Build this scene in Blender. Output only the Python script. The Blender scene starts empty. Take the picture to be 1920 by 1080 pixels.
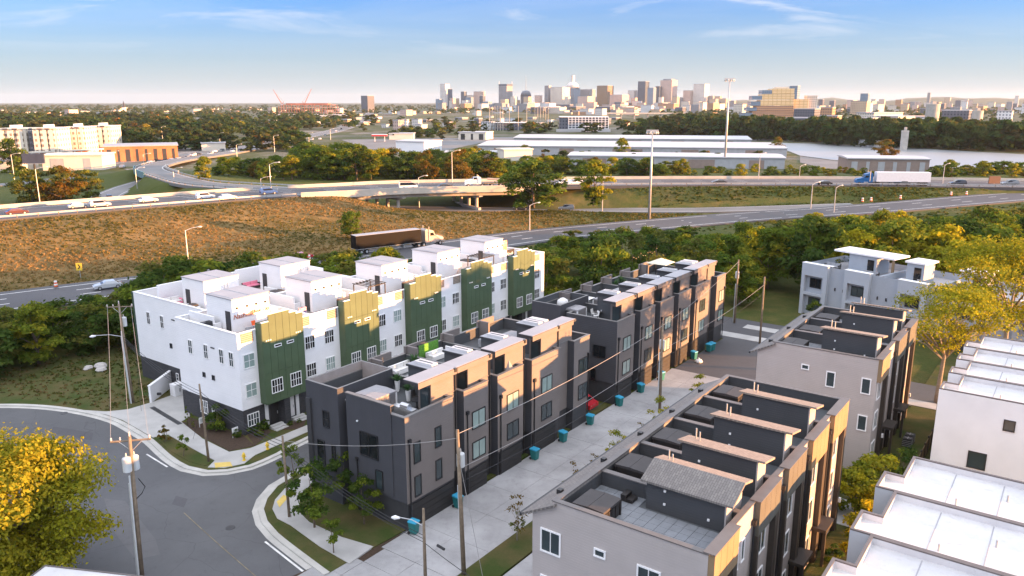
import bpy, math, random
import numpy as np
from mathutils import Vector, Matrix
random.seed(7); rng = np.random.default_rng(7)
scene = bpy.context.scene
R = math.radians
# ------------------------------------------------------------------ camera
F_PX, HOR, CAM_H = 1480.0, 190.0, 32.0          # focal length and horizon row in photo pixels, height in metres
PITCH = math.atan((540 - HOR) / F_PX)
cam_d = bpy.data.cameras.new('camera'); cam = bpy.data.objects.new('camera', cam_d)
scene.collection.objects.link(cam)
cam_d.sensor_width = 36.0; cam_d.lens = 36.0 * F_PX / 1920.0
cam_d.clip_start = 0.5; cam_d.clip_end = 60000
cam.location = (0, 0, CAM_H); cam.rotation_euler = (R(90) - PITCH, 0, 0)
scene.camera = cam
# ------------------------------------------------------------------ sky and sun
SUN_AZ, SUN_EL = 99.0, 5.0                       # degrees clockwise from straight ahead / above the horizon
world = bpy.data.worlds.new('World'); scene.world = world; world.use_nodes = True
wn, wl = world.node_tree.nodes, world.node_tree.links
wn.clear()
sky = wn.new('ShaderNodeTexSky'); sky.sky_type = 'NISHITA'; sky.sun_disc = False
sky.sun_elevation = R(SUN_EL); sky.sun_rotation = R(SUN_AZ)
sky.air_density = 1.0; sky.dust_density = 0.6; sky.ozone_density = 2.2
tc = wn.new('ShaderNodeTexCoord'); sep = wn.new('ShaderNodeSeparateXYZ'); wl.new(tc.outputs['Generated'], sep.inputs[0])
def wmath(op, a, b=None, c=None):
    n = wn.new('ShaderNodeMath'); n.operation = op
    for i, v in enumerate((a, b, c)):
        if v is None: continue
        if isinstance(v, (int, float)): n.inputs[i].default_value = v
        else: wl.new(v, n.inputs[i])
    return n.outputs[0]
zc = wmath('MAXIMUM', sep.outputs[2], 0.0)
def wrange(v, a, b, c=0.0, d=1.0, smooth=False):
    n = wn.new('ShaderNodeMapRange'); wl.new(v, n.inputs[0])
    if smooth: n.interpolation_type = 'SMOOTHSTEP'
    for i, x in enumerate((a, b, c, d)): n.inputs[i + 1].default_value = x
    return n.outputs[0]
def wmix(f, a, b, blend='MIX'):
    n = wn.new('ShaderNodeMix'); n.data_type = 'RGBA'; n.blend_type = blend
    for i, v in ((0, f), (6, a), (7, b)):
        if isinstance(v, (int, float)): n.inputs[i].default_value = v
        elif isinstance(v, tuple): n.inputs[i].default_value = (*v, 1)
        else: wl.new(v, n.inputs[i])
    return n.outputs[2]
blue = wmix(1.0, sky.outputs[0], (0.085, 0.345, 0.90), 'MULTIPLY')
pale = wmath('POWER', wrange(zc, 0.0, 0.155, 1.0, 0.0), 1.15)          # milky air towards the horizon
air = wmix(wmath('MULTIPLY', pale, 0.93), blue, (1.27, 1.34, 1.44))
# thin high cirrus, streaked by the wind, plus bright cover added overhead; drawn on a flat layer overhead so that it closes up towards the horizon
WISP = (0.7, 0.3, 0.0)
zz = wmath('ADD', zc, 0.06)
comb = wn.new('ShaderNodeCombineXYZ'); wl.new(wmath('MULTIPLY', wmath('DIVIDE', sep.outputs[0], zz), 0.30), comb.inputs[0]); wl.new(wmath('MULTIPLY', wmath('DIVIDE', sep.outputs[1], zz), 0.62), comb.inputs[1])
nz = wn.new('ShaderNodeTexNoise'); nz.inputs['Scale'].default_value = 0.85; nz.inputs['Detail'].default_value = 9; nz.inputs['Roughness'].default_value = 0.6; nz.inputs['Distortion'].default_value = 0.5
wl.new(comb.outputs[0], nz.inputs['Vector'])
cm = wmath('MULTIPLY', wrange(wmath('ADD', nz.outputs[0], wrange(zc, 0.13, 0.34, 0.0, 0.17)), 0.45, 0.74), wrange(zc, 0.06, 0.28, 0.05, 1.0))  # extra cover added overhead, out of view, to light the shade
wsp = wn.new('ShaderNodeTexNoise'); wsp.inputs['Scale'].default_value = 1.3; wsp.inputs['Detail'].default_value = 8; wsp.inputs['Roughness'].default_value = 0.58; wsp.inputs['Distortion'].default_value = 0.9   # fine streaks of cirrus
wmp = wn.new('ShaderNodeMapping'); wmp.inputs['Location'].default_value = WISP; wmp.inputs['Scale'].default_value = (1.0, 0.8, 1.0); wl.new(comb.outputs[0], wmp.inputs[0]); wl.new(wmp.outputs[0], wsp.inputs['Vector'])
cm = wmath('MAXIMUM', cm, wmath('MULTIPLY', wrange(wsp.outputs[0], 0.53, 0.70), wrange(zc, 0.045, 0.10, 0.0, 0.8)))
cloud_and_fill = wmix(wrange(zc, 0.13, 0.34), (1.85, 1.85, 1.88), (4.3, 4.35, 4.6))  # brightened above the view as added fill for the shaded walls
fin = wmix(cm, air, cloud_and_fill)
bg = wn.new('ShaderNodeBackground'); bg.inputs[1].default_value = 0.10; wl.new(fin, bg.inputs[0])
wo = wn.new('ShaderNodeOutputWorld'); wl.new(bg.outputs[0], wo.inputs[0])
sl = bpy.data.lights.new('sun', 'SUN'); sun = bpy.data.objects.new('sun', sl); scene.collection.objects.link(sun)
sl.energy = 4.0; sl.angle = R(0.6); sl.color = (1.0, 0.465, 0.175)
SDIR = Vector((math.sin(R(SUN_AZ)) * math.cos(R(SUN_EL)), math.cos(R(SUN_AZ)) * math.cos(R(SUN_EL)), math.sin(R(SUN_EL))))
sun.rotation_euler = SDIR.to_track_quat('Z', 'Y').to_euler(); sun.location = SDIR * 300
vs = scene.view_settings; vs.view_transform = 'Standard'; vs.look = 'None'; vs.gamma = 1.0; vs.use_curve_mapping = False; vs.exposure = 2.55
scene.cycles.max_bounces = 5; scene.cycles.diffuse_bounces = 3; scene.cycles.glossy_bounces = 2; scene.cycles.transmission_bounces = 2; scene.cycles.transparent_max_bounces = 4; scene.cycles.volume_bounces = 0
# ------------------------------------------------------------------ pixel / grid helpers
def G(px, py, z=0.0):
    """photo pixel (1920x1080) -> point at height z"""
    a = (px - 960) / F_PX; b = -(py - 540) / F_PX
    dy = math.cos(PITCH) + b * math.sin(PITCH); dz = -math.sin(PITCH) + b * math.cos(PITCH)
    t = (z - CAM_H) / dz
    return Vector((a * t, dy * t, z))
TH = R(36.2); ROT = R(90 - 36.2)                  # the townhouse grid: u along the rows, w across (to the left)
def W(u, w, z=0.0):
    return Vector((u * math.sin(TH) - w * math.cos(TH), u * math.cos(TH) + w * math.sin(TH), z))
def UW(p): return (p[0] * math.sin(TH) + p[1] * math.cos(TH), -(p[0] * math.cos(TH) - p[1] * math.sin(TH)))
COL = scene.collection
def tag(o, label=None, cat=None, group=None, kind=None):
    if label: o['label'] = label
    if cat: o['category'] = cat
    if group: o['group'] = group
    if kind: o['kind'] = kind
    return o
class MB:
    """mesh builder: boxes, prisms, tubes ... joined into one mesh"""
    def __init__(s): s.v = []; s.f = []; s.m = []
    def add(s, verts, faces, mi=0):
        b = len(s.v); s.v += [tuple(p) for p in verts]
        s.f += [tuple(b + i for i in f) for f in faces]; s.m += [mi] * len(faces); return s
    def box(s, x0, x1, y0, y1, z0, z1, mi=0):
        v = [(x0, y0, z0), (x1, y0, z0), (x1, y1, z0), (x0, y1, z0), (x0, y0, z1), (x1, y0, z1), (x1, y1, z1), (x0, y1, z1)]
        return s.add(v, [(0, 3, 2, 1), (4, 5, 6, 7), (0, 1, 5, 4), (1, 2, 6, 5), (2, 3, 7, 6), (3, 0, 4, 7)], mi)
    def prism(s, poly, z0, z1, mi=0, top=True, bot=False, mtop=None):
        n = len(poly); zf = z1 if callable(z1) else (lambda p: z1)
        v = [(p[0], p[1], z0) for p in poly] + [(p[0], p[1], zf(p)) for p in poly]
        f = [(i, (i + 1) % n, n + (i + 1) % n, n + i) for i in range(n)]
        s.add(v, f, mi)
        b = len(s.v) - 2 * n
        if top: s.f.append(tuple(range(b + n, b + 2 * n))); s.m.append(mi if mtop is None else mtop)
        if bot: s.f.append(tuple(range(b + n - 1, b - 1, -1))); s.m.append(mi)
        return s
    def tube(s, pts, rad, n=6, mi=0, caps=True):
        pts = [Vector(p) for p in pts]
        rr = rad if isinstance(rad, (list, tuple)) else [rad] * len(pts)
        rings = []
        for i, p in enumerate(pts):
            t = (pts[min(i + 1, len(pts) - 1)] - pts[max(i - 1, 0)])
            if t.length < 1e-9: t = Vector((0, 0, 1))
            t.normalize(); ref = Vector((0, 0, 1)) if abs(t.z) < 0.9 else Vector((1, 0, 0))
            a = t.cross(ref).normalized(); b = t.cross(a)
            rings.append([p + (a * math.cos(2 * math.pi * k / n) + b * math.sin(2 * math.pi * k / n)) * rr[i] for k in range(n)])
        v = [q for r in rings for q in r]; f = []
        for i in range(len(pts) - 1):
            for k in range(n):
                f.append((i * n + k, i * n + (k + 1) % n, (i + 1) * n + (k + 1) % n, (i + 1) * n + k))
        if caps: f.append(tuple(range(n - 1, -1, -1))); f.append(tuple(range((len(pts) - 1) * n, len(pts) * n)))
        return s.add(v, f, mi)
    def lathe(s, prof, n=12, c=(0, 0, 0), mi=0):
        v = []; f = []
        for r, z in prof:
            for k in range(n): v.append((c[0] + r * math.cos(2 * math.pi * k / n), c[1] + r * math.sin(2 * math.pi * k / n), c[2] + z))
        for i in range(len(prof) - 1):
            for k in range(n): f.append((i * n + k, i * n + (k + 1) % n, (i + 1) * n + (k + 1) % n, (i + 1) * n + k))
        f.append(tuple(range(n - 1, -1, -1))); f.append(tuple(range((len(prof) - 1) * n, len(prof) * n)))
        return s.add(v, f, mi)
    def wheel(s, c, r, wd, n=14, mi=0):
        """disc with axis along local y"""
        v = []; f = []
        for y in (-wd / 2, wd / 2):
            for k in range(n): v.append((c[0] + r * math.cos(2 * math.pi * k / n), c[1] + y, c[2] + r * math.sin(2 * math.pi * k / n)))
        for k in range(n): f.append((k, (k + 1) % n, n + (k + 1) % n, n + k))
        f.append(tuple(range(n - 1, -1, -1))); f.append(tuple(range(n, 2 * n)))
        return s.add(v, f, mi)
    def mesh(s, name, mats, smooth=False):
        me = bpy.data.meshes.new(name); me.from_pydata(s.v, [], s.f)
        for m in (mats if isinstance(mats, (list, tuple)) else [mats]): me.materials.append(m)
        if any(s.m): me.polygons.foreach_set('material_index', s.m)
        if smooth: me.polygons.foreach_set('use_smooth', [True] * len(s.f))
        me.validate(); me.update(); return me
    def build(s, name, mats, parent=None, loc=None, rz=0.0, smooth=False):
        return link(name, s.mesh(name, mats, smooth), parent, loc, rz)
def link(name, data, parent=None, loc=None, rz=0.0, scale=None):
    o = bpy.data.objects.new(name, data); COL.objects.link(o)
    if parent is not None: o.parent = parent
    if loc is not None: o.location = loc
    if rz: o.rotation_euler = (0, 0, rz)
    if scale is not None: o.scale = (scale, scale, scale) if isinstance(scale, (int, float)) else scale
    return o
def empty(name, loc, rz=0.0, label=None, cat=None, group=None):
    o = link(name, None, None, loc, rz); o.empty_display_size = 0.5
    return tag(o, label, cat, group)
def kids(o): return [c for c in bpy.data.objects if c.parent == o]
def copy_tree(o, parent=None, ch=None):
    """copy of a thing with copies of its parts and sub-parts; ch = {object: [children]}"""
    c = o.copy(); COL.objects.link(c); c.parent = parent
    for k in ch.get(o, ()): copy_tree(k, c, ch)
    return c
def child_map(o):
    out = {}; todo = [o]
    while todo:
        a = todo.pop(); out[a] = list(a.children); todo += out[a]
    return out
# ------------------------------------------------------------------ materials
class NT:
    def __init__(s, name):
        s.mat = bpy.data.materials.new(name); s.mat.use_nodes = True
        s.n, s.l = s.mat.node_tree.nodes, s.mat.node_tree.links
        s.b = s.n['Principled BSDF']; s.out = s.n['Material Output']
    def new(s, t, **k):
        n = s.n.new('ShaderNode' + t)
        for a, b in k.items(): setattr(n, a, b)
        return n
    def math(s, op, a, b=None, c=None):
        n = s.n.new('ShaderNodeMath'); n.operation = op
        for i, v in enumerate((a, b, c)):
            if v is None: continue
            if isinstance(v, (int, float)): n.inputs[i].default_value = v
            else: s.l.new(v, n.inputs[i])
        return n.outputs[0]
    def mix(s, fac, a, b, blend='MIX'):
        n = s.n.new('ShaderNodeMix'); n.data_type = 'RGBA'; n.blend_type = blend
        for i, v in ((0, fac), (6, a), (7, b)):
            if isinstance(v, (int, float)): n.inputs[i].default_value = v
            elif isinstance(v, tuple): n.inputs[i].default_value = v if len(v) == 4 else (*v, 1)
            else: s.l.new(v, n.inputs[i])
        return n.outputs[2]
    def coord(s, kind='Object'):
        if kind == 'World': return s.new('NewGeometry').outputs['Position']
        return s.new('TexCoord').outputs[kind]
    def noise(s, co, scale, detail=3, rough=0.55):
        n = s.new('TexNoise'); n.inputs['Scale'].default_value = scale; n.inputs['Detail'].default_value = detail; n.inputs['Roughness'].default_value = rough
        s.l.new(co, n.inputs['Vector']); return n.outputs[0]
    def ramp(s, v, a, b, c=0.0, d=1.0):
        n = s.new('MapRange'); s.l.new(v, n.inputs[0])
        for i, x in enumerate((a, b, c, d)): n.inputs[i + 1].default_value = x
        return n.outputs[0]
    def sep(s, co):
        n = s.new('SeparateXYZ'); s.l.new(co, n.inputs[0]); return n.outputs
    def bump(s, h, strength=0.3, dist=0.02):
        n = s.new('Bump'); n.inputs['Strength'].default_value = strength; n.inputs['Distance'].default_value = dist
        s.l.new(h, n.inputs['Height']); s.l.new(n.outputs[0], s.b.inputs['Normal'])
    def set(s, **k):
        for a, v in k.items():
            i = s.b.inputs[a.replace('_', ' ')]
            if isinstance(v, tuple): i.default_value = v if len(v) == 4 else (*v, 1)
            elif isinstance(v, (int, float)): i.default_value = v
            else: s.l.new(v, i)
def sc(c, k): return tuple(min(1, x * k) for x in c)
def mat(name, col, rough=0.7, var=0.12, scale=1.5, metal=0.0, spec=0.3, co='Object', bump=0.0, bscale=20, emit=None):
    t = NT(name); c = t.coord(co); n = t.noise(c, scale, 4)
    t.set(Base_Color=t.mix(t.ramp(n, 0.3, 0.7), sc(col, 1 - var), sc(col, 1 + var)), Roughness=rough, Metallic=metal, Specular_IOR_Level=spec)
    if bump: t.bump(t.noise(c, bscale, 3), bump, 0.03)
    if emit: t.set(Emission_Color=emit[0], Emission_Strength=emit[1])
    return t.mat
def siding(name, col, pitch=0.18, var=0.06, vertical=False, rough=0.65):
    t = NT(name); co = t.coord(); s = t.sep(co)
    a = t.math('ADD', s[0], s[1]) if vertical else s[2]
    fr = t.math('FRACT', t.math('DIVIDE', a, pitch))
    if vertical: fr = t.math('LESS_THAN', fr, 0.12)
    n1 = t.noise(co, 0.6, 4); n2 = t.noise(co, 9, 3)
    row = t.new('TexWhiteNoise', noise_dimensions='1D'); t.l.new(t.math('FLOOR', t.math('DIVIDE', a, pitch)), row.inputs['W'])
    c = t.mix(t.ramp(n1, 0.3, 0.7), sc(col, 1 - var), sc(col, 1 + var))
    c = t.mix(t.math('MULTIPLY', row.outputs[0], 0.12), c, sc(col, 0.8))
    c = t.mix(t.math('MULTIPLY', n2, 0.12), c, sc(col, 1.3))
    t.set(Base_Color=c, Roughness=rough, Specular_IOR_Level=0.25); t.bump(fr, 0.55, 0.02); return t.mat
def brickmat(name, c1, c2, mortar, w=0.4, h=0.13, bump=0.4, msize=0.02):
    t = NT(name); co = t.coord(); s = t.sep(co); cb = t.new('CombineXYZ')
    t.l.new(t.math('ADD', s[0], s[1]), cb.inputs[0]); t.l.new(s[2], cb.inputs[1])
    b = t.new('TexBrick'); t.l.new(cb.outputs[0], b.inputs['Vector'])
    b.inputs['Color1'].default_value = (*c1, 1); b.inputs['Color2'].default_value = (*c2, 1); b.inputs['Mortar'].default_value = (*mortar, 1)
    b.inputs['Scale'].default_value = 1; b.inputs['Brick Width'].default_value = w; b.inputs['Row Height'].default_value = h; b.inputs['Mortar Size'].default_value = msize
    t.set(Base_Color=b.outputs[0], Roughness=0.85); 
    if bump: t.bump(b.outputs['Fac'], -bump, 0.02)
    return t.mat
def flatpattern(name, c1, c2, mortar, w, h, rot=0.0, ms=0.03):
    """tiles / shingles seen from above: pattern in local x, y"""
    t = NT(name); co = t.coord(); mp = t.new('Mapping'); t.l.new(co, mp.inputs[0]); mp.inputs['Rotation'].default_value = (0, 0, rot)
    b = t.new('TexBrick'); t.l.new(mp.outputs[0], b.inputs['Vector'])
    b.inputs['Color1'].default_value = (*c1, 1); b.inputs['Color2'].default_value = (*c2, 1); b.inputs['Mortar'].default_value = (*mortar, 1)
    b.inputs['Scale'].default_value = 1; b.inputs['Brick Width'].default_value = w; b.inputs['Row Height'].default_value = h; b.inputs['Mortar Size'].default_value = ms
    n = t.noise(co, 1.2, 3); c = t.mix(t.math('MULTIPLY', n, 0.35), b.outputs[0], sc(c1, 0.7))
    t.set(Base_Color=c, Roughness=0.85); t.bump(b.outputs['Fac'], -0.4, 0.02); return t.mat
def facade(name, wall, glass, fl=3.6, bay=3.0, wf=0.6, hf=0.55, rough=0.5, groove=False):
    """far facade: rows of windows in local coordinates"""
    t = NT(name); co = t.coord(); s = t.sep(co)
    hx = t.math('FRACT', t.math('DIVIDE', t.math('ADD', t.math('ADD', s[0], s[1]), 500.0), bay)); hz_ = t.math('FRACT', t.math('DIVIDE', s[2], fl))
    win = t.math('MULTIPLY', t.math('LESS_THAN', hx, wf), t.math('LESS_THAN', hz_, hf))
    up = t.sep(t.new('NewGeometry').outputs['Normal'])[2]
    win = t.math('MULTIPLY', win, t.math('LESS_THAN', t.math('ABSOLUTE', up), 0.5))
    n = t.noise(co, 0.05, 3); w = t.mix(t.ramp(n, 0.3, 0.7), sc(wall, 0.88), sc(wall, 1.1))
    t.set(Base_Color=t.mix(win, w, glass), Roughness=t.math('SUBTRACT', rough + 0.2, t.math('MULTIPLY', win, rough)), Specular_IOR_Level=0.4); return t.mat
def glassmat(name, col, rough=0.06, spec=0.7):
    t = NT(name); n = t.noise(t.coord(), 0.8, 2); t.set(Base_Color=t.mix(n, sc(col, 0.7), sc(col, 1.3)), Roughness=rough, Specular_IOR_Level=spec); return t.mat
MT = {}
MT['white_siding'] = siding('white_siding', (0.80, 0.80, 0.81), 0.2, 0.03)
MT['white_trim'] = mat('white_trim', (0.78, 0.78, 0.78), 0.5, 0.05)
MT['white_stucco'] = mat('white_stucco', (0.74, 0.74, 0.75), 0.75, 0.05, 0.5, bump=0.15)
MT['dark_brick'] = brickmat('dark_brick', (0.035, 0.036, 0.042), (0.055, 0.055, 0.06), (0.03, 0.03, 0.032), 0.4, 0.12)
MT['green_panel'] = mat('green_panel', (0.074, 0.112, 0.062), 0.55, 0.10, 0.7)
MT['green_dark'] = mat('green_dark', (0.04, 0.07, 0.045), 0.6, 0.1)
MT['char_siding'] = siding('charcoal_siding', (0.175, 0.155, 0.145), 0.2, 0.08)
MT['char_panel'] = siding('charcoal_panel', (0.058, 0.060, 0.068), 0.42, 0.07, vertical=True)
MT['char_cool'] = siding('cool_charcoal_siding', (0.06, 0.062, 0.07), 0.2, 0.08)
MT['char_trim'] = mat('charcoal_trim', (0.045, 0.046, 0.05), 0.5, 0.1)
MT['char_inner'] = siding('charcoal_inner_siding', (0.07, 0.075, 0.082), 0.2, 0.08)
MT['coping_grey'] = mat('coping_grey', (0.16, 0.155, 0.15), 0.5, 0.1)
MT['black_metal'] = mat('black_metal', (0.018, 0.018, 0.02), 0.4, 0.1, metal=0.0, spec=0.5)
MT['garage'] = mat('garage_door_dark', (0.028, 0.027, 0.027), 0.55, 0.1)
MT['taupe_siding'] = siding('taupe_siding', (0.43, 0.39, 0.37), 0.16, 0.05)
MT['taupe_trim'] = mat('taupe_trim', (0.30, 0.26, 0.24), 0.55, 0.08)
MT['taupe_coping'] = mat('taupe_coping', (0.14, 0.128, 0.122), 0.5, 0.1)
MT['slate_siding'] = siding('slate_siding', (0.058, 0.061, 0.066), 0.16, 0.07)
MT['cedar'] = siding('brown_panel', (0.24, 0.17, 0.10), 0.45, 0.12, vertical=True)
MT['olive_panel'] = siding('olive_panel', (0.10, 0.10, 0.085), 0.45, 0.10, vertical=True)
MT['brown_post'] = mat('brown_column', (0.05, 0.042, 0.036), 0.55, 0.1)
MT['shingle'] = flatpattern('grey_shingle', (0.17, 0.155, 0.145), (0.24, 0.22, 0.20), (0.11, 0.10, 0.095), 0.33, 0.14, ms=0.015)
MT['shingle_sunlit'] = flatpattern('sunlit_shingle', (0.25, 0.20, 0.165), (0.32, 0.26, 0.21), (0.19, 0.15, 0.12), 0.33, 0.14, ms=0.012)  # orange sunlight put into the shingle colour for the lit tower slopes
MT['paver'] = mat('grey_paver', (0.20, 0.215, 0.235), 0.7, 0.12, 1.5, co='World')
MT['paver_deck'] = flatpattern('paver_deck', (0.19, 0.205, 0.225), (0.23, 0.245, 0.265), (0.12, 0.13, 0.14), 0.6, 0.6, ms=0.02)
MT['deck_dark'] = mat('dark_grey_decking', (0.085, 0.093, 0.10), 0.7, 0.12, 1)
MT['deck_tile'] = flatpattern('brown_roof_decking', (0.24, 0.20, 0.17), (0.28, 0.235, 0.20), (0.15, 0.13, 0.11), 1.2, 0.15, ms=0.01)
def membranemat():
    t = NT('white_roof_membrane'); p = t.coord('World'); n1 = t.noise(p, 0.25, 5, 0.65); n2 = t.noise(p, 1.6, 5, 0.7); n3 = t.noise(p, 9, 3)
    c = t.mix(t.ramp(n1, 0.35, 0.7), (0.50, 0.50, 0.51), (0.62, 0.615, 0.62)); c = t.mix(t.math('MULTIPLY', t.ramp(n2, 0.56, 0.75), 0.45), c, (0.36, 0.34, 0.31)); c = t.mix(t.math('MULTIPLY', t.ramp(n3, 0.62, 0.75), 0.3), c, (0.3, 0.29, 0.28))
    t.set(Base_Color=c, Roughness=0.6, Specular_IOR_Level=0.3); t.bump(n2, 0.15, 0.05); return t.mat
MT['membrane'] = membranemat()
MT['membrane_grey'] = mat('pale_grey_roof_membrane', (0.33, 0.33, 0.35), 0.65, 0.08, 0.5)
MT['metal_edge'] = mat('brown_metal_edge', (0.13, 0.115, 0.11), 0.45, 0.1)
MT['grey_stucco'] = mat('cool_grey_stucco', (0.40, 0.43, 0.46), 0.75, 0.05, 0.5)
MT['glass'] = glassmat('window_glass', (0.035, 0.05, 0.055))
MT['glass_light'] = glassmat('window_glass_with_pale_blind', (0.25, 0.33, 0.31), 0.12, 0.6)
MT['glass_black'] = glassmat('black_window_glass', (0.012, 0.014, 0.016), 0.12, 0.5)
MT['rail_glass'] = mat('railing_mesh', (0.35, 0.30, 0.25), 0.6, 0.1)
MT['door_white'] = mat('white_door', (0.68, 0.68, 0.68), 0.5, 0.04)
MT['teal_bin'] = mat('teal_plastic', (0.015, 0.15, 0.15), 0.45, 0.08, spec=0.4)
MT['blue_lid'] = mat('blue_plastic_lid', (0.04, 0.32, 0.50), 0.4, 0.06, spec=0.4)
MT['rubber'] = mat('rubber', (0.02, 0.02, 0.02), 0.8, 0.1)
MT['yellow'] = mat('yellow_paint', (0.75, 0.52, 0.06), 0.5, 0.1)
MT['orange'] = mat('orange_plastic', (0.75, 0.13, 0.03), 0.5, 0.08)
MT['wood_pole'] = mat('weathered_pole_wood', (0.20, 0.155, 0.11), 0.85, 0.25, 3)
MT['steel'] = mat('galvanised_steel', (0.42, 0.43, 0.44), 0.45, 0.1, metal=0.5)
MT['transformer'] = mat('grey_transformer_paint', (0.50, 0.52, 0.52), 0.45, 0.08)
MT['ceramic'] = mat('insulator_ceramic', (0.55, 0.5, 0.46), 0.3, 0.1)
MT['wire'] = mat('black_cable', (0.03, 0.03, 0.032), 0.6, 0.1)
MT['wire_light'] = mat('aluminium_cable', (0.30, 0.29, 0.28), 0.5, 0.1)
MT['concrete'] = mat('pale_concrete', (0.40, 0.395, 0.38), 0.85, 0.14, 0.5, co='World', bump=0.1)
MT['kerb'] = mat('kerb_concrete', (0.44, 0.43, 0.40), 0.85, 0.14, 0.7, co='World')
MT['bridge'] = mat('bridge_concrete', (0.42, 0.39, 0.35), 0.85, 0.15, 0.3, co='World')
MT['barrier'] = mat('barrier_concrete', (0.48, 0.44, 0.38), 0.85, 0.12, 0.3, co='World')
MT['white_line'] = mat('worn_white_road_paint', (0.62, 0.62, 0.60), 0.7, 0.25, 1.5, co='World')
MT['yellow_line'] = mat('worn_yellow_road_paint', (0.20, 0.165, 0.10), 0.7, 0.45, 1.5, co='World')
MT['tactile'] = mat('yellow_tactile_paving', (0.62, 0.46, 0.13), 0.75, 0.12, 2)
MT['mulch'] = mat('dark_mulch', (0.055, 0.036, 0.024), 0.95, 0.3, 6, co='World', bump=0.5)
MT['bark'] = mat('tree_bark', (0.13, 0.10, 0.075), 0.9, 0.25, 4)
MT['bark_pale'] = mat('pale_tree_bark', (0.24, 0.21, 0.17), 0.9, 0.2, 4)
MT['lawn_blade'] = mat('lawn_green', (0.07, 0.12, 0.025), 0.9, 0.3, 2, co='World')
def slabmat():
    t = NT('alley_concrete'); p = t.coord('World'); n1 = t.noise(p, 0.25, 5, 0.6); n2 = t.noise(p, 1.7, 5, 0.65); n3 = t.noise(p, 14, 3)
    c = t.mix(t.ramp(n1, 0.3, 0.72), (0.20, 0.198, 0.198), (0.40, 0.398, 0.40)); c = t.mix(t.math('MULTIPLY', t.ramp(n2, 0.52, 0.75), 0.55), c, (0.19, 0.18, 0.175)); c = t.mix(t.math('MULTIPLY', n3, 0.3), c, (0.5, 0.5, 0.5))
    t.set(Base_Color=c, Roughness=0.85); t.bump(n3, 0.15, 0.01); return t.mat
MT['slab'] = slabmat()
def asphaltmat(name, base, patch=0.3):
    t = NT(name); p = t.coord('World'); n1 = t.noise(p, 0.06, 5, 0.6); n2 = t.noise(p, 0.5, 5, 0.6); n3 = t.noise(p, 12, 3)
    c = t.mix(t.ramp(n1, 0.3, 0.7), sc(base, 1 - patch), sc(base, 1 + patch)); c = t.mix(t.math('MULTIPLY', t.ramp(n2, 0.5, 0.75), 0.4), c, sc(base, 0.65)); c = t.mix(t.math('MULTIPLY', n3, 0.35), c, sc(base, 1.5))
    vo = t.new('TexVoronoi', feature='DISTANCE_TO_EDGE'); vo.inputs['Scale'].default_value = 0.16
    mp = t.new('VectorMath', operation='ADD'); t.l.new(p, mp.inputs[0]); nn = t.new('TexNoise'); nn.inputs['Scale'].default_value = 0.5; t.l.new(p, nn.inputs[0]); t.l.new(nn.outputs[1], mp.inputs[1]); t.l.new(mp.outputs[0], vo.inputs['Vector'])
    cr = t.math('LESS_THAN', vo.outputs[0], 0.004)
    c = t.mix(t.math('MULTIPLY', cr, 0.3), c, sc(base, 0.45))
    n5 = t.noise(p, 1.6, 6, 0.7); c = t.mix(t.math('MULTIPLY', t.ramp(n5, 0.58, 0.72), 0.35), c, sc(base, 0.5)); c = t.mix(t.math('MULTIPLY', t.ramp(n5, 0.28, 0.42, 1, 0), 0.3), c, sc(base, 1.6))
    t.set(Base_Color=c, Roughness=0.8, Specular_IOR_Level=0.35); t.bump(n3, 0.15, 0.01); return t.mat
MT['asphalt'] = asphaltmat('street_asphalt', (0.085, 0.087, 0.091))
MT['asphalt_patch'] = asphaltmat('faded_patch_asphalt', (0.10, 0.10, 0.103))
MT['asphalt_dark'] = asphaltmat('highway_asphalt', (0.07, 0.07, 0.075), 0.2)
MT['asphalt_pale'] = asphaltmat('worn_grey_asphalt', (0.15, 0.148, 0.145), 0.25)
def groundmat():
    t = NT('ground_grass_and_soil'); p = t.coord('World'); s = t.sep(p)
    n0 = t.noise(p, 0.004, 4); n1 = t.noise(p, 0.035, 5, 0.6); n2 = t.noise(p, 0.35, 5, 0.65); n3 = t.noise(p, 5, 4, 0.7)
    green = t.mix(n2, (0.050, 0.075, 0.018), (0.095, 0.105, 0.030))
    nm = t.noise(p, 0.13, 6, 0.7); dry = t.mix(t.ramp(nm, 0.35, 0.65), (0.10, 0.078, 0.027), (0.245, 0.158, 0.064))
    at = t.new('Attribute', attribute_name='dry')
    d = t.math('ADD', at.outputs['Fac'], t.math('MULTIPLY', t.math('SUBTRACT', n1, 0.5), 0.9)); d = t.math('ADD', d, t.math('MULTIPLY', t.math('SUBTRACT', n2, 0.5), 0.8))
    c = t.mix(t.ramp(d, 0.25, 0.8), green, dry)
    c = t.mix(t.math('MULTIPLY', t.ramp(n3, 0.45, 0.8), 0.5), c, (0.045, 0.045, 0.015))
    c = t.mix(t.math('MULTIPLY', t.ramp(n3, 0.2, 0.45, 1, 0), 0.25), c, (0.22, 0.17, 0.08))
    # far away: yards, lots and roofs between the trees
    far = t.ramp(s[1], 330, 420)
    n4 = t.noise(p, 0.02, 6, 0.7)
    farc = t.mix(t.ramp(n4, 0.45, 0.6), (0.075, 0.085, 0.035), (0.20, 0.185, 0.165)); farc = t.mix(t.ramp(n0, 0.45, 0.6), farc, (0.09, 0.095, 0.045))
    t.set(Base_Color=t.mix(far, c, farc), Roughness=0.95, Specular_IOR_Level=0.1); t.bump(t.math('ADD', n2, n3), 0.9, 0.25); return t.mat
MT['ground'] = groundmat()
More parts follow.
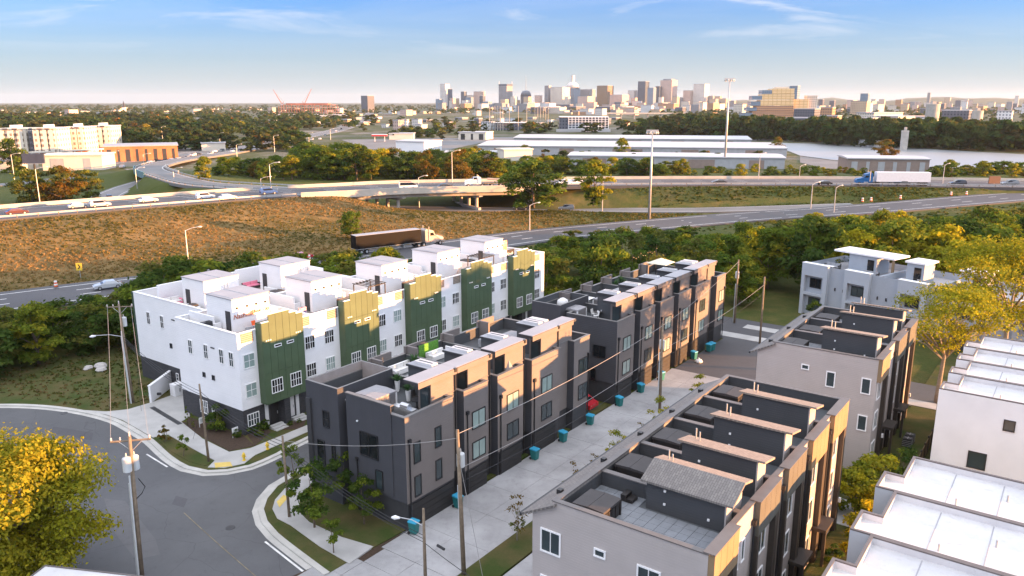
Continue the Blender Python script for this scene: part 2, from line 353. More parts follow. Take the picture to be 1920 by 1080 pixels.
def lawnmat():
    t = NT('mown_lawn'); p = t.coord('World'); n1 = t.noise(p, 0.4, 4); n2 = t.noise(p, 6, 4, 0.7)
    c = t.mix(t.ramp(n1, 0.35, 0.7), (0.05, 0.075, 0.02), (0.135, 0.10, 0.048)); c = t.mix(t.math('MULTIPLY', n2, 0.5), c, (0.035, 0.05, 0.012))
    t.set(Base_Color=c, Roughness=0.95, Specular_IOR_Level=0.1); t.bump(n2, 0.8, 0.08); return t.mat
MT['lawn'] = lawnmat()
def watermat():
    t = NT('river_water'); p = t.coord('World'); n = t.noise(p, 0.12, 4, 0.6); t.set(Base_Color=(0.24, 0.255, 0.265), Roughness=0.38, Specular_IOR_Level=1.0); t.bump(n, 0.2, 0.4); return t.mat
MT['water'] = watermat()
def leafmat(name, hue=0.0, transl=0.48):
    """leaf colour comes per leaf from the mesh, shifted a little for each tree"""
    t = NT(name); a = t.new('Attribute', attribute_name='leaf'); oi = t.new('ObjectInfo')
    c = t.mix(t.math('MULTIPLY', oi.outputs['Random'], 0.5), a.outputs['Color'], (1.22, 1.0, 0.75), 'MULTIPLY')
    d = t.new('BsdfDiffuse'); tr = t.new('BsdfTranslucent'); mx = t.new('MixShader'); mx.inputs[0].default_value = transl
    t.l.new(c, d.inputs[0]); t.l.new(c, tr.inputs[0]); t.l.new(d.outputs[0], mx.inputs[1]); t.l.new(tr.outputs[0], mx.inputs[2]); t.l.new(mx.outputs[0], t.out.inputs[0])
    return t.mat
MT['leaf'] = leafmat('foliage')
# ------------------------------------------------------------------ roads (centre lines: x, y, z) and terrain
def catmull(pts, step=6.0):
    pts = [Vector(p) for p in pts]; out = []
    for i in range(len(pts) - 1):
        p0, p1, p2, p3 = pts[max(i - 1, 0)], pts[i], pts[i + 1], pts[min(i + 2, len(pts) - 1)]
        n = max(1, int((p2 - p1).length / step))
        for k in range(n):
            t = k / n
            out.append(0.5 * ((2 * p1) + (p2 - p0) * t + (2 * p0 - 5 * p1 + 4 * p2 - p3) * t * t + (3 * p1 - p0 - 3 * p2 + p3) * t ** 3))
    out.append(pts[-1]); return out
def g3(px, py, z=0.0): return tuple(G(px, py, z))
R1 = catmull([(-190, 40, 0), (-125, 92, 0), (-83, 126, 0), (-62, 141.5, 0), (-43, 154, 0), (-12, 177, 0), (10, 194, 0), (47, 213, 0.2), (70, 217, 1.4), (94, 217, 2.9), (150, 232, 5), (230, 262, 6), (330, 300, 6)])
R2 = catmull([(100, 229, 2.6), (54, 231.5, 0.9), (16, 240, 0), (-10, 240, 0), (-40, 243, 0), (-62, 251, 0), (-92, 258, 0), (-122, 254, 0), (-138, 268, 0), (-147, 300, 0), (-156, 350, 0), (-185, 390, 0)])
R3 = catmull([(-240, 75, 6.5), (-175, 132, 6.5), (-119, 183, 6.5), (-93, 206, 6.5), (-70, 224.5, 6.5), (-50, 234.5, 6.5), (-33, 243, 6.5), (-2, 249, 6.5), (24, 255.5, 6.5), (93, 257.5, 6.5), (161, 250, 6.5), (260, 236, 6.5), (380, 215, 6.5)])
R4 = catmull([(-66, 236, 6.4), (-86, 246, 6.3), (-102, 258, 6), (-124, 289, 5.2), (-150, 330, 4.5), (-165, 371, 3.4), (-176, 427, 2), (-177, 487, 1), (-178, 581, 0.3)])
R5 = catmull([g3(-260, 365), g3(0, 346), g3(80, 338), g3(150, 331)])
R6 = catmull([g3(110, 320), g3(170, 308), g3(330, 292), g3(440, 277), g3(560, 258), g3(650, 238), g3(690, 216), g3(700, 204)], 20)
R7 = catmull([g3(470, 315), g3(545, 301), g3(600, 288), g3(645, 272)])
def seg_dist(P, poly):
    """distance from points P (n,2) to a polyline, and the z there"""
    A = np.array([(p.x, p.y) for p in poly[:-1]]); B = np.array([(p.x, p.y) for p in poly[1:]]); za = np.array([p.z for p in poly[:-1]]); zb = np.array([p.z for p in poly[1:]])
    best = np.full(len(P), 1e9); bz = np.zeros(len(P))
    for a, b, z0, z1 in zip(A, B, za, zb):
        ab = b - a; t = np.clip(((P - a) @ ab) / (ab @ ab), 0, 1); d = np.hypot(*(P - a - t[:, None] * ab).T)
        m = d < best; best[m] = d[m]; bz[m] = (z0 + (z1 - z0) * t)[m]
    return best, bz
R3a = [p for p in R3 if p.x <= -58]; R3b = [p for p in R3 if p.x >= 10]
R4a = [p for p in R4 if p.y < 308]; R4b = [p for p in R4 if p.y > 345]
TERR = [(R1, 9.0), (R2, 6.0), (R3a, 12.5), (R3b, 12.5), (R4a, 8.0), (R4b, 8.0), (R5, 6), (R7, 7)]
def terrain(P):
    num = np.zeros(len(P)); den = np.zeros(len(P)); near = np.full(len(P), 1e9)
    for poly, hw in TERR:
        d, z = seg_dist(P, poly); e = np.maximum(d - hw, 0); w = 1 / (e + 0.7) ** 2.0
        num += w * (z - 0.3 * (e < 4)); den += w; near = np.minimum(near, e)
    wb = 1 / 28.0 ** 2; z = num / (den + wb)
    fg = np.clip((near - 12) / 45, 0, 1) * (P[:, 1] < 200); z = z * (1 - fg) - 0.04 * fg
    far = np.clip((P[:, 1] - 340) / 60, 0, 1); z = z * (1 - far) - 0.05 * far
    u = P[:, 0] * math.sin(TH) + P[:, 1] * math.cos(TH); w = -(P[:, 0] * math.cos(TH) - P[:, 1] * math.sin(TH))
    flat = (u < 116) & (w < 104) & (P[:, 1] < 150) & (near > 3); z[flat] = np.minimum(z[flat], -0.06)
    return z
def ground_z(x, y): return float(terrain(np.array([[x, y]], float))[0])
xs = np.unique(np.concatenate([np.arange(-260, 320, 3.5), np.array([-14000, -9000, -6000, -3000, -1500, -800, -450, -330, 400, 520, 800, 1500, 3000, 6000, 9000, 14000])]))
ys = np.unique(np.concatenate([np.arange(16, 420, 3.5), np.array([-3000, -500, -100, 470, 560, 700, 1000, 1500, 2500, 4000, 7000, 10000, 14000])]))
X, Y = np.meshgrid(xs, ys); PP = np.stack([X.ravel(), Y.ravel()], 1); Z = terrain(PP)
d1, _ = seg_dist(PP, R1); d3, _ = seg_dist(PP, R3); d2, _ = seg_dist(PP, R2)
dry = np.full(len(PP), 0.12); hill = (PP[:, 1] > 110) & (PP[:, 1] < 260) & (PP[:, 0] < 60)
dry[hill] = 0.95
r3y = np.interp(PP[:, 0], [p.x for p in R3], [p.y for p in R3]); r1y = np.interp(PP[:, 0], [p.x for p in R1], [p.y for p in R1])
between = (PP[:, 1] < r3y) & (PP[:, 1] > r1y)
dry = np.where(between, np.interp(PP[:, 0], [-200, -20, 15, 60, 300], [1.0, 0.95, 0.45, 0.35, 0.35]), np.where(PP[:, 1] >= r3y, 0.1, 0.3))
nx = len(xs); fi = [(j * nx + i, j * nx + i + 1, (j + 1) * nx + i + 1, (j + 1) * nx + i) for j in range(len(ys) - 1) for i in range(nx - 1)]
me = bpy.data.meshes.new('ground'); me.from_pydata(np.column_stack([PP, Z]).tolist(), [], fi); me.materials.append(MT['ground'])
at = me.attributes.new('dry', 'FLOAT', 'POINT'); at.data.foreach_set('value', dry.astype(np.float32)); me.polygons.foreach_set('use_smooth', [True] * len(fi)); me.update()
tag(link('ground', me), kind='structure')
def offset_line(poly, off):
    out = []
    for i, p in enumerate(poly):
        t = poly[min(i + 1, len(poly) - 1)] - poly[max(i - 1, 0)]; t.z = 0; t.normalize()
        out.append(p + Vector((t.y, -t.x, 0)) * off)          # positive: to the right of travel
    return out
def ribbon_mb(poly, o0, o1, dz, skirt=0.0, mb=None):
    mb = mb or MB(); a = offset_line(poly, o0); b = offset_line(poly, o1); n = len(poly); v = [(p.x, p.y, p.z + dz) for p in a] + [(p.x, p.y, p.z + dz) for p in b]
    f = [(i, n + i, n + i + 1, i + 1) for i in range(n - 1)]
    if skirt:
        v += [(p.x, p.y, p.z + dz - skirt) for p in a] + [(p.x, p.y, p.z + dz - skirt) for p in b]
        f += [(2 * n + i, i, i + 1, 2 * n + i + 1) for i in range(n - 1)] + [(n + i, 3 * n + i, 3 * n + i + 1, n + i + 1) for i in range(n - 1)]
    return mb.add(v, f)
def road(name, poly, hw, mt, lines=(), dashes=(), dz=0.0):
    o = tag(ribbon_mb(poly, -hw, hw, dz, 0.9).build(name, mt), kind='structure')
    mb = MB()
    for off, wd in lines: ribbon_mb(poly, off - wd / 2, off + wd / 2, dz + 0.008, mb=mb)
    for off, wd, ln, gap in dashes:
        fine = catmull(poly, 1.5); acc = 0; i = 0
        while i < len(fine) - 1:
            j = i; L = 0
            while j < len(fine) - 1 and L < ln: L += (fine[j + 1] - fine[j]).length; j += 1
            if j > i: ribbon_mb(fine[i:j + 1], off - wd / 2, off + wd / 2, dz + 0.008, mb=mb)
            L = 0; i = j
            while i < len(fine) - 1 and L < gap: L += (fine[i + 1] - fine[i]).length; i += 1
    if mb.v: mb.build('lane_markings', MT['white_line'], o)
    return o
def sub(poly, f): return [p for p in poly if f(p)]
road('highway', R1, 8.2, MT['asphalt_dark'], [(-5.9, 0.28), (6.2, 0.28)], [(-1.9, 0.28, 3, 9), (2.1, 0.28, 3, 9)])
road('slip_road', R2, 5.0, MT['asphalt_pale'], [(-3.8, 0.2), (3.8, 0.2)])
road('raised_highway', R3, 10.6, MT['asphalt_dark'], [(-7.6, 0.28), (7.6, 0.28)], [(-3.4, 0.28, 3, 9), (0.4, 0.28, 3, 9), (4.1, 0.28, 3, 9)], 0.02)
road('ramp', R4, 6.0, MT['asphalt_pale'], [(-4.8, 0.25), (4.8, 0.25)])
road('side_road', R5, 4.5, MT['asphalt_pale'])
road('far_highway', R6, 11.0, MT['asphalt_pale'], [(-9, 0.4), (9, 0.4)], [(-4, 0.4, 4, 9), (4, 0.4, 4, 9)], 0.06)
road('side_road', R7, 6.0, MT['asphalt_pale'], dz=0.05)
# ------------------------------------------------------------------ the street, kerbs and pavements in the foreground
def poly_px(pts, z=0.0): return [tuple(G(x, y, z))[:2] for x, y in pts]
def uwp(*pts): return [tuple(W(a, b))[:2] for a, b in pts]
def flat(name, poly, z, mt, z0=None, kind='structure', parent=None):
    mb = MB()
    a = sum(poly[i][0] * poly[(i + 1) % len(poly)][1] - poly[(i + 1) % len(poly)][0] * poly[i][1] for i in range(len(poly)))
    if a < 0: poly = poly[::-1]
    if z0 is None: mb.add([(p[0], p[1], z) for p in poly], [tuple(range(len(poly)))])
    else: mb.prism(poly, z0, z)
    o = mb.build(name, mt, parent)
    return tag(o, kind=kind) if parent is None else o
flat('street', uwp((-20, 130), (-20, 5), (36.6, 5), (36.6, 36), (46, 36), (46, 45), (112, 45), (112, 64), (50, 64), (45, 100), (45, 130)), 0.02, MT['asphalt'])
KA = poly_px([(-330, 790), (-150, 765), (0, 760), (80, 762), (147, 770), (200, 782), (230, 793), (260, 810), (287, 827), (320, 857), (353, 877), (390, 885), (427, 883), (467, 875), (520, 852), (573, 823)])
KB = poly_px([(573, 883), (547, 897), (520, 913), (500, 937), (493, 957), (500, 980), (520, 1003), (567, 1040), (617, 1077)])
flat('lawn', KA + uwp((112, 58.4), (112, 92), (60, 104), (44, 118)), 0.12, MT['lawn'], -0.1)
flat('lawn', uwp((70.5, 53)) + KB + poly_px([(690, 1034), (745, 1004)]) + uwp((39.3, 38.75), (70.5, 38.75)), 0.12, MT['lawn'], -0.1)
def kerb(name, pts, z=0.0):
    pl = catmull([Vector((p[0], p[1], z)) for p in pts], 1.2)
    mb = ribbon_mb(pl, -0.08, 0.38, 0.15, 0.2); o = mb.build(name, MT['kerb'])
    ribbon_mb(pl, 0.38, 0.85, 0.03, mb=None).build('gutter', MT['kerb'], o)
    return tag(o, kind='structure')
kerb('kerb', KA + uwp((60, 58.4), (112, 58.4)))
kerb('kerb', uwp((70, 53), (60, 53), (50, 53)) + KB)
flat('pavement', poly_px([(150, 771), (200, 774), (240, 770), (287, 756), (350, 733), (356, 783), (340, 793), (380, 825), (430, 850), (470, 843), (575, 800)]) + uwp((92, 60.2), (92, 59.0)) + poly_px([(575, 813), (478, 856), (458, 872), (420, 880), (390, 879), (403, 866), (360, 843), (315, 817), (287, 823), (230, 790), (200, 780)]), 0.16, MT['concrete'], 0.05)
flat('pavement', poly_px([(610, 885), (580, 915), (562, 940), (560, 962), (580, 982), (640, 1010), (700, 1028), (655, 1060), (600, 1028), (545, 988), (520, 975), (511, 957), (516, 940), (535, 918), (575, 890)]), 0.16, MT['concrete'], 0.05)
for pts in ([(402, 871), (432, 869), (436, 877), (404, 880)], [(519, 944), (532, 931), (541, 936), (524, 955)]): tag(flat('tactile_paving', poly_px(pts), 0.175, MT['tactile'], 0.1), kind='structure')
# trench drain across the driveway
dA, dB = G(285, 766), G(338, 798)
mb = MB(); n_ = (dB - dA).normalized(); q = Vector((-n_.y, n_.x, 0)) * 0.25
mb.prism([tuple((p)[:2]) for p in (dA - q, dB - q, dB + q, dA + q)], 0.1, 0.175)
tag(mb.build('drain_grate', MT['black_metal']), 'long black trench drain grate across the white townhouse driveway', 'drain')
# planting beds of dark mulch
for i, pts in enumerate(([(340, 797), (356, 785), (455, 818), (478, 838), (430, 848), (380, 822)], [(478, 838), (462, 815), (490, 800), (508, 812)], [(530, 808), (552, 792), (575, 788), (568, 806)], [(293, 825), (312, 819), (360, 845), (400, 868), (385, 876), (355, 868), (320, 848)])):
    flat('planting_bed', poly_px(pts), 0.15 + 0.002 * i, MT['mulch'] if i < 3 else MT['lawn'], 0.05)
# the alley: concrete slabs, then dark asphalt
al = tag(flat('alley', uwp((30, 31.7), (30, 41), (37.8, 39.6), (38.8, 38.4), (86, 38.4), (86, 31.7)), 0.03, MT['mulch'], -0.05), kind='structure')
smesh = {}
for i in range(12):
    for j in range(2):
        u0, u1 = 36.4 + i * 4.13, 36.4 + (i + 1) * 4.13 - 0.025; w0 = 31.72 + j * 3.42; w1 = w0 + 3.40
        if u1 > 86.1: continue
        key = 0
        if key not in smesh: smesh[key] = MB().box(0, u1 - u0, 0, w1 - w0, 0, 0.06).mesh('slab', MT['slab'])
        link('slab', smesh[key], al, W(u0, w0, 0.03 + 0.003 * random.random()), ROT)
for k in range(3):
    for j, (w0, w1) in enumerate(((31.72, 35.1), (35.13, 38.2), (38.25, 40.6))):
        u0 = 30.2 + k * 2.06; u1 = u0 + 2.03
        if j == 2 and k == 2: continue
        MB().box(0, u1 - u0, 0, w1 - w0, 0, 0.06).build('slab', MT['slab'], al, W(u0, w0, 0.032), ROT)
flat('parking_asphalt', uwp((86.02, 24), (86.02, 38.3), (102, 38.3), (102, 45), (113, 45), (113, 24)), 0.05, MT['asphalt_dark'])
flat('pavement', uwp((103, 24), (103, 44), (105.2, 44), (105.2, 24)), 0.1, MT['concrete'], 0.0)
flat('pavement', uwp((108.5, 24), (108.5, 38), (110.5, 38), (110.5, 24)), 0.1, MT['concrete'], 0.0)
flat('lawn', uwp((30, 29.3), (30, 31.7), (82, 31.7), (82, 29.3)), 0.12, MT['lawn'], -0.05)
flat('driveway', uwp((30, 23.2), (30, 29.2), (84, 29.2), (84, 23.2)), 0.04, MT['slab'], -0.05)
flat('lawn', uwp((28, 8.4), (28, 12.4), (112, 12.4), (112, 8.4)), 0.1, MT['lawn'], -0.05)
flat('pavement', uwp((59.6, 9.6), (59.6, 21), (64, 21), (64, 9.6)), 0.13, MT['concrete'], 0.0)
flat('lawn', uwp((64.1, 12.5), (64.1, 21.6), (69.9, 21.6), (69.9, 12.5)), 0.11, MT['lawn'], -0.05)
flat('lane_asphalt', uwp((92, -12), (92, 23), (98, 23), (98, -12)), 0.12, MT['asphalt'], 0.0)
flat('pavement', uwp((90, -12), (90, 23), (91.9, 23), (91.9, -12)), 0.14, MT['concrete'], 0.0)
# worn road paint
mb = MB(); pl = [G(*p) for p in ((497, 1016), (585, 1085))]; ribbon_mb([Vector((p.x, p.y, 0.02)) for p in pl], -0.08, 0.08, 0.006, mb=mb)
pl = [G(*p) for p in ((275, 852), (314, 876))]; ribbon_mb([Vector((p.x, p.y, 0.02)) for p in pl], -0.08, 0.08, 0.006, mb=mb)
tag(mb.build('road_line', MT['white_line']), kind='structure')

# repaired patches, manholes
for i, (pts, mt) in enumerate((([(195, 935), (235, 940), (292, 1012), (300, 1040), (255, 1050), (215, 1000)], 'asphalt_patch'), ([(100, 800), (175, 812), (172, 826), (95, 812)], 'asphalt_dark'), ([(330, 930), (352, 936), (345, 952), (322, 946)], 'asphalt_dark'))): flat('asphalt_patch', poly_px(pts), .026 + .002 * i, MT[mt])
for k, (px, py) in enumerate(((120, 775), (432, 990))):
    q = G(px, py); t = empty('manhole_cover', (q.x, q.y, .02), 0, 'round iron manhole cover in the street asphalt', 'manhole', 'manhole covers in the street'); MB().lathe([(.36, 0), (.36, .02)], 20).build('frame', MT['char_trim'], t); MB().lathe([(.3, .0), (.3, .024)], 20).build('lid', MT['black_metal'], t)

mb = MB(); pl = catmull([Vector((*G(*p)[:2], .02)) for p in ((345, 962), (400, 1012), (463, 1067), (520, 1115))], 1); ribbon_mb(pl, -.03, .03, .012, mb=mb)
tag(mb.build('road_line', MT['yellow_line']), kind='structure')
# ------------------------------------------------------------------ townhouse rows (all on the u, w grid)
class Bld:
    def __init__(s, name, u, w, label, cat='building', rz=0.0, z=0.0, pos=None):
        s.uc, s.wc = u, w; s.root = empty(name, pos if pos is not None else W(u, w, z), ROT + rz, label, cat)
    def part(s, name, mb, mats, parent=None, smooth=False):
        mb.v = [(a - s.uc, b - s.wc, c) for a, b, c in mb.v]
        return mb.build(name, mats, parent or s.root, smooth=smooth)
    def put(s, name, mesh, u, w, z, rz=0.0, parent=None, scale=None):
        return link(name, mesh, parent or s.root, (u - s.uc, w - s.wc, z), rz, scale)
FACE = {'R': 0.0, 'F': R(-90), 'B': R(90), 'L': R(180)}     # outward: right (-w), front (-u), back (+u), left (+w)
_wc = {}
def win_meshes(wd, ht, nx, nz, fm, pm, fw=0.07):
    k = (wd, ht, nx, nz, fm, pm, fw)
    if k not in _wc:
        f = MB(); a, h = wd / 2, ht / 2; m = 0.035
        f.box(-a, a, -0.07, 0.02, h - fw, h); f.box(-a, a, -0.09, 0.02, -h, -h + fw); f.box(-a, -a + fw, -0.07, 0.02, -h + fw, h - fw); f.box(a - fw, a, -0.07, 0.02, -h + fw, h - fw)
        for i in range(1, nx):
            x = -a + fw + (wd - 2 * fw) * i / nx; t = m if not (nx == 4 and i == 2) else fw * 0.9
            f.box(x - t / 1.6, x + t / 1.6, -0.06, 0.02, -h + fw, h - fw)
        for i in range(1, nz):
            z = -h + fw + (ht - 2 * fw) * i / nz; f.box(-a + fw, a - fw, -0.055, 0.02, z - m / 1.6, z + m / 1.6)
        _wc[k] = (f.mesh('window_frame', MT[fm]), MB().box(-a + fw * .9, a - fw * .9, -0.03, 0.01, -h + fw * .9, h - fw * .9).mesh('pane', MT[pm]))
    return _wc[k]
def window(b, face, a, plane, z, wd, ht, nx=1, nz=1, fm='white_trim', pm='glass', fw=0.07, name='window', parent=None):
    """a: position along the face, plane: where the wall is, z: centre height"""
    f, p = win_meshes(wd, ht, nx, nz, fm, pm, fw)
    u, w = (a, plane) if face in 'RL' else (plane, a)
    o = b.put(name, f, u, w, z, FACE[face], parent); link('pane', p, o); return o
def inset(poly, t):
    """inward offset of an axis-aligned counter-clockwise polygon"""
    n = len(poly); out = []
    for i in range(n):
        p0, p1, p2 = poly[i - 1], poly[i], poly[(i + 1) % n]
        def nrm(a, b):
            dx, dy = b[0] - a[0], b[1] - a[1]; L = math.hypot(dx, dy); return (-dy / L, dx / L)
        n1, n2 = nrm(p0, p1), nrm(p1, p2); out.append((p1[0] + t * (n1[0] + n2[0]), p1[1] + t * (n1[1] + n2[1])))
    return out
def shell(b, poly, z0, ztop, zdeck, th, m_out, m_cap, m_in, m_deck, capw=0.05, m_cool=None):
    ins = inset(poly, th); n = len(poly)
    w = MB(); w.prism(poly, z0, ztop, 0, top=False)
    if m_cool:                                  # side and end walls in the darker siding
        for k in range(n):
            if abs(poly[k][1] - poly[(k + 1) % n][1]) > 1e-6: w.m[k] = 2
    v = [(p[0], p[1], zdeck - .02) for p in ins] + [(p[0], p[1], ztop) for p in ins]
    w.add(v, [((i + 1) % n, i, n + i, n + (i + 1) % n) for i in range(n)], 1)
    wall = b.part('wall', w, [MT[m_out], MT[m_in]] + ([MT[m_cool]] if m_cool else []))
    o, i2 = inset(poly, -capw), inset(poly, th + capw)
    c = MB()
    for k in range(n):
        j = (k + 1) % n; q = [o[k], o[j], i2[j], i2[k]]
        c.add([(p[0], p[1], ztop + 0.003) for p in q] + [(p[0], p[1], ztop + 0.07) for p in q], [(4, 5, 6, 7), (0, 1, 5, 4), (2, 3, 7, 6)])
    b.part('coping', c, MT[m_cap])
    d = MB(); d.add([(p[0], p[1], zdeck) for p in ins], [tuple(range(n))]); b.part('roof_deck', d, MT[m_deck])
    return wall
def rect(u0, u1, w0, w1): return [(u0, w0), (u1, w0), (u1, w1), (u0, w1)]
def downspout(b, u, w, z0, z1, head=True):
    m = MB(); m.tube([(u, w, z0), (u, w, z1)], 0.06, 6)
    if head: m.box(u - 0.13, u + 0.13, w - 0.12, w + 0.1, z1 - 0.05, z1 + 0.25)
    return b.part('downspout', m, MT['black_metal'])
# ---- white row with green bays
b = Bld('townhouse_row', 68, 69, 'white townhouse row with dark green panelled bays and dark brick ground floor')
U0, U1, WF, WB = 42.6, 94.8, 63.6, 74.0
ground_poly = rect(U0, U1, WF, WB)
m = MB(); m.prism(ground_poly, 0, 2.7, top=False); b.part('brick_base', m, MT['dark_brick'])
shell(b, rect(U0 - 0.04, U1 + 0.04, WF - 0.04, WB), 2.7, 10.42, 9.35, 0.22, 'white_siding', 'white_trim', 'white_siding', 'deck_tile')
BAY = [(44.7, 49.65), (55.2, 60.2), (65.4, 70.85), (75.8, 81.0), (85.9, 91.05)]
for k, (a0, a1) in enumerate(BAY):
    m = MB(); m.box(a0 + .03, a1 - .03, WF - 0.95, WF - 0.06, 2.85, 11.15); bay = b.part('bay', m, MT['green_dark'])
    n = 6; st = (a1 - a0) / n
    for i in range(n):
        top = 11.2 if i == 0 else (11.9 if i in (1, 2, 3) else (11.55 if i == 4 else 11.3))
        for z0, z1 in ((2.86, 5.98), (6.01, 9.12), (9.15, top)):
            m = MB().box(a0 + i * st + .015, a0 + (i + 1) * st - .015, WF - 1.0, WF - 0.9, z0, z1); b.part('panel', m, MT['green_panel'], bay)
        m = MB().box(a0 + i * st, a0 + (i + 1) * st, WF - 1.03, WF - 0.82, top + .002, top + .08); b.part('coping', m, MT['white_trim'], bay)
    for s in (-1, 1):
        m = MB().box(0, 0.1, 0, 0.1, 0, 0.1)
    for q in (a0, a1): b.part('side_panel', MB().box(q - .03, q + .03, WF - 0.97, WF - 0.05, 2.86, 11.14), MT['green_panel'], bay)
    mid = (a0 + a1) / 2
    for s in (-1, 1):
        window(b, 'R', mid + s * 1.15, WF - 1.0, 4.55, 1.35, 1.45, 4, 2, parent=bay, pm='glass_black' if (k + s) % 2 else 'glass')
        window(b, 'R', mid + s * 0.75, WF - 1.0, 8.62, 0.85, 0.3, 1, 1, 'white_trim', 'glass_black', 0.06, 'vent', bay)
        m = MB()
        for q in range(3): m.box(mid + s * 1.8 - .3 + q * .24, mid + s * 1.8 - .18 + q * .24, WF - 1.06, WF - 1.0, 9.3, 9.42)
        b.part('wall_light', m, MT['white_trim'], bay)
    # recessed entries below the bay
    m = MB().box(a0 + .1, a1 - .1, WF - 0.012, WF + 0.05, 0.02, 2.68); rec = b.part('entry_recess', m, MT['char_trim'])
    m = MB().box(mid - .35, mid + .35, WF - 0.9, WF - 0.02, 0.0, 2.84); b.part('brick_pier', m, MT['dark_brick'])
    for s in (-1, 1):
        m = MB().box(mid + s * 1.0 - .45, mid + s * 1.0 + .45, WF - 0.08, WF - 0.014, 0.3, 2.45); dr = b.part('door', m, MT['garage'] if s < 0 else MT['door_white'])
        m = MB().box(mid + s * 1.0 + .28, mid + s * 1.0 + .34, WF - 0.13, WF - 0.08, 1.2, 1.5); b.part('handle', m, MT['steel'], dr)
        m = MB().box(mid + s * 1.9 - .2, mid + s * 1.9 + .2, WF - 0.06, WF - 0.013, 0.1, 2.6); b.part('white_panel', m, MT['door_white'])
        for q in range(3): b.part('step', MB().box(mid + s * 1.35 - .75, mid + s * 1.35 + .75, WF - 0.9 - q * .4, WF - 0.55 - q * .4 + .05, 0.1, 0.42 - q * 0.12), MT['concrete'])
secs = [(42.6, 44.7)] + [(BAY[i][1], BAY[i + 1][0]) for i in range(4)] + [(91.05, 94.8)]
for k, (a0, a1) in enumerate(secs):
    cs = [(a0 + a1) / 2 - 1.3, (a0 + a1) / 2 + 1.3] if a1 - a0 > 4.5 else [(a0 + a1) / 2 + 0.05]
    for i, c in enumerate(cs):
        for z, pm in ((7.55, 'glass_light' if (k + i) % 3 == 0 else 'glass_black'), (4.55, 'glass_black' if (k + i) % 2 else 'glass_light')):
            window(b, 'R', c, WF - 0.04, z, 1.3, 1.45, 2 if k == 0 else 4, 2, pm=pm)
        window(b, 'R', c, WF, 1.5, 1.35, 1.3, 4, 2, pm='glass')
    # low mesh panels in the parapet above each white section
    for c in ([a0 + 0.9, a1 - 0.9] if a1 - a0 > 4.5 else [(a0 + a1) / 2]):
        m = MB().box(c - .68, c + .68, WF - 0.10, WF - 0.045, 9.45, 10.38); rp = b.part('parapet_panel', m, MT['rail_glass'])
        m = MB()
        for q in range(5): m.box(c - .68, c + .68, WF - 0.12, WF - 0.10, 9.55 + q * .18, 9.59 + q * .18)
        b.part('railing', m, MT['char_trim'], rp)
for z, ws in ((7.75, (64.7, 66.3, 68.9, 71.6)),):
    for w in ws: window(b, 'F', w, U0 - 0.04, z, 0.75, 1.5, 2, 2, pm='glass')
for w in (68.0, 69.6): window(b, 'F', w, U0 - 0.04, 5.2, 0.45, 0.5, 1, 1, 'char_trim', 'glass_black')
b.part('vent', MB().box(U0 - .1, U0 - .04, 67.4, 68.0, 8.3, 8.42), MT['char_trim'])
window(b, 'F', 70.2, U0, 1.6, 1.3, 1.4, 4, 2, pm='glass'); window(b, 'F', 68.6, U0, 1.5, 0.4, 0.9, 1, 2, pm='glass')
PH = [(44.9, 49.3), (54.9, 59.2), (65.6, 70.0), (75.7, 80.1), (85.7, 89.8)]
for k, (a0, a1) in enumerate(PH):
    m = MB().box(a0, a1, 67.4, 71.9, 9.36, 12.75); ph = b.part('stair_tower', m, MT['white_siding'])
    m = MB(); m.box(a0 - .08, a1 + .08, 67.32, 71.98, 12.752, 12.85); b.part('roof', m, MT['membrane_grey'], ph)
    m = MB(); m.box(a0 + .25, a0 + .29, 67.42, 71.9, 12.851, 12.88); m.box((a0 + a1) / 2, (a0 + a1) / 2 + .05, 67.42, 71.9, 12.851, 12.88); b.part('roof_seam', m, MT['steel'], ph)
    m = MB().box(a0 - .05, a0 - .002, 67.8, 68.6, 9.4, 11.5); b.part('door', m, MT['char_trim'], ph)
    for c in (a0 + .5, a0 + 1.7, a0 + 2.8, a0 + 3.9):
        m = MB().box(c - .07, c + .07, 67.24, 67.398, 11.75, 11.95); b.part('wall_light', m, MT['black_metal'], ph)
    m = MB().box(a1 + .2, a1 + 1.0, 67.4, 68.3, 9.36, 10.9) if k % 2 == 0 else MB().box(a1 + .2, a1 + .5, 67.4, 69.5, 9.36, 10.7)
    b.part('screen_wall', m, MT['white_siding'])
    if k < 4: b.part('party_wall', MB().box(a1 + 2.4, a1 + 2.62, WF + .2, WB - .3, 9.36, 10.36), MT['white_siding'])
    b.part('party_wall', MB().box(a0 - .9, a0 - .7, 69.5, WB - .3, 9.36, 10.9), MT['white_siding'])
    b.part('party_wall', MB().box(a0 - .9, a0 - .1, 69.3, 69.5, 9.36, 10.2), MT['white_siding'])
# script lettering on the first stair tower
def lettering(txt, u, w, z, size, mt, parent, rz, b, shear=0.25):
    cu = bpy.data.curves.new('lettering', 'FONT'); cu.body = txt; cu.size = size; cu.shear = shear; cu.extrude = 0.02; cu.align_x = 'CENTER'; cu.resolution_u = 2
    tmp = bpy.data.objects.new('t', cu); COL.objects.link(tmp); dg = bpy.context.evaluated_depsgraph_get(); me = bpy.data.meshes.new_from_object(tmp.evaluated_get(dg)); bpy.data.objects.remove(tmp)
    me.materials.clear(); me.materials.append(mt); o = link('lettering', me, parent, (u - b.uc, w - b.wc, z)); o.rotation_euler = (R(90), 0, rz); return o
MT['rust_sign'] = mat('rust_red_sign', (0.42, 0.12, 0.05), 0.5, 0.1)
t1 = [c for c in b.root.children if c.name.startswith('stair_tower')][0]
lettering('Nashville', 46.15, 67.36, 10.75, 0.68, MT['rust_sign'], t1, 0, b); lettering('Music City', 48.15, 67.36, 10.95, 0.5, MT['rust_sign'], t1, 0, b)
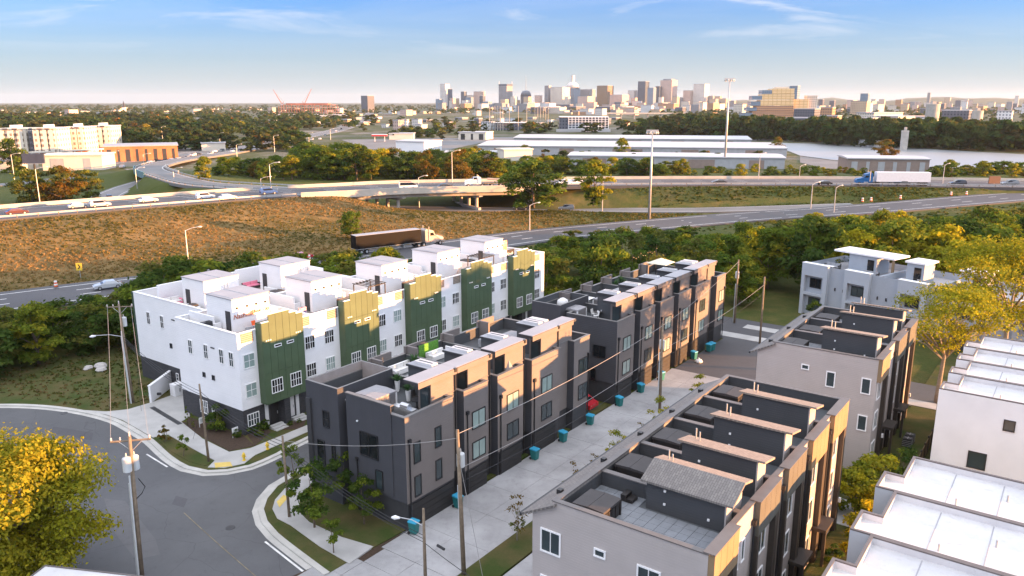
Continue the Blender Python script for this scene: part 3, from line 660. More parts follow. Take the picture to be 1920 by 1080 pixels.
# ---- rear white row
b = Bld('townhouse_row', 56, 81, 'white townhouse row set back behind the green panelled row')
U0, U1, WF, WB = 46.0, 66.5, 74.05, 88.2
m = MB(); m.prism(rect(U0, U1, WF, WB), 0, 2.7, top=False); b.part('brick_base', m, MT['dark_brick'])
shell(b, rect(U0 - .04, U1 + .04, WF, WB + .04), 2.7, 10.42, 9.35, 0.22, 'white_siding', 'white_trim', 'white_siding', 'deck_tile')
for w in (75.6, 78.1, 82.6, 85.4): window(b, 'F', w, U0 - .04, 7.75, 0.72, 1.5, 2, 2, pm='glass_black')
for w in (79.3, 81.2): window(b, 'F', w, U0 - .04, 5.2, 0.45, 0.55, 1, 1, 'char_trim', 'glass_black')
b.part('vent', MB().box(U0 - .1, U0 - .04, 80.0, 80.6, 8.3, 8.42), MT['char_trim'])
window(b, 'F', 79.0, U0, 1.6, 1.3, 1.4, 4, 2); window(b, 'F', 80.6, U0, 1.6, 0.5, 0.9, 1, 2)
b.part('panel', MB().box(U0 - .02, U0 + .6, WB + .04, WB + .5, 2.7, 10.4), MT['green_dark'])
for k, a0 in enumerate((48.0, 58.3)):
    a1 = a0 + 4.4
    ph = b.part('stair_tower', MB().box(a0, a1, 77.0, 81.2, 9.36, 12.75), MT['white_siding'])
    m = MB(); m.box(a0 - .08, a1 + .08, 76.92, 81.28, 12.752, 12.85); m.box(a0 + 2.1, a0 + 2.16, 76.92, 81.28, 12.851, 12.88); b.part('roof', m, MT['membrane_grey'], ph)
    b.part('downspout', MB().tube([(a0 + 2.6, 76.9, 9.4), (a0 + 2.6, 76.9, 12.7)], 0.07, 6), MT['white_trim'], ph)
    b.part('downspout', MB().tube([(a0 + 3.0, 76.9, 9.4), (a0 + 3.0, 76.9, 12.7)], 0.07, 6), MT['white_trim'], ph)
    b.part('door', MB().box(a0 - .05, a0 - .002, 79.8, 80.6, 9.4, 11.5), MT['char_trim'], ph)
    b.part('party_wall', MB().box(a0 - 1.2, a1 + .4, 84.2, 84.5, 9.36, 11.6), MT['white_siding'])
    b.part('party_wall', MB().box(a1 + 1.3, a1 + 1.55, 74.3, 88, 9.36, 10.36), MT['white_siding'])
    b.part('party_wall', MB().box(a0 - .8, a0 - .6, 77, 79.4, 9.36, 10.1), MT['white_siding'])
window(b, 'F', 75.0, 62.2, 10.9, 0.7, 1.0, 2, 2, pm='glass_black')
b.part('party_wall', MB().box(62.23, 62.5, 74.3, 76.8, 9.36, 12.2), MT['white_siding'])
# ---- charcoal rows
def charcoal_row(name, label, units, u_end, last_double, wF=38.4, wB=49.2, zt=9.3, seed=1):
    rr = random.Random(seed); u_a = units[0]; b = Bld(name, (u_a + u_end) / 2, 44, label); rec = wF + 0.75
    # outline with a projecting block per unit
    poly = []
    ends = units[1:] + [u_end]
    for i, (a, e) in enumerate(zip(units, ends)):
        pr = e - 1.35 if i < len(units) - 1 - (1 if last_double else 0) else e - 0.9
        if last_double and i == len(units) - 1: poly += [(a + 1.6, rec), (a + 1.6, wF), (e, wF)]
        else: poly += [(a, rec), (a, wF), (pr, wF), (pr, rec)]
    poly = poly[1:]
    poly += [(u_end, wB - 0.0), (u_a + 1.0, wB)]
    poly += [(u_a + 1.0, 44.7), (u_a, 44.7)]
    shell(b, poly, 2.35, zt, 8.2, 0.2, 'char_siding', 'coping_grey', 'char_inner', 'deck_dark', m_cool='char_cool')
    # ground floor, set back a little under the floors above
    gp = inset(poly, 0.12); m = MB(); m.prism(gp, 0, 2.36, top=False); base = b.part('ground_floor', m, MT['char_trim'])
    # taller projecting corner at the left of the front
    m = MB(); m.prism(rect(u_a - 0.12, u_a + 6.0, 45.5, 49.3), 0, 10.05, top=False); bl = b.part('corner_block', m, MT['char_panel'])
    ins = rect(u_a + .1, u_a + 5.8, 45.7, 49.1); m = MB()
    for k in range(4):
        p, q = ins[k], ins[(k + 1) % 4]; m.add([(p[0], p[1], 8.2), (q[0], q[1], 8.2), (q[0], q[1], 10.05), (p[0], p[1], 10.05)], [(0, 3, 2, 1)])
    oo = rect(u_a - .12, u_a + 6.0, 45.5, 49.3)
    b.part('parapet_lining', m, MT['taupe_trim'] if seed == 1 else MT['char_inner'], bl); m = MB()
    for k in range(4): m.add([(*oo[k], 10.06), (*oo[(k + 1) % 4], 10.06), (*ins[(k + 1) % 4], 10.06), (*ins[k], 10.06)], [(0, 1, 2, 3)])
    b.part('coping', m, MT['coping_grey'], bl)
    b.part('roof_deck', MB().box(u_a + .1, u_a + 5.8, 45.7, 49.1, 8.1, 8.22), MT['deck_dark'], bl)
    # front gable wall
    if seed == 1:
        m = MB(); m.box(u_a - 0.08, u_a - 0.004, 39.75, 44.6, 2.6, 9.95); b.part('front_panel', m, MT['char_panel'])
        b.part('coping', MB().box(u_a - .12, u_a + .22, 39.7, 44.65, 9.952, 10.02), MT['coping_grey'])
        window(b, 'F', 42.2, u_a - 0.09, 6.2, 2.0, 2.0, 2, 1, 'black_metal', 'glass_black', 0.08)
        window(b, 'F', 41.2, u_a - 0.09, 3.6, 0.8, 1.6, 1, 1, 'black_metal', 'glass')
        window(b, 'F', 47.0, u_a - 0.12, 7.2, 0.75, 1.4, 1, 2, 'black_metal', 'glass_black'); window(b, 'F', 47.8, u_a - 0.12, 4.0, 0.9, 2.4, 1, 1, 'black_metal', 'glass_black'); window(b, 'F', 46.3, u_a - .12, 4.0, 0.45, 2.4, 1, 1, 'black_metal', 'glass_black')
        b.part('vertical_fin', MB().box(u_a - .3, u_a - .122, 48.7, 49.2, 2.6, 8.6), MT['char_trim'])
        downspout(b, u_a - .13, 43.6, 0.3, 4.6)
        b.part('wall_light', MB().box(u_a - .2, u_a - .08, 43.3, 43.42, 7.9, 8.0), MT['white_trim'])
    else:
        window(b, 'F', 40.5, u_a, 5.7, 1.6, 1.4, 2, 1, 'black_metal', 'glass_black'); window(b, 'F', 41.2, u_a, 2.9, 0.7, 1.5, 1, 1, 'black_metal', 'glass_black')
    # left side of the row
    for i, a in enumerate(units):
        for z in (4.0, 6.9): window(b, 'L', a + 2.4, wB if a > u_a + 4 else 49.3, z, 1.4, 1.4, 2, 1, 'black_metal', 'glass')
    for i, (a, e) in enumerate(zip(units, ends)):
        lastd = last_double and i == len(units) - 1
        first = i == 0
        c = (a + (e - 1.35)) / 2 if not lastd else (a + 1.6 + e) / 2
        if first and seed == 1:
            for cu in (a + 1.2, a + 3.6):
                for z in (6.2, 3.45): window(b, 'R', cu, wF, z + (0.4 if cu > a + 2 else 0), 0.75, 1.7, 1, 1, 'black_metal', 'glass')
        else:
            for z in (6.45, 3.75): window(b, 'R', c + .3, wF, z, 1.75, 1.55, 2, 1, 'black_metal', rr.choice(['glass_light', 'glass', 'glass_light']))
        g0, g1 = (a + .3, e - 1.5) if not lastd else (a + 1.8, e - .3)
        if not lastd:
            gd = b.part('garage_door', MB().box(g0, g1, wF + .06, wF + .115, 0.05, 2.1), MT['garage'])
            for q in range(4): b.part('door_panel', MB().box(g0 + .03, g1 - .03, wF + .035, wF + .058, 0.08 + q * .51, 0.54 + q * .51), MT['garage'], gd)
        downspout(b, (a + .35) if not lastd else e - .25, wF - .08, 0.3, 7.3)
        if not lastd: downspout(b, e - .25, rec - .08, 0.3, 11.0, True)
        # party parapets between the roof decks
        if i and not (last_double and i == len(units) - 1): b.part('party_wall', MB().box(a - .12, a + .1, rec + .2, wB - .25, 8.2, 9.22), MT['char_inner']); b.part('party_coping', MB().box(a - .16, a + .14, rec + .2, wB - .25, 9.222, 9.27), MT['coping_grey'])
        # screen posts at the rear parapet
        if i: b.part('rear_screen', MB().box(a - .12, a + 2.6, wB - .2, wB - .003, 9.3, 10.0), MT['char_siding']); b.part('rear_screen', MB().box(a + .105, a + .35, wB - 1.4, wB - .21, 8.2, 10.0), MT['char_siding'])
        if lastd: continue
        dbl = last_double and i == len(units) - 2
        p1 = e - .05 if not dbl else u_end - 2.2
        p0 = e - 3.05
        m = MB().box(p0, p1, rec + .003, rec + 1.35, 8.21, 11.0); ph = b.part('stair_tower', m, MT['char_siding'])
        b.part('stair_wing', MB().box(e - 1.35, p1 if not dbl else e + .9, rec + 1.35, rec + 4.0, 8.21, 10.9), MT['char_inner'], ph)
        m = MB(); m.box(e - 4.6, p1 + (.1 if not dbl else .6), rec - .12, rec + 1.45, 11.0, 11.22); m.box(e - 1.5, p1 + .1 if not dbl else e + 1.0, rec + 1.45, rec + 4.1, 10.95, 11.12)
        b.part('roof_edge', m, MT['char_trim'], ph)
        m = MB(); m.box(e - 4.54, p1 + (.04 if not dbl else .54), rec - .06, rec + 1.5, 11.222, 11.25); m.box(e - 1.44, p1 + .04 if not dbl else e + .94, rec + 1.5, rec + 4.04, 11.122, 11.15)
        b.part('roof', m, MT['membrane_grey'], ph)
        m = MB(); m.box(e - 1.0, e - .3, rec + 1.7, rec + 3.6, 11.152, 11.36); 
        if dbl: m.box(e + .05, e + .7, rec + 1.7, rec + 3.6, 11.152, 11.36)
        hb = b.part('roof_hatch', m, MT['membrane'], ph); b.part('vent_slot', MB().box(e - .75, e - .6, rec + 1.9, rec + 3.4, 11.362, 11.38), MT['black_metal'], hb)
        b.part('fascia', MB().box(e - 4.6, p1 + .1, rec - .14, rec - .122, 10.75, 11.2), MT['char_siding'], ph)
        d = b.part('door', MB().box(p0 - .05, p0 - .003, rec + .25, rec + 1.1, 8.25, 10.3), MT['glass'], ph)
        b.part('door_frame', MB().box(p0 - .04, p0 - .002, rec + .1, rec + .24, 8.25, 10.4), MT['black_metal'], ph)
    return b
BK1 = [39.1, 45.9, 50.4, 55.5, 61.1]; BK2 = [71.3, 76.6, 81.6, 86.6, 91.6, 97.0]
charcoal_row('townhouse_row', 'charcoal townhouse row whose end wall faces the street corner', BK1, 65.6, True, seed=1)
charcoal_row('townhouse_row', 'charcoal townhouse row standing farther down the concrete alley beside the woods', BK2, 101.6, True, seed=2)
# ---- taupe rows with shed-roofed stair towers
def taupe_row(label, u_a, cuts, u_end, front_tiles=False, seed=3):
    wF, wB = 12.6, 21.65; b = Bld('townhouse_row', (u_a + u_end) / 2, 17, label); zt, zd = 10.5, 9.45
    units = [u_a] + cuts; ends = cuts + [u_end]
    shell(b, rect(u_a, u_end, wF, wB), 0, zt, zd, 0.24, 'taupe_siding', 'taupe_coping', 'slate_siding', 'paver_deck' if not front_tiles else 'deck_dark')
    # lower side strip with a sloping shingle eave along the alley
    m = MB(); m.prism([(u_a + .004, wB - .02), (u_end - .004, wB - .02), (u_end - .004, 23.0), (u_a + .004, 23.0)], 0, lambda p: 10.25 if p[1] < 22 else 9.35); b.part('side_wall', m, MT['taupe_siding'])
    m = MB(); v = [(u_a - .25, wB - .25, 10.44), (u_end + .2, wB - .25, 10.44), (u_end + .2, 23.6, 9.28), (u_a - .25, 23.6, 9.28)]
    v += [(a, c, z - .14) for a, c, z in v]; m.add(v, [(0, 1, 2, 3), (4, 7, 6, 5), (0, 4, 5, 1), (2, 6, 7, 3), (1, 5, 6, 2), (3, 7, 4, 0)])
    ev = b.part('eave', m, MT['shingle']); b.part('gutter', MB().box(u_a - .25, u_end + .2, 23.6, 23.74, 9.1, 9.27), MT['black_metal'], ev)
    for i, (a, e) in enumerate(zip(units, ends)):
        m = MB().box(a + 1.0, a + 1.25, 23.0, 23.02, 8.9, 9.0)
        b.part('roof_vent', MB().box(a + 2.0, a + 2.3, 22.4, 22.7, 9.75, 10.05), MT['black_metal'], ev)
        if i: b.part('party_wall', MB().box(a - .14, a + .14, wF + .25, wB - .25, zd, 10.38), MT['slate_siding']); b.part('party_coping', MB().box(a - .2, a + .2, wF + .25, wB - .25, 10.382, 10.45), MT['taupe_coping'])
        # stair tower with its sloping roof
        gable = i == 0 and front_tiles
        if gable: p0, p1 = a + 4.1, a + 6.35
        elif i == 0: p0, p1 = a + 2.5, a + 4.1
        else: p0, p1 = e - 1.3, e + .1
        if i == len(units) - 1 and front_tiles: tower = False
        else: tower = True
        if i == len(units) - 1: p0, p1 = e - 2.2, e - .9
        z0_, z1_ = (11.2, 11.55) if gable else (11.75, 11.4)
        if tower:
            m = MB(); m.prism(rect(p0, p1, 13.4, 18.0), zd, lambda p: z0_ if p[0] < (p0 + p1) / 2 else z1_); st = b.part('stair_tower', m, MT['slate_siding'])
            b.part('end_wall', MB().add([(p0 - .003, 13.39, zd), (p1 + .003, 13.39, zd), (p1 + .003, 13.39, z1_), (p0 - .003, 13.39, z0_), (p0 - .003, 13.3, zd), (p1 + .003, 13.3, zd), (p1 + .003, 13.3, z1_), (p0 - .003, 13.3, z0_)], [(4, 5, 6, 7), (0, 4, 7, 3), (5, 1, 2, 6)]), MT['taupe_siding'], st)
            def slope(name, x0, z0, x1, z1, mt):
                v = [(x0, 12.85, z0), (x1, 12.85, z1), (x1, 18.25, z1), (x0, 18.25, z0)]; v += [(q, c, z - .13) for q, c, z in v]
                b.part(name, MB().add(v, [(0, 1, 2, 3), (4, 7, 6, 5), (0, 4, 5, 1), (1, 5, 6, 2), (2, 6, 7, 3), (3, 7, 4, 0)]), mt, st)
            if gable: slope('shingle_roof', p0 - .3, 11.3, p0 + 1.35, 12.0, MT['shingle']); slope('shingle_roof', p0 + 1.352, 12.0, p1 + .3, 11.7, MT['shingle_sunlit'])
            else: slope('shingle_roof', p0 - .2, 11.98, p1 + .2, 11.62, MT['shingle_sunlit'])
            for q, (dx, dy) in enumerate(((.3, 17.6), (.7, 17.2))): b.part('vent_pipe', MB().tube([(p1 - dx, dy, 11.5), (p1 - dx, dy, 12.4)], 0.05, 6), MT['steel'], st)
            for dw, dz in ((14.2, 9.9), (16.8, 10.0), (16.8, 10.8)): b.part('wall_light', MB().box(p0 - .08, p0 - .003, dw, dw + .12, dz, dz + .12), MT['white_trim'], st)
        # street side: panels, posts, windows
        plane = wF; pa, pb = (a, a + 3.35) if i == 0 else (a + 1.35, e - .02)
        if i == 0: pa += .002
        mt = 'olive_panel' if i < 2 else 'cedar'
        n = 4; st_ = (pb - pa) / n
        for q in range(n): b.part('panel', MB().box(pa + q * st_ + .012, pa + (q + 1) * st_ - .012, plane - .34, plane - .004, 8.5, 10.52), MT['olive_panel'] if i in (1, 2) else MT['cedar'])
        b.part('panel_coping', MB().box(pa - .04, pb + .04, plane - .38, plane + .27, 10.575, 10.63), MT['taupe_coping'])
        b.part('column', MB().box(pb - .62, pb - .02, plane - .34, plane - .006, 0.05, 8.49), MT['brown_post'])
        if i: b.part('column', MB().box(pa, pa + .3, plane - .34, plane - .006, 0.05, 8.49), MT['brown_post']); downspout(b, pa - .18, plane - .13, 0.4, 9.3)
        wc = (pa + pb) / 2 - (.25 if i else .5)
        for z in (7.5, 4.7, 1.7): window(b, 'R', wc, plane, z, 1.3, 1.65 if z > 2 else 1.9, 2, 1)
        if i: b.part('porch_roof', MB().box(a - .9, a + 1.2, plane - 1.0, plane - .005, 2.7, 2.95), MT['brown_post']); b.part('porch_post', MB().box(a - .85, a - .65, plane - .98, plane - .78, 0.05, 2.69), MT['brown_post']); d = b.part('door', MB().box(a - .4, a + .55, plane - .05, plane - .005, 0.15, 2.3), MT['garage'])
        b.part('wall_light', MB().box(pb - .3, pb - .1, plane - .5, plane - .341, 2.4, 2.75), MT['white_trim'])
        if i == 0:
            for cu, z in ((a + 4.0, 8.2), (a + 4.9, 8.35)): window(b, 'R', cu, plane, z, 0.5, 1.35, 1, 1)
    return b
tb = taupe_row('taupe sided townhouse row whose front roof terrace has grey pavers', 33.4, [38.5, 43.5, 48.5, 53.7], 58.95, True)
for w, z, wd, ht, nx in ((21.75, 7.95, 1.35, 1.45, 2), (18.6, 8.4, .72, .5, 1), (15.7, 7.9, 1.35, 1.45, 2), (21.75, 5.0, 1.35, 1.45, 2), (15.7, 4.9, 1.35, 1.45, 2), (21.75, 2.0, 1.35, 1.45, 2)):
    window(tb, 'F', w, 33.4, z, wd, ht, nx, 1, fw=0.09)
tl = MB().box(0, .59, 0, .59, 0, .035).mesh('deck_paver', MT['paver'])
for i in range(8):
    for j in range(14):
        if 37.4 < 33.7 + i * .61 + .3 < 39.5 and 13.3 < 12.88 + j * .61 + .3 < 18.1: continue
        tb.put('deck_paver', tl, 33.66 + i * .608, 12.88 + j * .612, 9.452 + .004 * random.random())
t2 = taupe_row('taupe sided townhouse row with a dark deck beyond the garden walk', 70.2, [75.6, 80.9], 86.2, False, 5)
for w, z, wd, ht in ((18.6, 8.7, .7, .5), (16.35, 8.0, .8, 1.45), (13.4, 8.0, .8, 1.45), (16.35, 4.6, .8, 1.45), (13.4, 4.6, .8, 1.45)): window(t2, 'F', w, 70.2, z, wd, ht, 1, 1, fw=0.09)
# ---- white-roofed rows at the right
def white_roof_row(label, cuts, wl, wr, zt, wallmat, side, edge='metal_edge'):
    b = Bld('townhouse_row', (cuts[0] + cuts[-1]) / 2, (wl + wr) / 2, label)
    for i, (a, e) in enumerate(zip(cuts[:-1], cuts[1:])):
        h = zt + 0.0; mid = a + (e - a) * .42
        poly = [(a + .006, wr), (e - .006, wr), (e - .006, wl), (mid, wl), (mid, wl + 1.05), (a + .006, wl + 1.05)]
        ins = inset(poly, .16)
        m = MB(); m.prism(poly, 0, h, 0, top=False); n = len(poly)
        m.add([(p[0], p[1], h - .38) for p in ins] + [(p[0], p[1], h) for p in ins], [((k + 1) % n, k, n + k, n + (k + 1) % n) for k in range(n)], 1)
        unit = b.part('wall', m, [MT[wallmat], MT['membrane']])
        c = MB(); o = inset(poly, -.05 if False else -.001)
        for k in range(n): j = (k + 1) % n; c.add([(*o[k], h + .003), (*o[j], h + .003), (*ins[j], h + .003), (*ins[k], h + .003), (*o[k], h + .09), (*o[j], h + .09), (*ins[j], h + .09), (*ins[k], h + .09)], [(4, 5, 6, 7), (0, 1, 5, 4), (2, 3, 7, 6)])
        b.part('metal_edge', c, MT[edge], unit)
        b.part('roof', MB().add([(p[0], p[1], h - .37) for p in ins], [tuple(range(n))]), MT['membrane'], unit)
        m = MB()
        for q in range(1, 5): m.box(a + .3, e - .3, wl - q * 2.6, wl - q * 2.6 + .06, h - .369, h - .355)
        b.part('roof_seam', m, MT['membrane_grey'], unit)
        for du, dw in ((1.2, 3.1), (3.4, 5.5)): b.part('vent_pipe', MB().tube([(a + du, wl - dw, h - .37), (a + du, wl - dw, h + .05)], 0.06, 6), MT['steel'], unit)
        for z in (7.4, 4.4, 1.7):
            window(b, 'L', (mid + e) / 2, wl, z, 1.5, 1.5, 2, 1, 'black_metal', 'glass')
            window(b, 'L', (a + mid) / 2, wl + 1.05, z, 1.2, 1.5, 2, 1, 'black_metal', 'glass')
    return b
white_roof_row('grey walled townhouse row with broad white membrane roofs and stepped front', [24.0, 29.9, 35.9, 41.8, 47.8, 53.65], 6.95, -6.5, 9.5, 'grey_stucco', 1)
wr = white_roof_row('white walled townhouse row with white membrane roofs beside the garden fence', [68.6, 73.4, 77.9, 82.6, 87.6], 6.6, -7.5, 9.5, 'white_stucco', 1)
for w, z, wd, ht in ((2.6, 7.6, .8, .9), (-0.4, 7.6, .8, .9), (0.3, 4.6, 1.3, 1.4), (4.4, 4.2, 1.3, 1.4)): window(wr, 'F', w, 68.606, z, wd, ht, 1, 1, 'black_metal', 'glass')
# ---- pale townhouses at the back right
pC = G(1500, 585); ang = R(-4)
b = Bld('townhouse_row', 0, 0, 'pale blue-grey townhouse row with roof terraces in front of the woods', rz=R(0), pos=pC)
b.root.rotation_euler[2] = math.atan2(100.0 - 118.5, 58.4 - 44.7)
L = 34; m = MB(); m.box(0, L, 0.25, 9, 0, 7.2)
wallm = siding('pale_grey_siding', (0.34, 0.38, 0.43), 0.2, 0.04); panm = siding('pale_grey_boards', (0.38, 0.42, 0.47), 0.35, 0.04, vertical=True)
m = MB(); m.prism(rect(0, L, .25, 11), -1.5, 7.75, 0, top=False); ii = inset(rect(0, L, .25, 11), .2); m.add([(*p, 6.8) for p in ii] + [(*p, 7.75) for p in ii], [((k + 1) % 4, k, 4 + k, 4 + (k + 1) % 4) for k in range(4)]); b.part('wall', m, wallm)
b.part('roof_deck', MB().add([(*p, 6.8) for p in ii], [(0, 1, 2, 3)]), MT['membrane_grey'])
b.part('ground_floor', MB().box(8, L - .1, .12, .249, -1.4, 1.4), MT['char_trim'])
for k, (a0, a1) in enumerate(((0.0, 4.3), (7.0, 10.9), (15.0, 19.0), (22.0, 26.0), (30, 34))):
    fr = b.part('bay_frame', MB().box(a0, a0 + .55, -.45, .248, -1, 7.95).box(a1 - .7, a1, -.45, .248, -1, 7.95).box(a0 + .55, a1 - .7, -.45, .248, 6.1, 7.95).box(a0 + .55, a1 - .7, -.45, .248, 3.1, 3.5), panm)
    for z, ht in ((4.95, 1.5), (1.6, 2.2)): window(b, 'R', (a0 + a1) / 2 - .1, .245, z, 1.9, ht, 2, 1, 'black_metal', 'glass_black' if (k + (z > 3)) % 2 else 'glass')
    if k < 4:
        for dx in (1.0, 2.3): b.part('wall_light', MB().box(a1 + dx, a1 + dx + .15, .1, .248, 4.4, 4.85), MT['black_metal'])
    b.part('coping', MB().box(a0 - .03, a1 + .03, -.48, .46, 7.952, 8.02), MT['white_trim'], fr)
for k, (a0, a1, dp, lo) in enumerate(((4.6, 9.0, 5.2, 0), (13.5, 16.0, 4.6, 0), (21.0, 24.0, 4.6, 0))):
    ph = b.part('stair_tower', MB().box(a0, a1, 4.6, 4.6 + dp - 1.6, 6.81, 9.55), wallm)
    b.part('roof', MB().box(a0 - 2.4 if k == 0 else a0 - .2, a1 + (2.8 if k == 0 else .3), 4.3, 4.6 + dp - 1.2, 9.552, 9.8), MT['white_trim'], ph)
    b.part('door', MB().box(a1 - 1.4, a1 - .4, 4.54, 4.598, 6.9, 9.0), MT['glass_black'], ph)
    if k == 0: b.part('canopy_post', MB().box(a1 + 2.3, a1 + 2.6, 4.5, 4.8, 6.81, 9.55), MT['yellow'] if False else MT['cedar'], ph)
b.part('party_wall', MB().box(11.6, 11.9, .5, 10.7, 6.81, 7.7), wallm); b.part('party_wall', MB().box(19.5, 19.8, .5, 10.7, 6.81, 7.7), wallm)
PALE_ROOT = b.root
# ---- low house whose white roof shows at the bottom left
p0 = G(62, 1072, 5.0); b = Bld('house', *UW(p0), 'low house with white flat roof and dark edge beside the yellow tree', rz=0)
u0, w0 = UW(p0); pA_, pB_ = G(90, 1062, 5.0), G(232, 1078, 5.0)
b.root.rotation_euler[2] = math.atan2(pB_.y - pA_.y, pB_.x - pA_.x); b.root.location = G(85, 1062, 5.0) - Vector((0, 0, 5.0)); b.uc = b.wc = 0
b.part('wall', MB().box(0.2, 12, -9, -.2, 0, 4.85), MT['white_stucco']); rf = b.part('roof', MB().box(0, 12.2, -9.2, 0, 4.852, 5.0), MT['membrane'])
b.part('metal_edge', MB().box(-.06, 12.26, 0.0, .08, 4.82, 5.06).box(-.08, 0, -9.2, 0, 4.82, 5.06), MT['metal_edge'], rf)
# ------------------------------------------------------------------ things on the roof terraces
MT['tub_grey'] = mat('grey_hot_tub_panel', (0.20, 0.19, 0.19), 0.55, 0.12); MT['tub_cover'] = mat('grey_tub_cover', (0.27, 0.265, 0.275), 0.6, 0.1)
MT['tub_black'] = mat('black_tub_panel', (0.022, 0.02, 0.02), 0.5, 0.1); MT['tub_cover_dark'] = mat('dark_brown_tub_cover', (0.05, 0.045, 0.044), 0.6, 0.12); MT['tub_cover_brown'] = mat('brown_tub_cover', (0.20, 0.125, 0.075), 0.6, 0.12)
MT['pool_water'] = glassmat('pool_water', (0.25, 0.55, 0.55), 0.08, 0.5); MT['cushion_white'] = mat('white_cushion', (0.72, 0.71, 0.69), 0.9, 0.06); MT['cushion_grey'] = mat('grey_cushion', (0.33, 0.34, 0.36), 0.9, 0.08)
MT['wicker'] = mat('dark_wicker', (0.05, 0.045, 0.042), 0.8, 0.2); MT['teak'] = mat('teak_wood', (0.36, 0.17, 0.07), 0.6, 0.2); MT['chrome'] = mat('stainless_steel', (0.55, 0.56, 0.57), 0.3, 0.05, metal=0.8)
MT['plant_green'] = mat('plant_leaf_green', (0.05, 0.12, 0.035), 0.8, 0.3, 6); MT['turf'] = mat('artificial_grass', (0.10, 0.26, 0.04), 0.95, 0.35, 9, bump=0.8); MT['pink'] = mat('pink_fabric', (0.75, 0.25, 0.35), 0.85, 0.1); MT['red'] = mat('red_fabric', (0.5, 0.05, 0.06), 0.8, 0.1); MT['blue_fabric'] = mat('blue_fabric', (0.06, 0.12, 0.5), 0.8, 0.1); MT['cream'] = mat('cream_panel', (0.66, 0.62, 0.48), 0.7, 0.06)
def at(u, w, z, rz=0.0): return W(u, w, z), ROT + R(rz)
def hot_tub(label, u, w, z, rz=0, s=2.0, h=0.9, side='tub_grey', cover='tub_cover', group=None, open_=False):
    p, r = at(u, w, z, rz); t = empty('hot_tub', p, r, label, 'hot tub', group); a = s / 2
    MB().box(-a, a, -a, a, 0, h - .12).build('tub_body', MT[side], t)
    for x in (-a, a):
        for y in (-a, a): MB().box(x - .06, x + .06, y - .06, y + .06, 0, h - .1).build('corner_post', MT['white_trim'] if side == 'tub_grey' else MT['tub_black'], t)
    if not open_:
        for k in (0, 1):
            y0 = -a - .05 + k * (a + .05); c = MB(); v = [(-a - .05, y0 + .01, h - .118), (a + .05, y0 + .01, h - .118), (a + .05, y0 + a + .04, h - .118), (-a - .05, y0 + a + .04, h - .118)]
            hi = [h + (.02 if (k == 0) else .08), h + (.08 if k == 0 else .02)]; v += [(v[0][0], v[0][1], hi[0]), (v[1][0], v[1][1], hi[0]), (v[2][0], v[2][1], hi[1]), (v[3][0], v[3][1], hi[1])]
            c.add(v, [(0, 3, 2, 1), (4, 5, 6, 7), (0, 1, 5, 4), (1, 2, 6, 5), (2, 3, 7, 6), (3, 0, 4, 7)]); c.build('cover', MT[cover], t)
    else:
        m = MB(); m.box(-a, a, -a, -a + .25, h - .118, h); m.box(-a, a, a - .25, a, h - .118, h); m.box(-a, -a + .25, -a + .25, a - .25, h - .118, h); m.box(a - .25, a, -a + .25, a - .25, h - .118, h); m.build('rim', MT['white_trim'], t)
        MB().box(-a + .25, a - .25, -a + .25, a - .25, h - .119, h - .05).build('water', MT['pool_water'], t); MB().box(-a - .15, -a - .02, -a, a, h - .3, h + 1.2).build('cover', MT['cushion_white'], t)
    for k in range(4): MB().box(-a + .12 + k * (s - .24) / 4, -a + .04 + (k + 1) * (s - .24) / 4, -a - .03, -a - .002, .06, h - .2).build('side_panel', MT[side], t)
    return t
def sofa(label, u, w, z, rz, L, mt, cm, group=None, ret=0):
    p, r = at(u, w, z, rz); t = empty('sofa', p, r, label, 'sofa', group)
    MB().box(-L / 2, L / 2, -.4, .4, .05, .32).build('base', MT[mt], t); MB().box(-L / 2, L / 2, .28, .45, .321, .8).build('backrest', MT[mt], t)
    n = max(2, int(L / .75))
    for k in range(n): MB().box(-L / 2 + .03 + k * (L - .06) / n, -L / 2 + (k + 1) * (L - .06) / n, -.38, .26, .322, .46).build('seat_cushion', MT[cm], t); MB().box(-L / 2 + .04 + k * (L - .06) / n, -L / 2 + (k + 1) * (L - .06) / n - .02, .12, .27, .462, .85).build('back_cushion', MT[cm], t)
    if ret: MB().box(L / 2 + .003, L / 2 + .75, -ret, .45, .05, .46).build('chaise', MT[cm], t)
    for s in (-1, 1): MB().box(s * (L / 2 - .06) - .06, s * (L / 2 - .06) + .06, -.4, .27, .465, .62).build('armrest', MT[mt], t)
    return t
def table(label, u, w, z, rz, L, D, h, top, leg, group=None, rnd=False):
    p, r = at(u, w, z, rz); t = empty('table', p, r, label, 'table', group)
    if rnd: MB().lathe([(L / 2, h - .05), (L / 2, h)], 16).build('tabletop', MT[top], t); MB().lathe([(.22, 0), (.22, .03), (.05, .05), (.05, h - .051)], 10).build('pedestal', MT[leg], t)
    else:
        MB().box(-L / 2, L / 2, -D / 2, D / 2, h - .05, h).build('tabletop', MT[top], t)
        for x in (-1, 1):
            for y in (-1, 1): MB().box(x * (L / 2 - .06) - .03, x * (L / 2 - .06) + .03, y * (D / 2 - .06) - .03, y * (D / 2 - .06) + .03, 0, h - .051).build('leg', MT[leg], t)
    return t
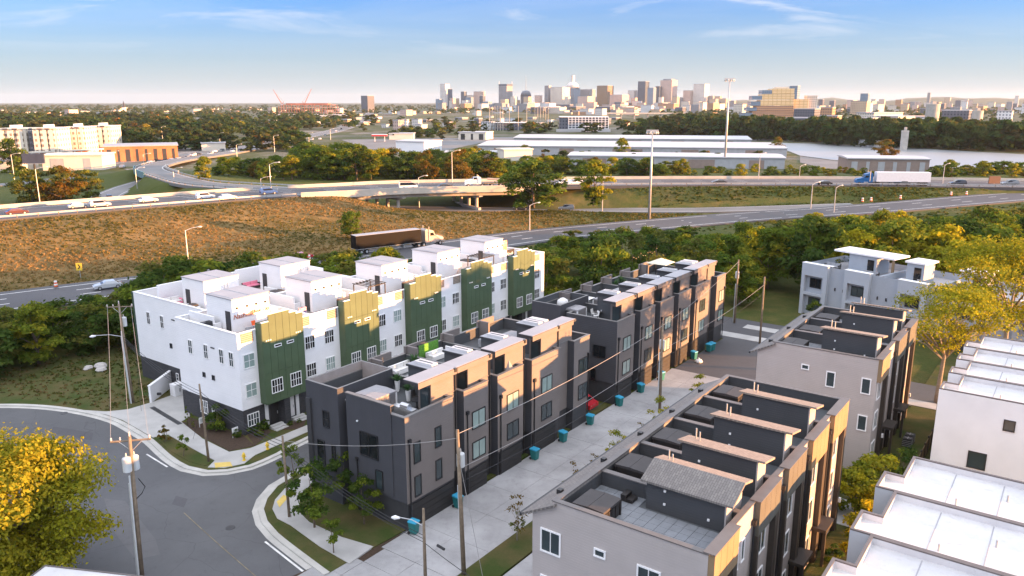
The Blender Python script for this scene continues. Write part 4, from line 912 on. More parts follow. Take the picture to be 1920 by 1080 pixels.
def chair(label, u, w, z, rz, mt, leg='black_metal', group=None):
    p, r = at(u, w, z, rz); t = empty('chair', p, r, label, 'chair', group)
    MB().box(-.24, .24, -.24, .24, .4, .46).build('seat', MT[mt], t); m = MB(); m.add([(-.24, .2, .47), (.24, .2, .47), (.26, .3, .95), (-.26, .3, .95), (-.24, .25, .47), (.24, .25, .47), (.26, .35, .95), (-.26, .35, .95)], [(0, 3, 2, 1), (4, 5, 6, 7), (3, 7, 6, 2), (0, 4, 7, 3), (1, 2, 6, 5)]); m.build('backrest', MT[mt], t)
    for x in (-.21, .21):
        for y in (-.21, .21): MB().tube([(x, y, .4), (x * 1.1, y * 1.1, 0)], .02, 5).build('leg', MT[leg], t)
    return t
def planter(label, u, w, z, h=.6, ph=1.0, pot='white_trim', group=None):
    p, r = at(u, w, z); t = empty('potted_plant', p, r, label, 'plant', group)
    MB().lathe([(.16, 0), (.24, h), (.2, h), (.19, h - .06)], 10).build('pot', MT[pot], t); m = MB(); rr = random.Random(int(u * 100 + w))
    for k in range(70):
        a = rr.uniform(0, 6.28); e = rr.uniform(.5, 1.5); L = ph * rr.uniform(.5, 1); d = Vector((math.cos(a) * math.cos(e), math.sin(a) * math.cos(e), math.sin(e))); q = d.cross(Vector((0, 0, 1))).normalized() * .045; b0 = Vector((0, 0, h - .05)); mid = b0 + d * L * .6; end = b0 + d * L - Vector((0, 0, .12 * L))
        m.add([b0, mid - q, end, mid + q], [(0, 1, 2, 3)])
    m.build('leaves', MT['plant_green'], t); return t
def grill(label, u, w, z, rz, L=1.4):
    p, r = at(u, w, z, rz); t = empty('grill', p, r, label, 'grill')
    MB().box(-L / 2, L / 2, -.3, .3, 0, .85).build('cabinet', MT['chrome'], t); m = MB(); m.tube([(-.4, 0, .95), (.4, 0, .95)], .26, 12); m.build('hood', MT['chrome'], t); MB().box(-L / 2 - .3, -L / 2 - .003, -.25, .25, .8, .86).build('side_shelf', MT['chrome'], t); MB().tube([(-.35, -.34, .9), (.35, -.34, .9)], .02, 6).build('handle', MT['black_metal'], t)
    for k in range(3): MB().box(-L / 2 + .05 + k * L / 3, -L / 2 + .3 + k * L / 3, -.315, -.302, .1, .7).build('door', MT['chrome'], t)
    return t
ZD, ZW, ZT = 8.21, 9.36, 9.46
# charcoal row by the street: first terrace
hot_tub('grey panelled hot tub with closed cover on the first charcoal terrace', 41.0, 43.3, ZD, 0, 2.2, 1.5, )
grill('stainless steel grill cabinet beside the first charcoal stair tower', 41.2, 40.3, ZD, -90, 1.9)
sofa('low white sectional sofa along the front parapet of the charcoal corner terrace', 39.75, 40.9, ZD, 90, 1.8, 'wicker', 'cushion_white')
table('small round dark patio table beside the grill on the charcoal terrace', 43.2, 41.0, ZD, 0, 1.0, 1, .72, 'black_metal', 'black_metal', rnd=True)
chair('dark metal patio chair between table and party wall on the first charcoal terrace', 44.1, 41.9, ZD, 10, 'wicker', group=None)
planter('tall white planter with spiky plant by the first charcoal party wall', 45.0, 44.9, ZD, .9, 1.0)
planter('slim white planter with green plant beside the round patio table', 43.9, 42.6, ZD, .9, .9)
table('low white bench table beside the grey hot tub', 43.3, 44.2, ZD, 0, 1.2, .5, .45, 'white_trim', 'white_trim')
# second terrace
sofa('long white sofa against the rear parapet of the second charcoal terrace', 48.6, 47.9, ZD, 0, 2.6, 'white_trim', 'cushion_white')
table('wide low grey table in front of the white sofa', 48.4, 45.4, ZD, 0, 2.4, 1.4, .5, 'tub_cover', 'char_trim')
planter('leafy plant in white pot at the end of the white sofa', 50.0, 47.6, ZD, .6, 1.3)
for k, (du, dw, rz) in enumerate(((-.1, 0, -60), (1.3, -.9, -120))): chair('teak patio chair with blue cushion beside the second party wall', 49.4 + du * .5, 46.3 + dw * 2, ZD, rz, 'teak', 'teak', 'teak patio chairs')
table('small round white table between two teak chairs', 49.5, 45.2, ZD, 0, .8, .8, .6, 'white_trim', 'chrome', rnd=True)
grill('black and steel barbecue by the party wall of the second terrace', 49.6, 42.6, ZD, 0, 1.2)
# third and fourth terraces
hot_tub('open hot tub with pale water and its white cover standing up', 53.0, 44.4, ZD, 0, 2.1, .95, 'tub_grey', 'tub_cover', None, True)
p, r = at(54.0, 48.7, ZD); t = empty('green_wall', p, r, 'bright green artificial grass panel on the rear parapet', 'wall panel'); MB().box(-2.2, .6, .1, .2, .15, 1.55).build('backing', MT['char_trim'], t); MB().box(-2.15, .55, .02, .098, .2, 1.5).build('turf', MT['turf'], t)
sofa('pale sectional sofa in front of the green grass panel', 53.4, 47.9, ZD, 0, 2.2, 'cushion_white', 'cushion_white')
sofa('lilac grey sofa under covers on the double charcoal terrace', 59.6, 46.6, ZD, 0, 2.0, 'cushion_grey', 'cushion_grey')
hot_tub('beige covered hot tub beside the double stair tower', 60.6, 44.2, ZD, 0, 2.0, 1.3, 'tub_grey', 'tub_cover')
chair('white patio chair beside the beige hot tub', 58.5, 44.6, ZD, 40, 'cushion_white', 'white_trim')
p, r = at(56.6, 39.3, ZD - .1); t = empty('umbrella', W(53.0, 39.15, ZD), ROT, 'closed brown patio umbrella leaning over the charcoal balcony', 'umbrella'); MB().lathe([(.45, .9), (.03, 1.7)], 8).build('canopy', MT['taupe_trim'], t); MB().tube([(0, 0, 0), (0, 0, .9)], .03, 6).build('pole', MT['steel'], t)
# second charcoal row
hot_tub('grey hot tub on the first terrace of the row by the woods', 73.4, 45.0, ZD, 0, 1.9, 1.25)
sofa('pale grey outdoor sofa by the front parapet of the row by the woods', 72.6, 40.9, ZD, 90, 2.4, 'cushion_grey', 'cushion_grey')
p, r = at(75.0, 47.6, ZD); t = empty('egg_chair', p, r, 'round white swing chair on the first terrace of the row by the woods', 'chair'); MB().lathe([(.05, .3), (.55, .6), (.7, 1.0), (.6, 1.4), (.2, 1.65)], 12).build('shell', MT['cushion_white'], t, smooth=True); MB().lathe([(.5, 0), (.5, .05), (.06, .08), (.06, .31)], 10).build('stand', MT['black_metal'], t)
for k, (u, w) in enumerate(((75.0, 43.4), (75.6, 42.6), (74.4, 42.8))): chair('white patio chair around the dark table on the row by the woods', u, w, ZD, 120 * k, 'cushion_white', 'white_trim', 'white chairs on the terrace by the woods')
table('dark patio table between white chairs on the row by the woods', 75.0, 42.9, ZD, 0, 1.0, 1.0, .74, 'wicker', 'black_metal', rnd=True)
hot_tub('grey hot tub on the second terrace of the row by the woods', 79.2, 44.4, ZD, 0, 2.0, 1.2)
table('long white table on the second terrace of the row by the woods', 79.6, 47.0, ZD, 0, 2.0, .9, .74, 'white_trim', 'white_trim')
hot_tub('grey hot tub on the third terrace of the row by the woods', 84.3, 45.0, ZD, 0, 2.0, 1.1)
table('white serving table on the third terrace of the row by the woods', 84.0, 47.4, ZD, 0, 1.5, .7, .74, 'white_trim', 'white_trim')
sofa('dark wicker sofa on the fourth terrace of the row by the woods', 88.6, 46.0, ZD, 0, 2.4, 'wicker', 'cushion_grey')
planter('blue potted bush on the fourth terrace of the row by the woods', 87.9, 47.8, ZD, .5, 1.3, 'blue_fabric')
planter('tall green plant beside the blue pot on the fourth terrace', 89.6, 47.8, ZD, .6, 1.6, 'wicker')
sofa('red cushioned sofa on the last terrace of the row by the woods', 96.0, 44.6, ZD, 0, 2.2, 'wicker', 'red')
p, r = at(98.5, 46.6, ZD); t = empty('gazebo', p, r, 'cream gazebo roof on the last terrace by the woods', 'gazebo')
MB().add([(-1.5, -1.5, 2.1), (1.5, -1.5, 2.1), (1.5, 1.5, 2.1), (-1.5, 1.5, 2.1), (0, 0, 2.75)], [(0, 1, 4), (1, 2, 4), (2, 3, 4), (3, 0, 4), (3, 2, 1, 0)]).build('canopy', MT['cream'], t)
for x in (-1.4, 1.4):
    for y in (-1.4, 1.4): MB().tube([(x, y, 0), (x, y, 2.1)], .04, 6).build('post', MT['black_metal'], t)
# string of lights along the last terrace
p, r = at(94.5, 48.9, 0); t = empty('string_lights', p, r, 'string of small bulbs sagging along the last terrace by the woods', 'string lights'); pts = [(k * .35, 0, 11.6 - .5 * math.sin(math.pi * (k % 7) / 7)) for k in range(22)]; MB().tube(pts, .012, 4).build('cable', MT['wire'], t)
bm_ = MB().lathe([(.03, -.1), (.05, -.05), (.02, 0)], 6).mesh('bulb', mat('bulb_glass', (0.9, 0.6, 0.25), 0.2, 0.05))
for q in pts[1::2]: link('bulb', bm_, t, q)
for q in (pts[0], pts[7], pts[14], pts[21]): MB().tube([(q[0], 0, 9.3), (q[0], 0, 11.7)], .025, 5).build('post', MT['black_metal'], t)
# taupe rows: tubs
for k, (u, lab) in enumerate(((34.95, 'dark brown covered hot tub on the grey paver terrace'), (40.3, 'black hot tub on the second taupe terrace'), (45.3, 'black hot tub on the third taupe terrace'), (50.4, 'black hot tub on the fourth taupe terrace'), (55.6, 'black hot tub on the fifth taupe terrace'))): hot_tub(lab, u if k == 0 else u + .3, 19.75 if k == 0 else 20.2, ZT + (.035 if k == 0 else 0), 0, 1.9 if k == 0 else 1.9, .95, 'tub_black', 'tub_cover_dark')
for u, lab in ((72.0, 'first'), (77.3, 'middle'), (82.8, 'last')): hot_tub('brown topped hot tub on the %s terrace of the taupe row beyond the garden walk' % lab, u, 20.2, ZT, 0, 1.9, .9, 'tub_black', 'tub_cover_dark')
t = empty('tub_steps', W(37.7, 19.2, ZT + .04), ROT, 'small black steps beside the grey paver terrace party wall', 'steps'); MB().box(-.35, .35, -.4, .0, 0, .2).build('step', MT['tub_black'], t); MB().box(-.35, .35, 0.003, .35, 0, .4).build('step', MT['tub_black'], t)
# white row terraces
hot_tub('dark hot tub with brown cover on the second white terrace', 58.6, 65.3, ZW, 0, 2.1, 1.1, 'tub_black', 'tub_cover_brown'); hot_tub('dark hot tub with brown cover on the third white terrace', 69.0, 65.3, ZW, 0, 2.1, 1.1, 'tub_black', 'tub_cover_brown')
sofa('grey patterned outdoor sofa below the lettering on the first white terrace', 46.3, 65.4, ZW, 0, 2.4, 'cushion_grey', 'cushion_grey')
table('low black coffee table on the first white terrace', 46.0, 64.5, ZW, 0, 1.3, .7, .4, 'black_metal', 'black_metal')
chair('orange cushioned chair below the lettering on the first white terrace', 46.9, 66.6, ZW, 10, 'orange'); chair('pink cushioned chair on the first white terrace', 49.2, 66.3, ZW, -30, 'pink')
p, r = at(43.6, 69.9, ZW); t = empty('covered_grill', p, r, 'dark covered grill beside the first white stair tower', 'grill'); MB().add([(-.7, -.35, 0), (.7, -.35, 0), (.7, .35, 0), (-.7, .35, 0), (-.6, -.28, 1.1), (.6, -.28, 1.1), (.6, .28, 1.1), (-.6, .28, 1.1)], [(4, 5, 6, 7), (0, 1, 5, 4), (1, 2, 6, 5), (2, 3, 7, 6), (3, 0, 4, 7)]).build('cover', MT['char_trim'], t); MB().box(-.2, .2, -.1, .1, 1.102, 1.16).build('handle', MT['black_metal'], t)
def pergola(label, u, w, L, D):
    p, r = at(u, w, ZW); t = empty('pergola', p, r, label, 'pergola', 'open metal pergola frames')
    for x in (-L / 2, L / 2):
        for y in (-D / 2, D / 2): MB().box(x - .05, x + .05, y - .05, y + .05, 0, 2.2).build('post', MT['brown_post'], t)
    for y in (-D / 2, D / 2): MB().box(-L / 2, L / 2, y - .04, y + .04, 2.202, 2.3).build('beam', MT['brown_post'], t)
    for k in range(6): x = -L / 2 + k * L / 5; MB().box(x - .03, x + .03, -D / 2 - .2, D / 2 + .2, 2.302, 2.38).build('rafter', MT['brown_post'], t)
pergola('brown metal pergola frame on the second white terrace', 61.6, 65.4, 2.6, 2.4); pergola('brown metal pergola frame on the fourth white terrace', 82.2, 65.4, 2.6, 2.4)
for k, (u, g_) in enumerate(((78.0, 'a'), (79.4, 'b'))):
    p, r = at(u, 65.4, ZW); t = empty('lounge_chair', p, r, 'domed wicker lounge chair on the fourth white terrace', 'chair', 'domed wicker lounge chairs'); MB().lathe([(.62, .1), (.66, .45), (.5, .95), (.2, 1.25)], 12).build('shell', MT['taupe_trim'], t, smooth=True); MB().lathe([(.5, .451), (.5, .55)], 12, (0, -.25, 0)).build('cushion', MT['cushion_white'], t); MB().lathe([(.3, 0), (.3, .1)], 10).build('base', MT['wicker'], t)
p, r = at(88.0, 66.3, ZW); t = empty('mural_screen', p, r, 'orange and white patterned screen on the last white terrace', 'screen')
MB().box(1.2, 3.0, 1.2, 1.3, 0, 3.0).build('panel', brickmat('orange_mural', (0.5, 0.16, 0.05), (0.75, 0.6, 0.45), (0.3, 0.12, 0.06), .5, .35, 0), t); MB().box(1.1, 1.19, 1.18, 1.32, 0, 3.05).build('post', MT['char_trim'], t)
p, r = at(91.6, 66.0, ZW); t = empty('sign_board', p, r, 'black board with white script on the last white terrace', 'sign'); MB().box(-1.2, 1.2, 1.5, 1.58, .2, 1.5).build('board', MT['tub_black'], t)
cu = bpy.data.curves.new('lettering', 'FONT'); cu.body = 'Nash'; cu.size = .8; cu.shear = .3; cu.align_x = 'CENTER'; cu.resolution_u = 2; o_ = bpy.data.objects.new('t', cu); COL.objects.link(o_); me_ = bpy.data.meshes.new_from_object(o_.evaluated_get(bpy.context.evaluated_depsgraph_get())); bpy.data.objects.remove(o_); me_.materials.clear(); me_.materials.append(MT['white_trim']); o_ = link('lettering', me_, t, (0, 1.49, .6)); o_.rotation_euler = (R(90), 0, 0)
hot_tub('dark hot tub with flat cover on the last white terrace', 84.0, 69.5, ZW, 0, 1.8, .9, 'tub_black', 'tub_cover_dark')
sofa('pink cushioned sofa on the rear white terrace', 47.6, 83.0, ZW, 0, 2.2, 'pink', 'cushion_white'); sofa('pink and red sofa on the second rear white terrace', 58.0, 82.6, ZW, 0, 2.2, 'wicker', 'pink')
hot_tub('black covered hot tub beside the first rear white stair tower', 46.9, 78.0, ZW, 0, 1.0, .9, 'tub_black', 'tub_cover_dark'); hot_tub('black covered hot tub beside the second rear white stair tower', 57.0, 76.4, ZW, 0, 1.6, .7, 'tub_black', 'tub_cover_dark')
p, r = at(52.4, 66.0, ZW); t = empty('banner', p, r, 'blue and white banner leaning on the party wall of the white row', 'banner'); MB().box(-.5, .5, -.05, .0, .1, 1.3).build('cloth', brickmat('banner_pattern', (0.05, 0.08, 0.3), (0.7, 0.7, 0.72), (0.4, 0.05, 0.06), .2, .18, 0), t); MB().tube([(-.5, 0.03, 0), (-.5, 0.03, 1.4)], .02, 5).build('pole', MT['steel'], t)
planter('potted red flowers on the second white terrace', 60.7, 64.6, ZW, .4, .7, 'orange')
for k, (a, d, lab) in enumerate(((2.2, 4.2, 'first'), (9.0, 3.0, 'middle'), (17.0, 3.0, 'last'))):
    q = PALE_ROOT.location + Matrix.Rotation(PALE_ROOT.rotation_euler[2], 3, 'Z') @ Vector((a, d, 6.81)); t = sofa('grey outdoor sofa on the %s terrace of the pale row' % lab, 0, 0, 0, 0, 2.4, 'wicker', 'cushion_grey'); t.location = q; t.rotation_euler[2] = PALE_ROOT.rotation_euler[2]
    q = PALE_ROOT.location + Matrix.Rotation(PALE_ROOT.rotation_euler[2], 3, 'Z') @ Vector((a + .5, d - 1.8, 6.81)); t = table('white patio table on the %s terrace of the pale row' % lab, 0, 0, 0, 0, 1.6, .9, .7, 'white_trim', 'steel'); t.location = q; t.rotation_euler[2] = PALE_ROOT.rotation_euler[2] + .2
# ------------------------------------------------------------------ utility poles and wires, bins, hydrants ...
def at_px(px, py): p = G(px, py); return Vector((p.x, p.y, 0.0))
POLES = {}
def pole(key, label, px, py, h, lean=(0, 0), r=.16, arm=None, arm_len=2.6, trafo=0, lamp=None, conduit=0, group=None, steel=False):
    base = at_px(px, py); t = empty('utility_pole', base, 0, label, 'utility pole', group)
    top = Vector((lean[0], lean[1], h)); MB().tube([(0, 0, -.3), (lean[0] * .5, lean[1] * .5, h * .5), tuple(top)], [r, r * .85, r * .65], 9).build('shaft', MT['wood_pole'], t, smooth=True)
    ends = []
    if arm is not None:
        d = Vector((math.cos(arm), math.sin(arm), 0)); q = Vector((-d.y, d.x, 0)); c = top - Vector((0, 0, .35))
        a, b_ = c - d * arm_len / 2 + q * .15, c + d * arm_len / 2 + q * .15
        MB().tube([a, b_], .07, 4).build('crossarm', MT['wood_pole'], t)
        for s in (-1, 1): MB().tube([c + d * s * .75 + q * .15, c - Vector((0, 0, .75)) + q * .12], .03, 4).build('brace', MT['steel'], t)
        for k, f in enumerate((-.95, -.5, .5, .95)):
            p = c + d * f * arm_len / 2 + q * .15
            if k in (0, 3, 1): MB().lathe([(.03, .06), (.07, .12), (.04, .18), (.07, .22), (.03, .3)], 8, tuple(p)).build('insulator', MT['ceramic'], t); ends.append(base + p + Vector((0, 0, .3)))
        MB().lathe([(.03, 0), (.07, .1), (.04, .18), (.07, .24), (.03, .34)], 8, tuple(top)).build('insulator', MT['ceramic'], t)
    for k in range(trafo):
        a = (arm or 0) + R(80 if k == 0 else -110); o = Vector((math.cos(a), math.sin(a), 0)) * .48; z0 = h - (2.6 if arm is not None else 2.9) + .3 * k; c = Vector((lean[0] * z0 / h, lean[1] * z0 / h, z0)) + o
        tr = MB().lathe([(.05, 0), (.27, .04), (.28, .1), (.28, .95), (.26, 1.0), (.1, 1.08)], 14, tuple(c)).build('transformer', MT['transformer'], t, smooth=False); MB().lathe([(.03, 1.05), (.06, 1.15), (.03, 1.35)], 6, tuple(c)).build('bushing', MT['ceramic'], tr); MB().tube([c - o * .9 + Vector((0, 0, .5)), c + Vector((0, 0, .5))], .05, 4).build('bracket', MT['steel'], tr)
    if lamp is not None:
        a, L, z = lamp; d = Vector((math.cos(a), math.sin(a), 0)); p0 = Vector((lean[0] * z / h, lean[1] * z / h, z)); arm_o = MB().tube([p0, p0 + d * L * .5 + Vector((0, 0, .35)), p0 + d * L + Vector((0, 0, .4))], .035, 6).build('lamp_arm', MT['steel'], t); e = p0 + d * L + Vector((0, 0, .36)); hd = MB(); hd.tube([e, e + d * .35 + Vector((0, 0, -.02)), e + d * .6 + Vector((0, 0, -.05))], [.07, .16, .06], 8); hd.build('lamp_head', MT['white_trim'], arm_o, smooth=True)
    for k in range(conduit):
        a = 2.2 + k * 1.1; o = Vector((math.cos(a), math.sin(a), 0)) * (r + .08); MB().tube([o, o + Vector((lean[0] * .6, lean[1] * .6, h * (.62 + .06 * k)))], .06, 6).build('conduit', MT['transformer'], t)
    POLES[key] = (base, top, h); return t
def tp(key, z=None, off=(0, 0, 0)):
    base, top, h = POLES[key]; z = h if z is None else z; return base + Vector((top.x * z / h, top.y * z / h, z)) + Vector(off)
pole('A', 'utility pole with lit crossarm, two transformers and cables beside the yellow tree', 266, 1082, 10.4, (.25, .1), .17, R(12), 2.5, 2, None, 3)
MB().tube([tp('A', 7.4, (.35, 0, 0)) - POLES['A'][0], tp('A', 7.0, (.75, 0, -.2)) - POLES['A'][0], tp('A', 6.3, (.5, 0, 0)) - POLES['A'][0], tp('A', 5.9, (.1, 0, 0)) - POLES['A'][0]], .035, 5).build('cable_loop', MT['wire'], [o for o in bpy.data.objects if o.name == 'utility_pole'][0])
pole('B', 'utility pole with transformer, grey conduits and street lamp arm on the grass lot', 250, 757, 11.2, (-.3, 0), .17, R(8), 2.6, 1, (R(200), 2.6, 7.6), 3)
pole('C', 'slim bare wooden pole on the pavement verge beside the white row corner', 392, 868, 7.6, (-.2, 0), .12)
pole('D', 'bare wooden pole with young tree at the charcoal row corner', 543, 972, 7.0, (-.1, 0), .12)
pole('E', 'tall utility pole with grey transformer at the edge of the concrete alley', 870, 1079, 10.8, (-.3, .1), .17, None, 2.5, 1, None, 1)
pole('F', 'short wooden pole carrying the cobra head street lamp over the alley entrance', 798, 1102, 5.9, (0, 0), .13, None, 2, 0, (R(165), 1.7, 4.6), 0)
pole('G', 'utility pole with transformer halfway along the concrete alley', 1237, 770, 9.6, (-.1, 0), .16, None, 2, 1, None, 2)
pole('H', 'plain utility pole beside the far parking asphalt', 1424, 650, 9.6, (0, 0), .15, None, 2, 0, None, 0)
pole('I', 'utility pole with grey transformer in front of the woods', 1377, 606, 9.6, (0, 0), .16, None, 2, 1, None, 1)
def wire(a, b, sag, r=.018, mt='wire', label='', group='overhead wires', n=16):
    a, b = Vector(a), Vector(b); pts = [a.lerp(b, k / n) - Vector((0, 0, sag * 4 * (k / n) * (1 - k / n))) for k in range(n + 1)]; c = (a + b) / 2
    return tag(MB().tube([p - a for p in pts], r, 4, caps=False).build('power_line', MT[mt], None, a), label, 'wire', group)
AL = 'overhead line strung pole to pole along the concrete alley'
wire(tp('E', 10.5), tp('G', 9.4), .5, .022, 'wire_light', AL); wire(tp('E', 8.0), tp('G', 6.6), .6, .02, 'wire_light', AL); wire(tp('E', 7.0), tp('G', 5.6), .7, .022, 'wire', AL)
wire(tp('G', 9.4), tp('I', 9.3), .4, .02, 'wire_light', 'overhead line from the alley pole to the pole by the woods', 'lines beyond the alley pole'); wire(tp('G', 6.8), tp('H', 8.5), .5, .02, 'wire_light', 'overhead line from the alley pole to the far parking pole'); wire(tp('G', 5.8), tp('H', 7.4), .5, .02, 'wire', 'lower overhead line from the alley pole to the far parking pole')
wire(tp('E', 10.2), tp('D', 6.6), .5, .018, 'wire_light', 'thin pale line crossing the charcoal end wall to the corner pole')
for k in range(3): wire(tp('D', 6.4 - .3 * k), tp('F', 3.9 - .25 * k), .5, .025, 'wire', 'black cable sagging from the corner pole to the street lamp pole', 'black cables at the corner')
wire(tp('F', 3.4), tp('F', 3.4) + Vector((7, -6, -1.0)), .3, .03, 'wire', 'thick black cable running on from the street lamp pole')
m = MB(); d = (tp('F', 3.6) + Vector((.9, -.4, -.15))) ; tag(MB().tube([Vector((0, 0, 0)), Vector((.5, -.35, -.1))], [.09, .09], 8).build('cable_splice', MT['wire'], None, d), 'black splice case on the cable by the street lamp pole', 'cable box')
for k in range(3): wire(tp('B', 7.6 - .25 * k), tp('C', 6.9 - .3 * k), .6, .025, 'wire', 'black cable from the grass lot pole to the slim verge pole', 'black cables along the street'); wire(tp('C', 6.9 - .3 * k), tp('D', 6.5 - .3 * k), .5, .025, 'wire', 'black cable from the slim verge pole to the corner pole', 'black cables across the street')
for f in (-1.15, 0, 1.15): wire(tp('A', 10.1, (f, f * .2, .15)), tp('B', 10.9, (f, f * .15, .15)), .8, .013, 'wire_light', 'thin bare line between the two crossarm poles', 'bare lines between crossarms')
for f in (-1.2, 1.2): wire(tp('B', 10.9, (f, f * .15, -.3)), POLES['B'][0] + Vector((f * 1.4 + .4, -2.6, .2)), 0, .016, 'wire', 'straight guy wire from the grass lot pole to the ground', 'guy wires', 2)
wire(tp('E', 9.0), POLES['E'][0] + Vector((1.6, -2.2, .1)), 0, .016, 'wire_light', 'guy wire anchored beside the tall alley pole', 'guy wires of the alley', 2)
wire(tp('C', 5.5), at_px(362, 826) + Vector((0, 0, .1)), 0, .014, 'wire', 'guy wire of the slim verge pole', None, 2)
# bins
def bin_thing(label, u, w, rz, group=None, lid='blue_lid'):
    t = empty('wheelie_bin', W(u, w, .09), ROT + R(rz), label, 'bin', group)
    MB().add([(-.24, -.26, .06), (.24, -.26, .06), (.24, .26, .06), (-.24, .26, .06), (-.3, -.34, .98), (.3, -.34, .98), (.3, .34, .98), (-.3, .34, .98)], [(0, 3, 2, 1), (4, 5, 6, 7), (0, 1, 5, 4), (1, 2, 6, 5), (2, 3, 7, 6), (3, 0, 4, 7)]).build('body', MT['teal_bin'], t)
    MB().add([(-.33, -.38, .985), (.33, -.38, .985), (.33, .36, .985), (-.33, .36, .985), (-.3, -.34, 1.07), (.3, -.34, 1.07), (.31, .36, 1.1), (-.31, .36, 1.1)], [(0, 3, 2, 1), (4, 5, 6, 7), (0, 1, 5, 4), (1, 2, 6, 5), (2, 3, 7, 6), (3, 0, 4, 7)]).build('lid', MT[lid], t)
    for x in (-.27, .27): m = MB(); m.wheel((0, 0, 0), .12, .06, 12); o = m.build('wheel', MT['rubber'], t, (x, .3, .12), R(90))
    MB().tube([(-.2, .4, 1.0), (.2, .4, 1.0)], .018, 5).build('handle', MT['teal_bin'], t); return t
BL = 'teal wheelie bin by a garage of the charcoal row near the street'
for u in (44.2, 55.1, 59.9, 65.0): bin_thing(BL, u, 37.75, random.uniform(-15, 15), 'bins of the charcoal row by the street')
bin_thing('teal wheelie bin with blue lid at the alley mouth by the charcoal corner', 39.2, 37.9, 10)
BL = 'teal wheelie bin with blue lid along the charcoal row by the woods'
for u, w in ((71.2, 37.8), (76.2, 37.8), (81.3, 37.75), (90.8, 37.8), (94.9, 37.5), (95.7, 37.4)): bin_thing(BL, u, w, random.uniform(-20, 20), 'bins of the charcoal row by the woods')
t = empty('rubbish_bag', W(90.0, 36.8, .06), ROT, 'crumpled white rubbish bag beside a bin by the woods', 'bag'); MB().lathe([(.35, 0), (.5, .15), (.4, .35), (.1, .5)], 9).build('bag', MT['cushion_white'], t, smooth=True); MB().lathe([(.06, .48), (.12, .6)], 6).build('knot', MT['cushion_white'], t)
def hydrant(px, py):
    t = empty('hydrant', at_px(px, py) + Vector((0, 0, .14)), 0, 'yellow fire hydrant on the verge of the white row pavement', 'hydrant', 'yellow fire hydrants')
    MB().lathe([(.17, 0), (.17, .06), (.11, .07), (.11, .5), (.15, .52), (.15, .58), (.12, .68), (.05, .74), (.05, .8)], 12).build('barrel', MT['yellow'], t)
    for s in (-1, 1): MB().tube([(0, 0, .42), (s * .2, 0, .42)], .06, 8).build('nozzle', MT['yellow'], t)
    MB().tube([(0, 0, .4), (0, -.2, .4)], .08, 8).build('pumper_cap', MT['yellow'], t)
hydrant(458, 866); hydrant(502, 845)
def ac_unit(label, u, w, z, group=None):
    t = empty('air_conditioner', W(u, w, z), ROT, label, 'air conditioner', group); MB().box(-.4, .4, -.4, .4, 0, .8).build('cabinet', MT['char_trim'], t)
    for k in range(4): MB().box(-.41, .41, -.41, .41, .1 + k * .17, .14 + k * .17).build('louvre', MT['steel'], t)
    MB().lathe([(.36, .801), (.36, .84), (.3, .84), (.3, .81)], 14).build('fan_ring', MT['black_metal'], t); MB().box(-.28, .28, -.04, .04, .81, .83).box(-.04, .04, -.28, .28, .831, .85).build('fan_blade', MT['steel'], t)
for i, u in enumerate((42.6, 43.7, 48.3, 49.4)): ac_unit('dark air conditioner on the ground beside the taupe row entries', u, 10.8, .1, 'air conditioners of the taupe row')
for i, u in enumerate((78.4, 79.5)): ac_unit('dark air conditioner on the lawn of the taupe row beyond the garden walk', u, 10.8, .1, 'air conditioners beyond the garden walk')
# portable toilet, rocks, meter boxes, fence
t = empty('portable_toilet', W(73.0, 24.2, .05), ROT, 'white and grey portable cabin beside the taupe row corner', 'cabin'); MB().box(-.55, .55, -.55, .55, .1, 2.1).build('body', MT['white_trim'], t); MB().add([(-.6, -.6, 2.102), (.6, -.6, 2.102), (.6, .6, 2.102), (-.6, .6, 2.102), (-.4, -.4, 2.4), (.4, -.4, 2.4), (.4, .4, 2.4), (-.4, .4, 2.4)], [(4, 5, 6, 7), (0, 1, 5, 4), (1, 2, 6, 5), (2, 3, 7, 6), (3, 0, 4, 7), (3, 2, 1, 0)]).build('roof', MT['membrane_grey'], t); MB().box(-.6, -.552, -.42, .42, .15, 2.0).build('door', MT['transformer'], t)
rk = at_px(175, 693); rr = random.Random(5)
for k in range(5):
    m = MB(); s = rr.uniform(.35, .8); m.lathe([(s * .8, 0), (s, s * .25), (s * .75, s * .6), (s * .2, s * .75)], 7); o = m.build('boulder', mat('pale_rock', (.42, .40, .38), .9, .2, 3) if k == 0 else bpy.data.materials['pale_rock'], None, rk + Vector((rr.uniform(-1.3, 1.6), rr.uniform(-.8, .8), .1)), rr.uniform(0, 6)); tag(o, 'pale boulder in the rock pile on the grass lot', 'rock', 'pale boulders on the grass lot')
gw = empty('garden_wall', at_px(283, 757) + Vector((0, 0, .1)), 0, 'white rendered wall beside the driveway of the white row', 'wall'); e = at_px(333, 718) - at_px(283, 757); dn = e.normalized(); q = Vector((-dn.y, dn.x, 0)) * .12
MB().prism([tuple(v[:2]) for v in (-q, e - q, e + q, q)], 0, 1.9).build('wall', MT['white_stucco'], gw); MB().prism([tuple(v[:2]) for v in (-q * 1.5, e - q * 1.5, e + q * 1.5, q * 1.5)], 1.902, 1.97).build('coping', MT['white_trim'], gw); MB().box(.9, 1.3, -.3, -.1, 1.0, 1.25).build('wall_lamp', MT['black_metal'], gw)
eb = empty('electrical_cabinet', at_px(334, 742) + Vector((0, 0, .12)), ROT, 'white electrical cabinet on the driveway by the rendered wall', 'cabinet'); MB().box(-.6, .6, -.5, .5, 0, 1.3).build('cabinet', MT['white_trim'], eb); MB().box(-.64, .64, -.54, .54, 1.302, 1.36).build('lid', MT['white_trim'], eb); MB().box(-.1, .1, -.53, -.502, .5, .9).build('handle', MT['steel'], eb)
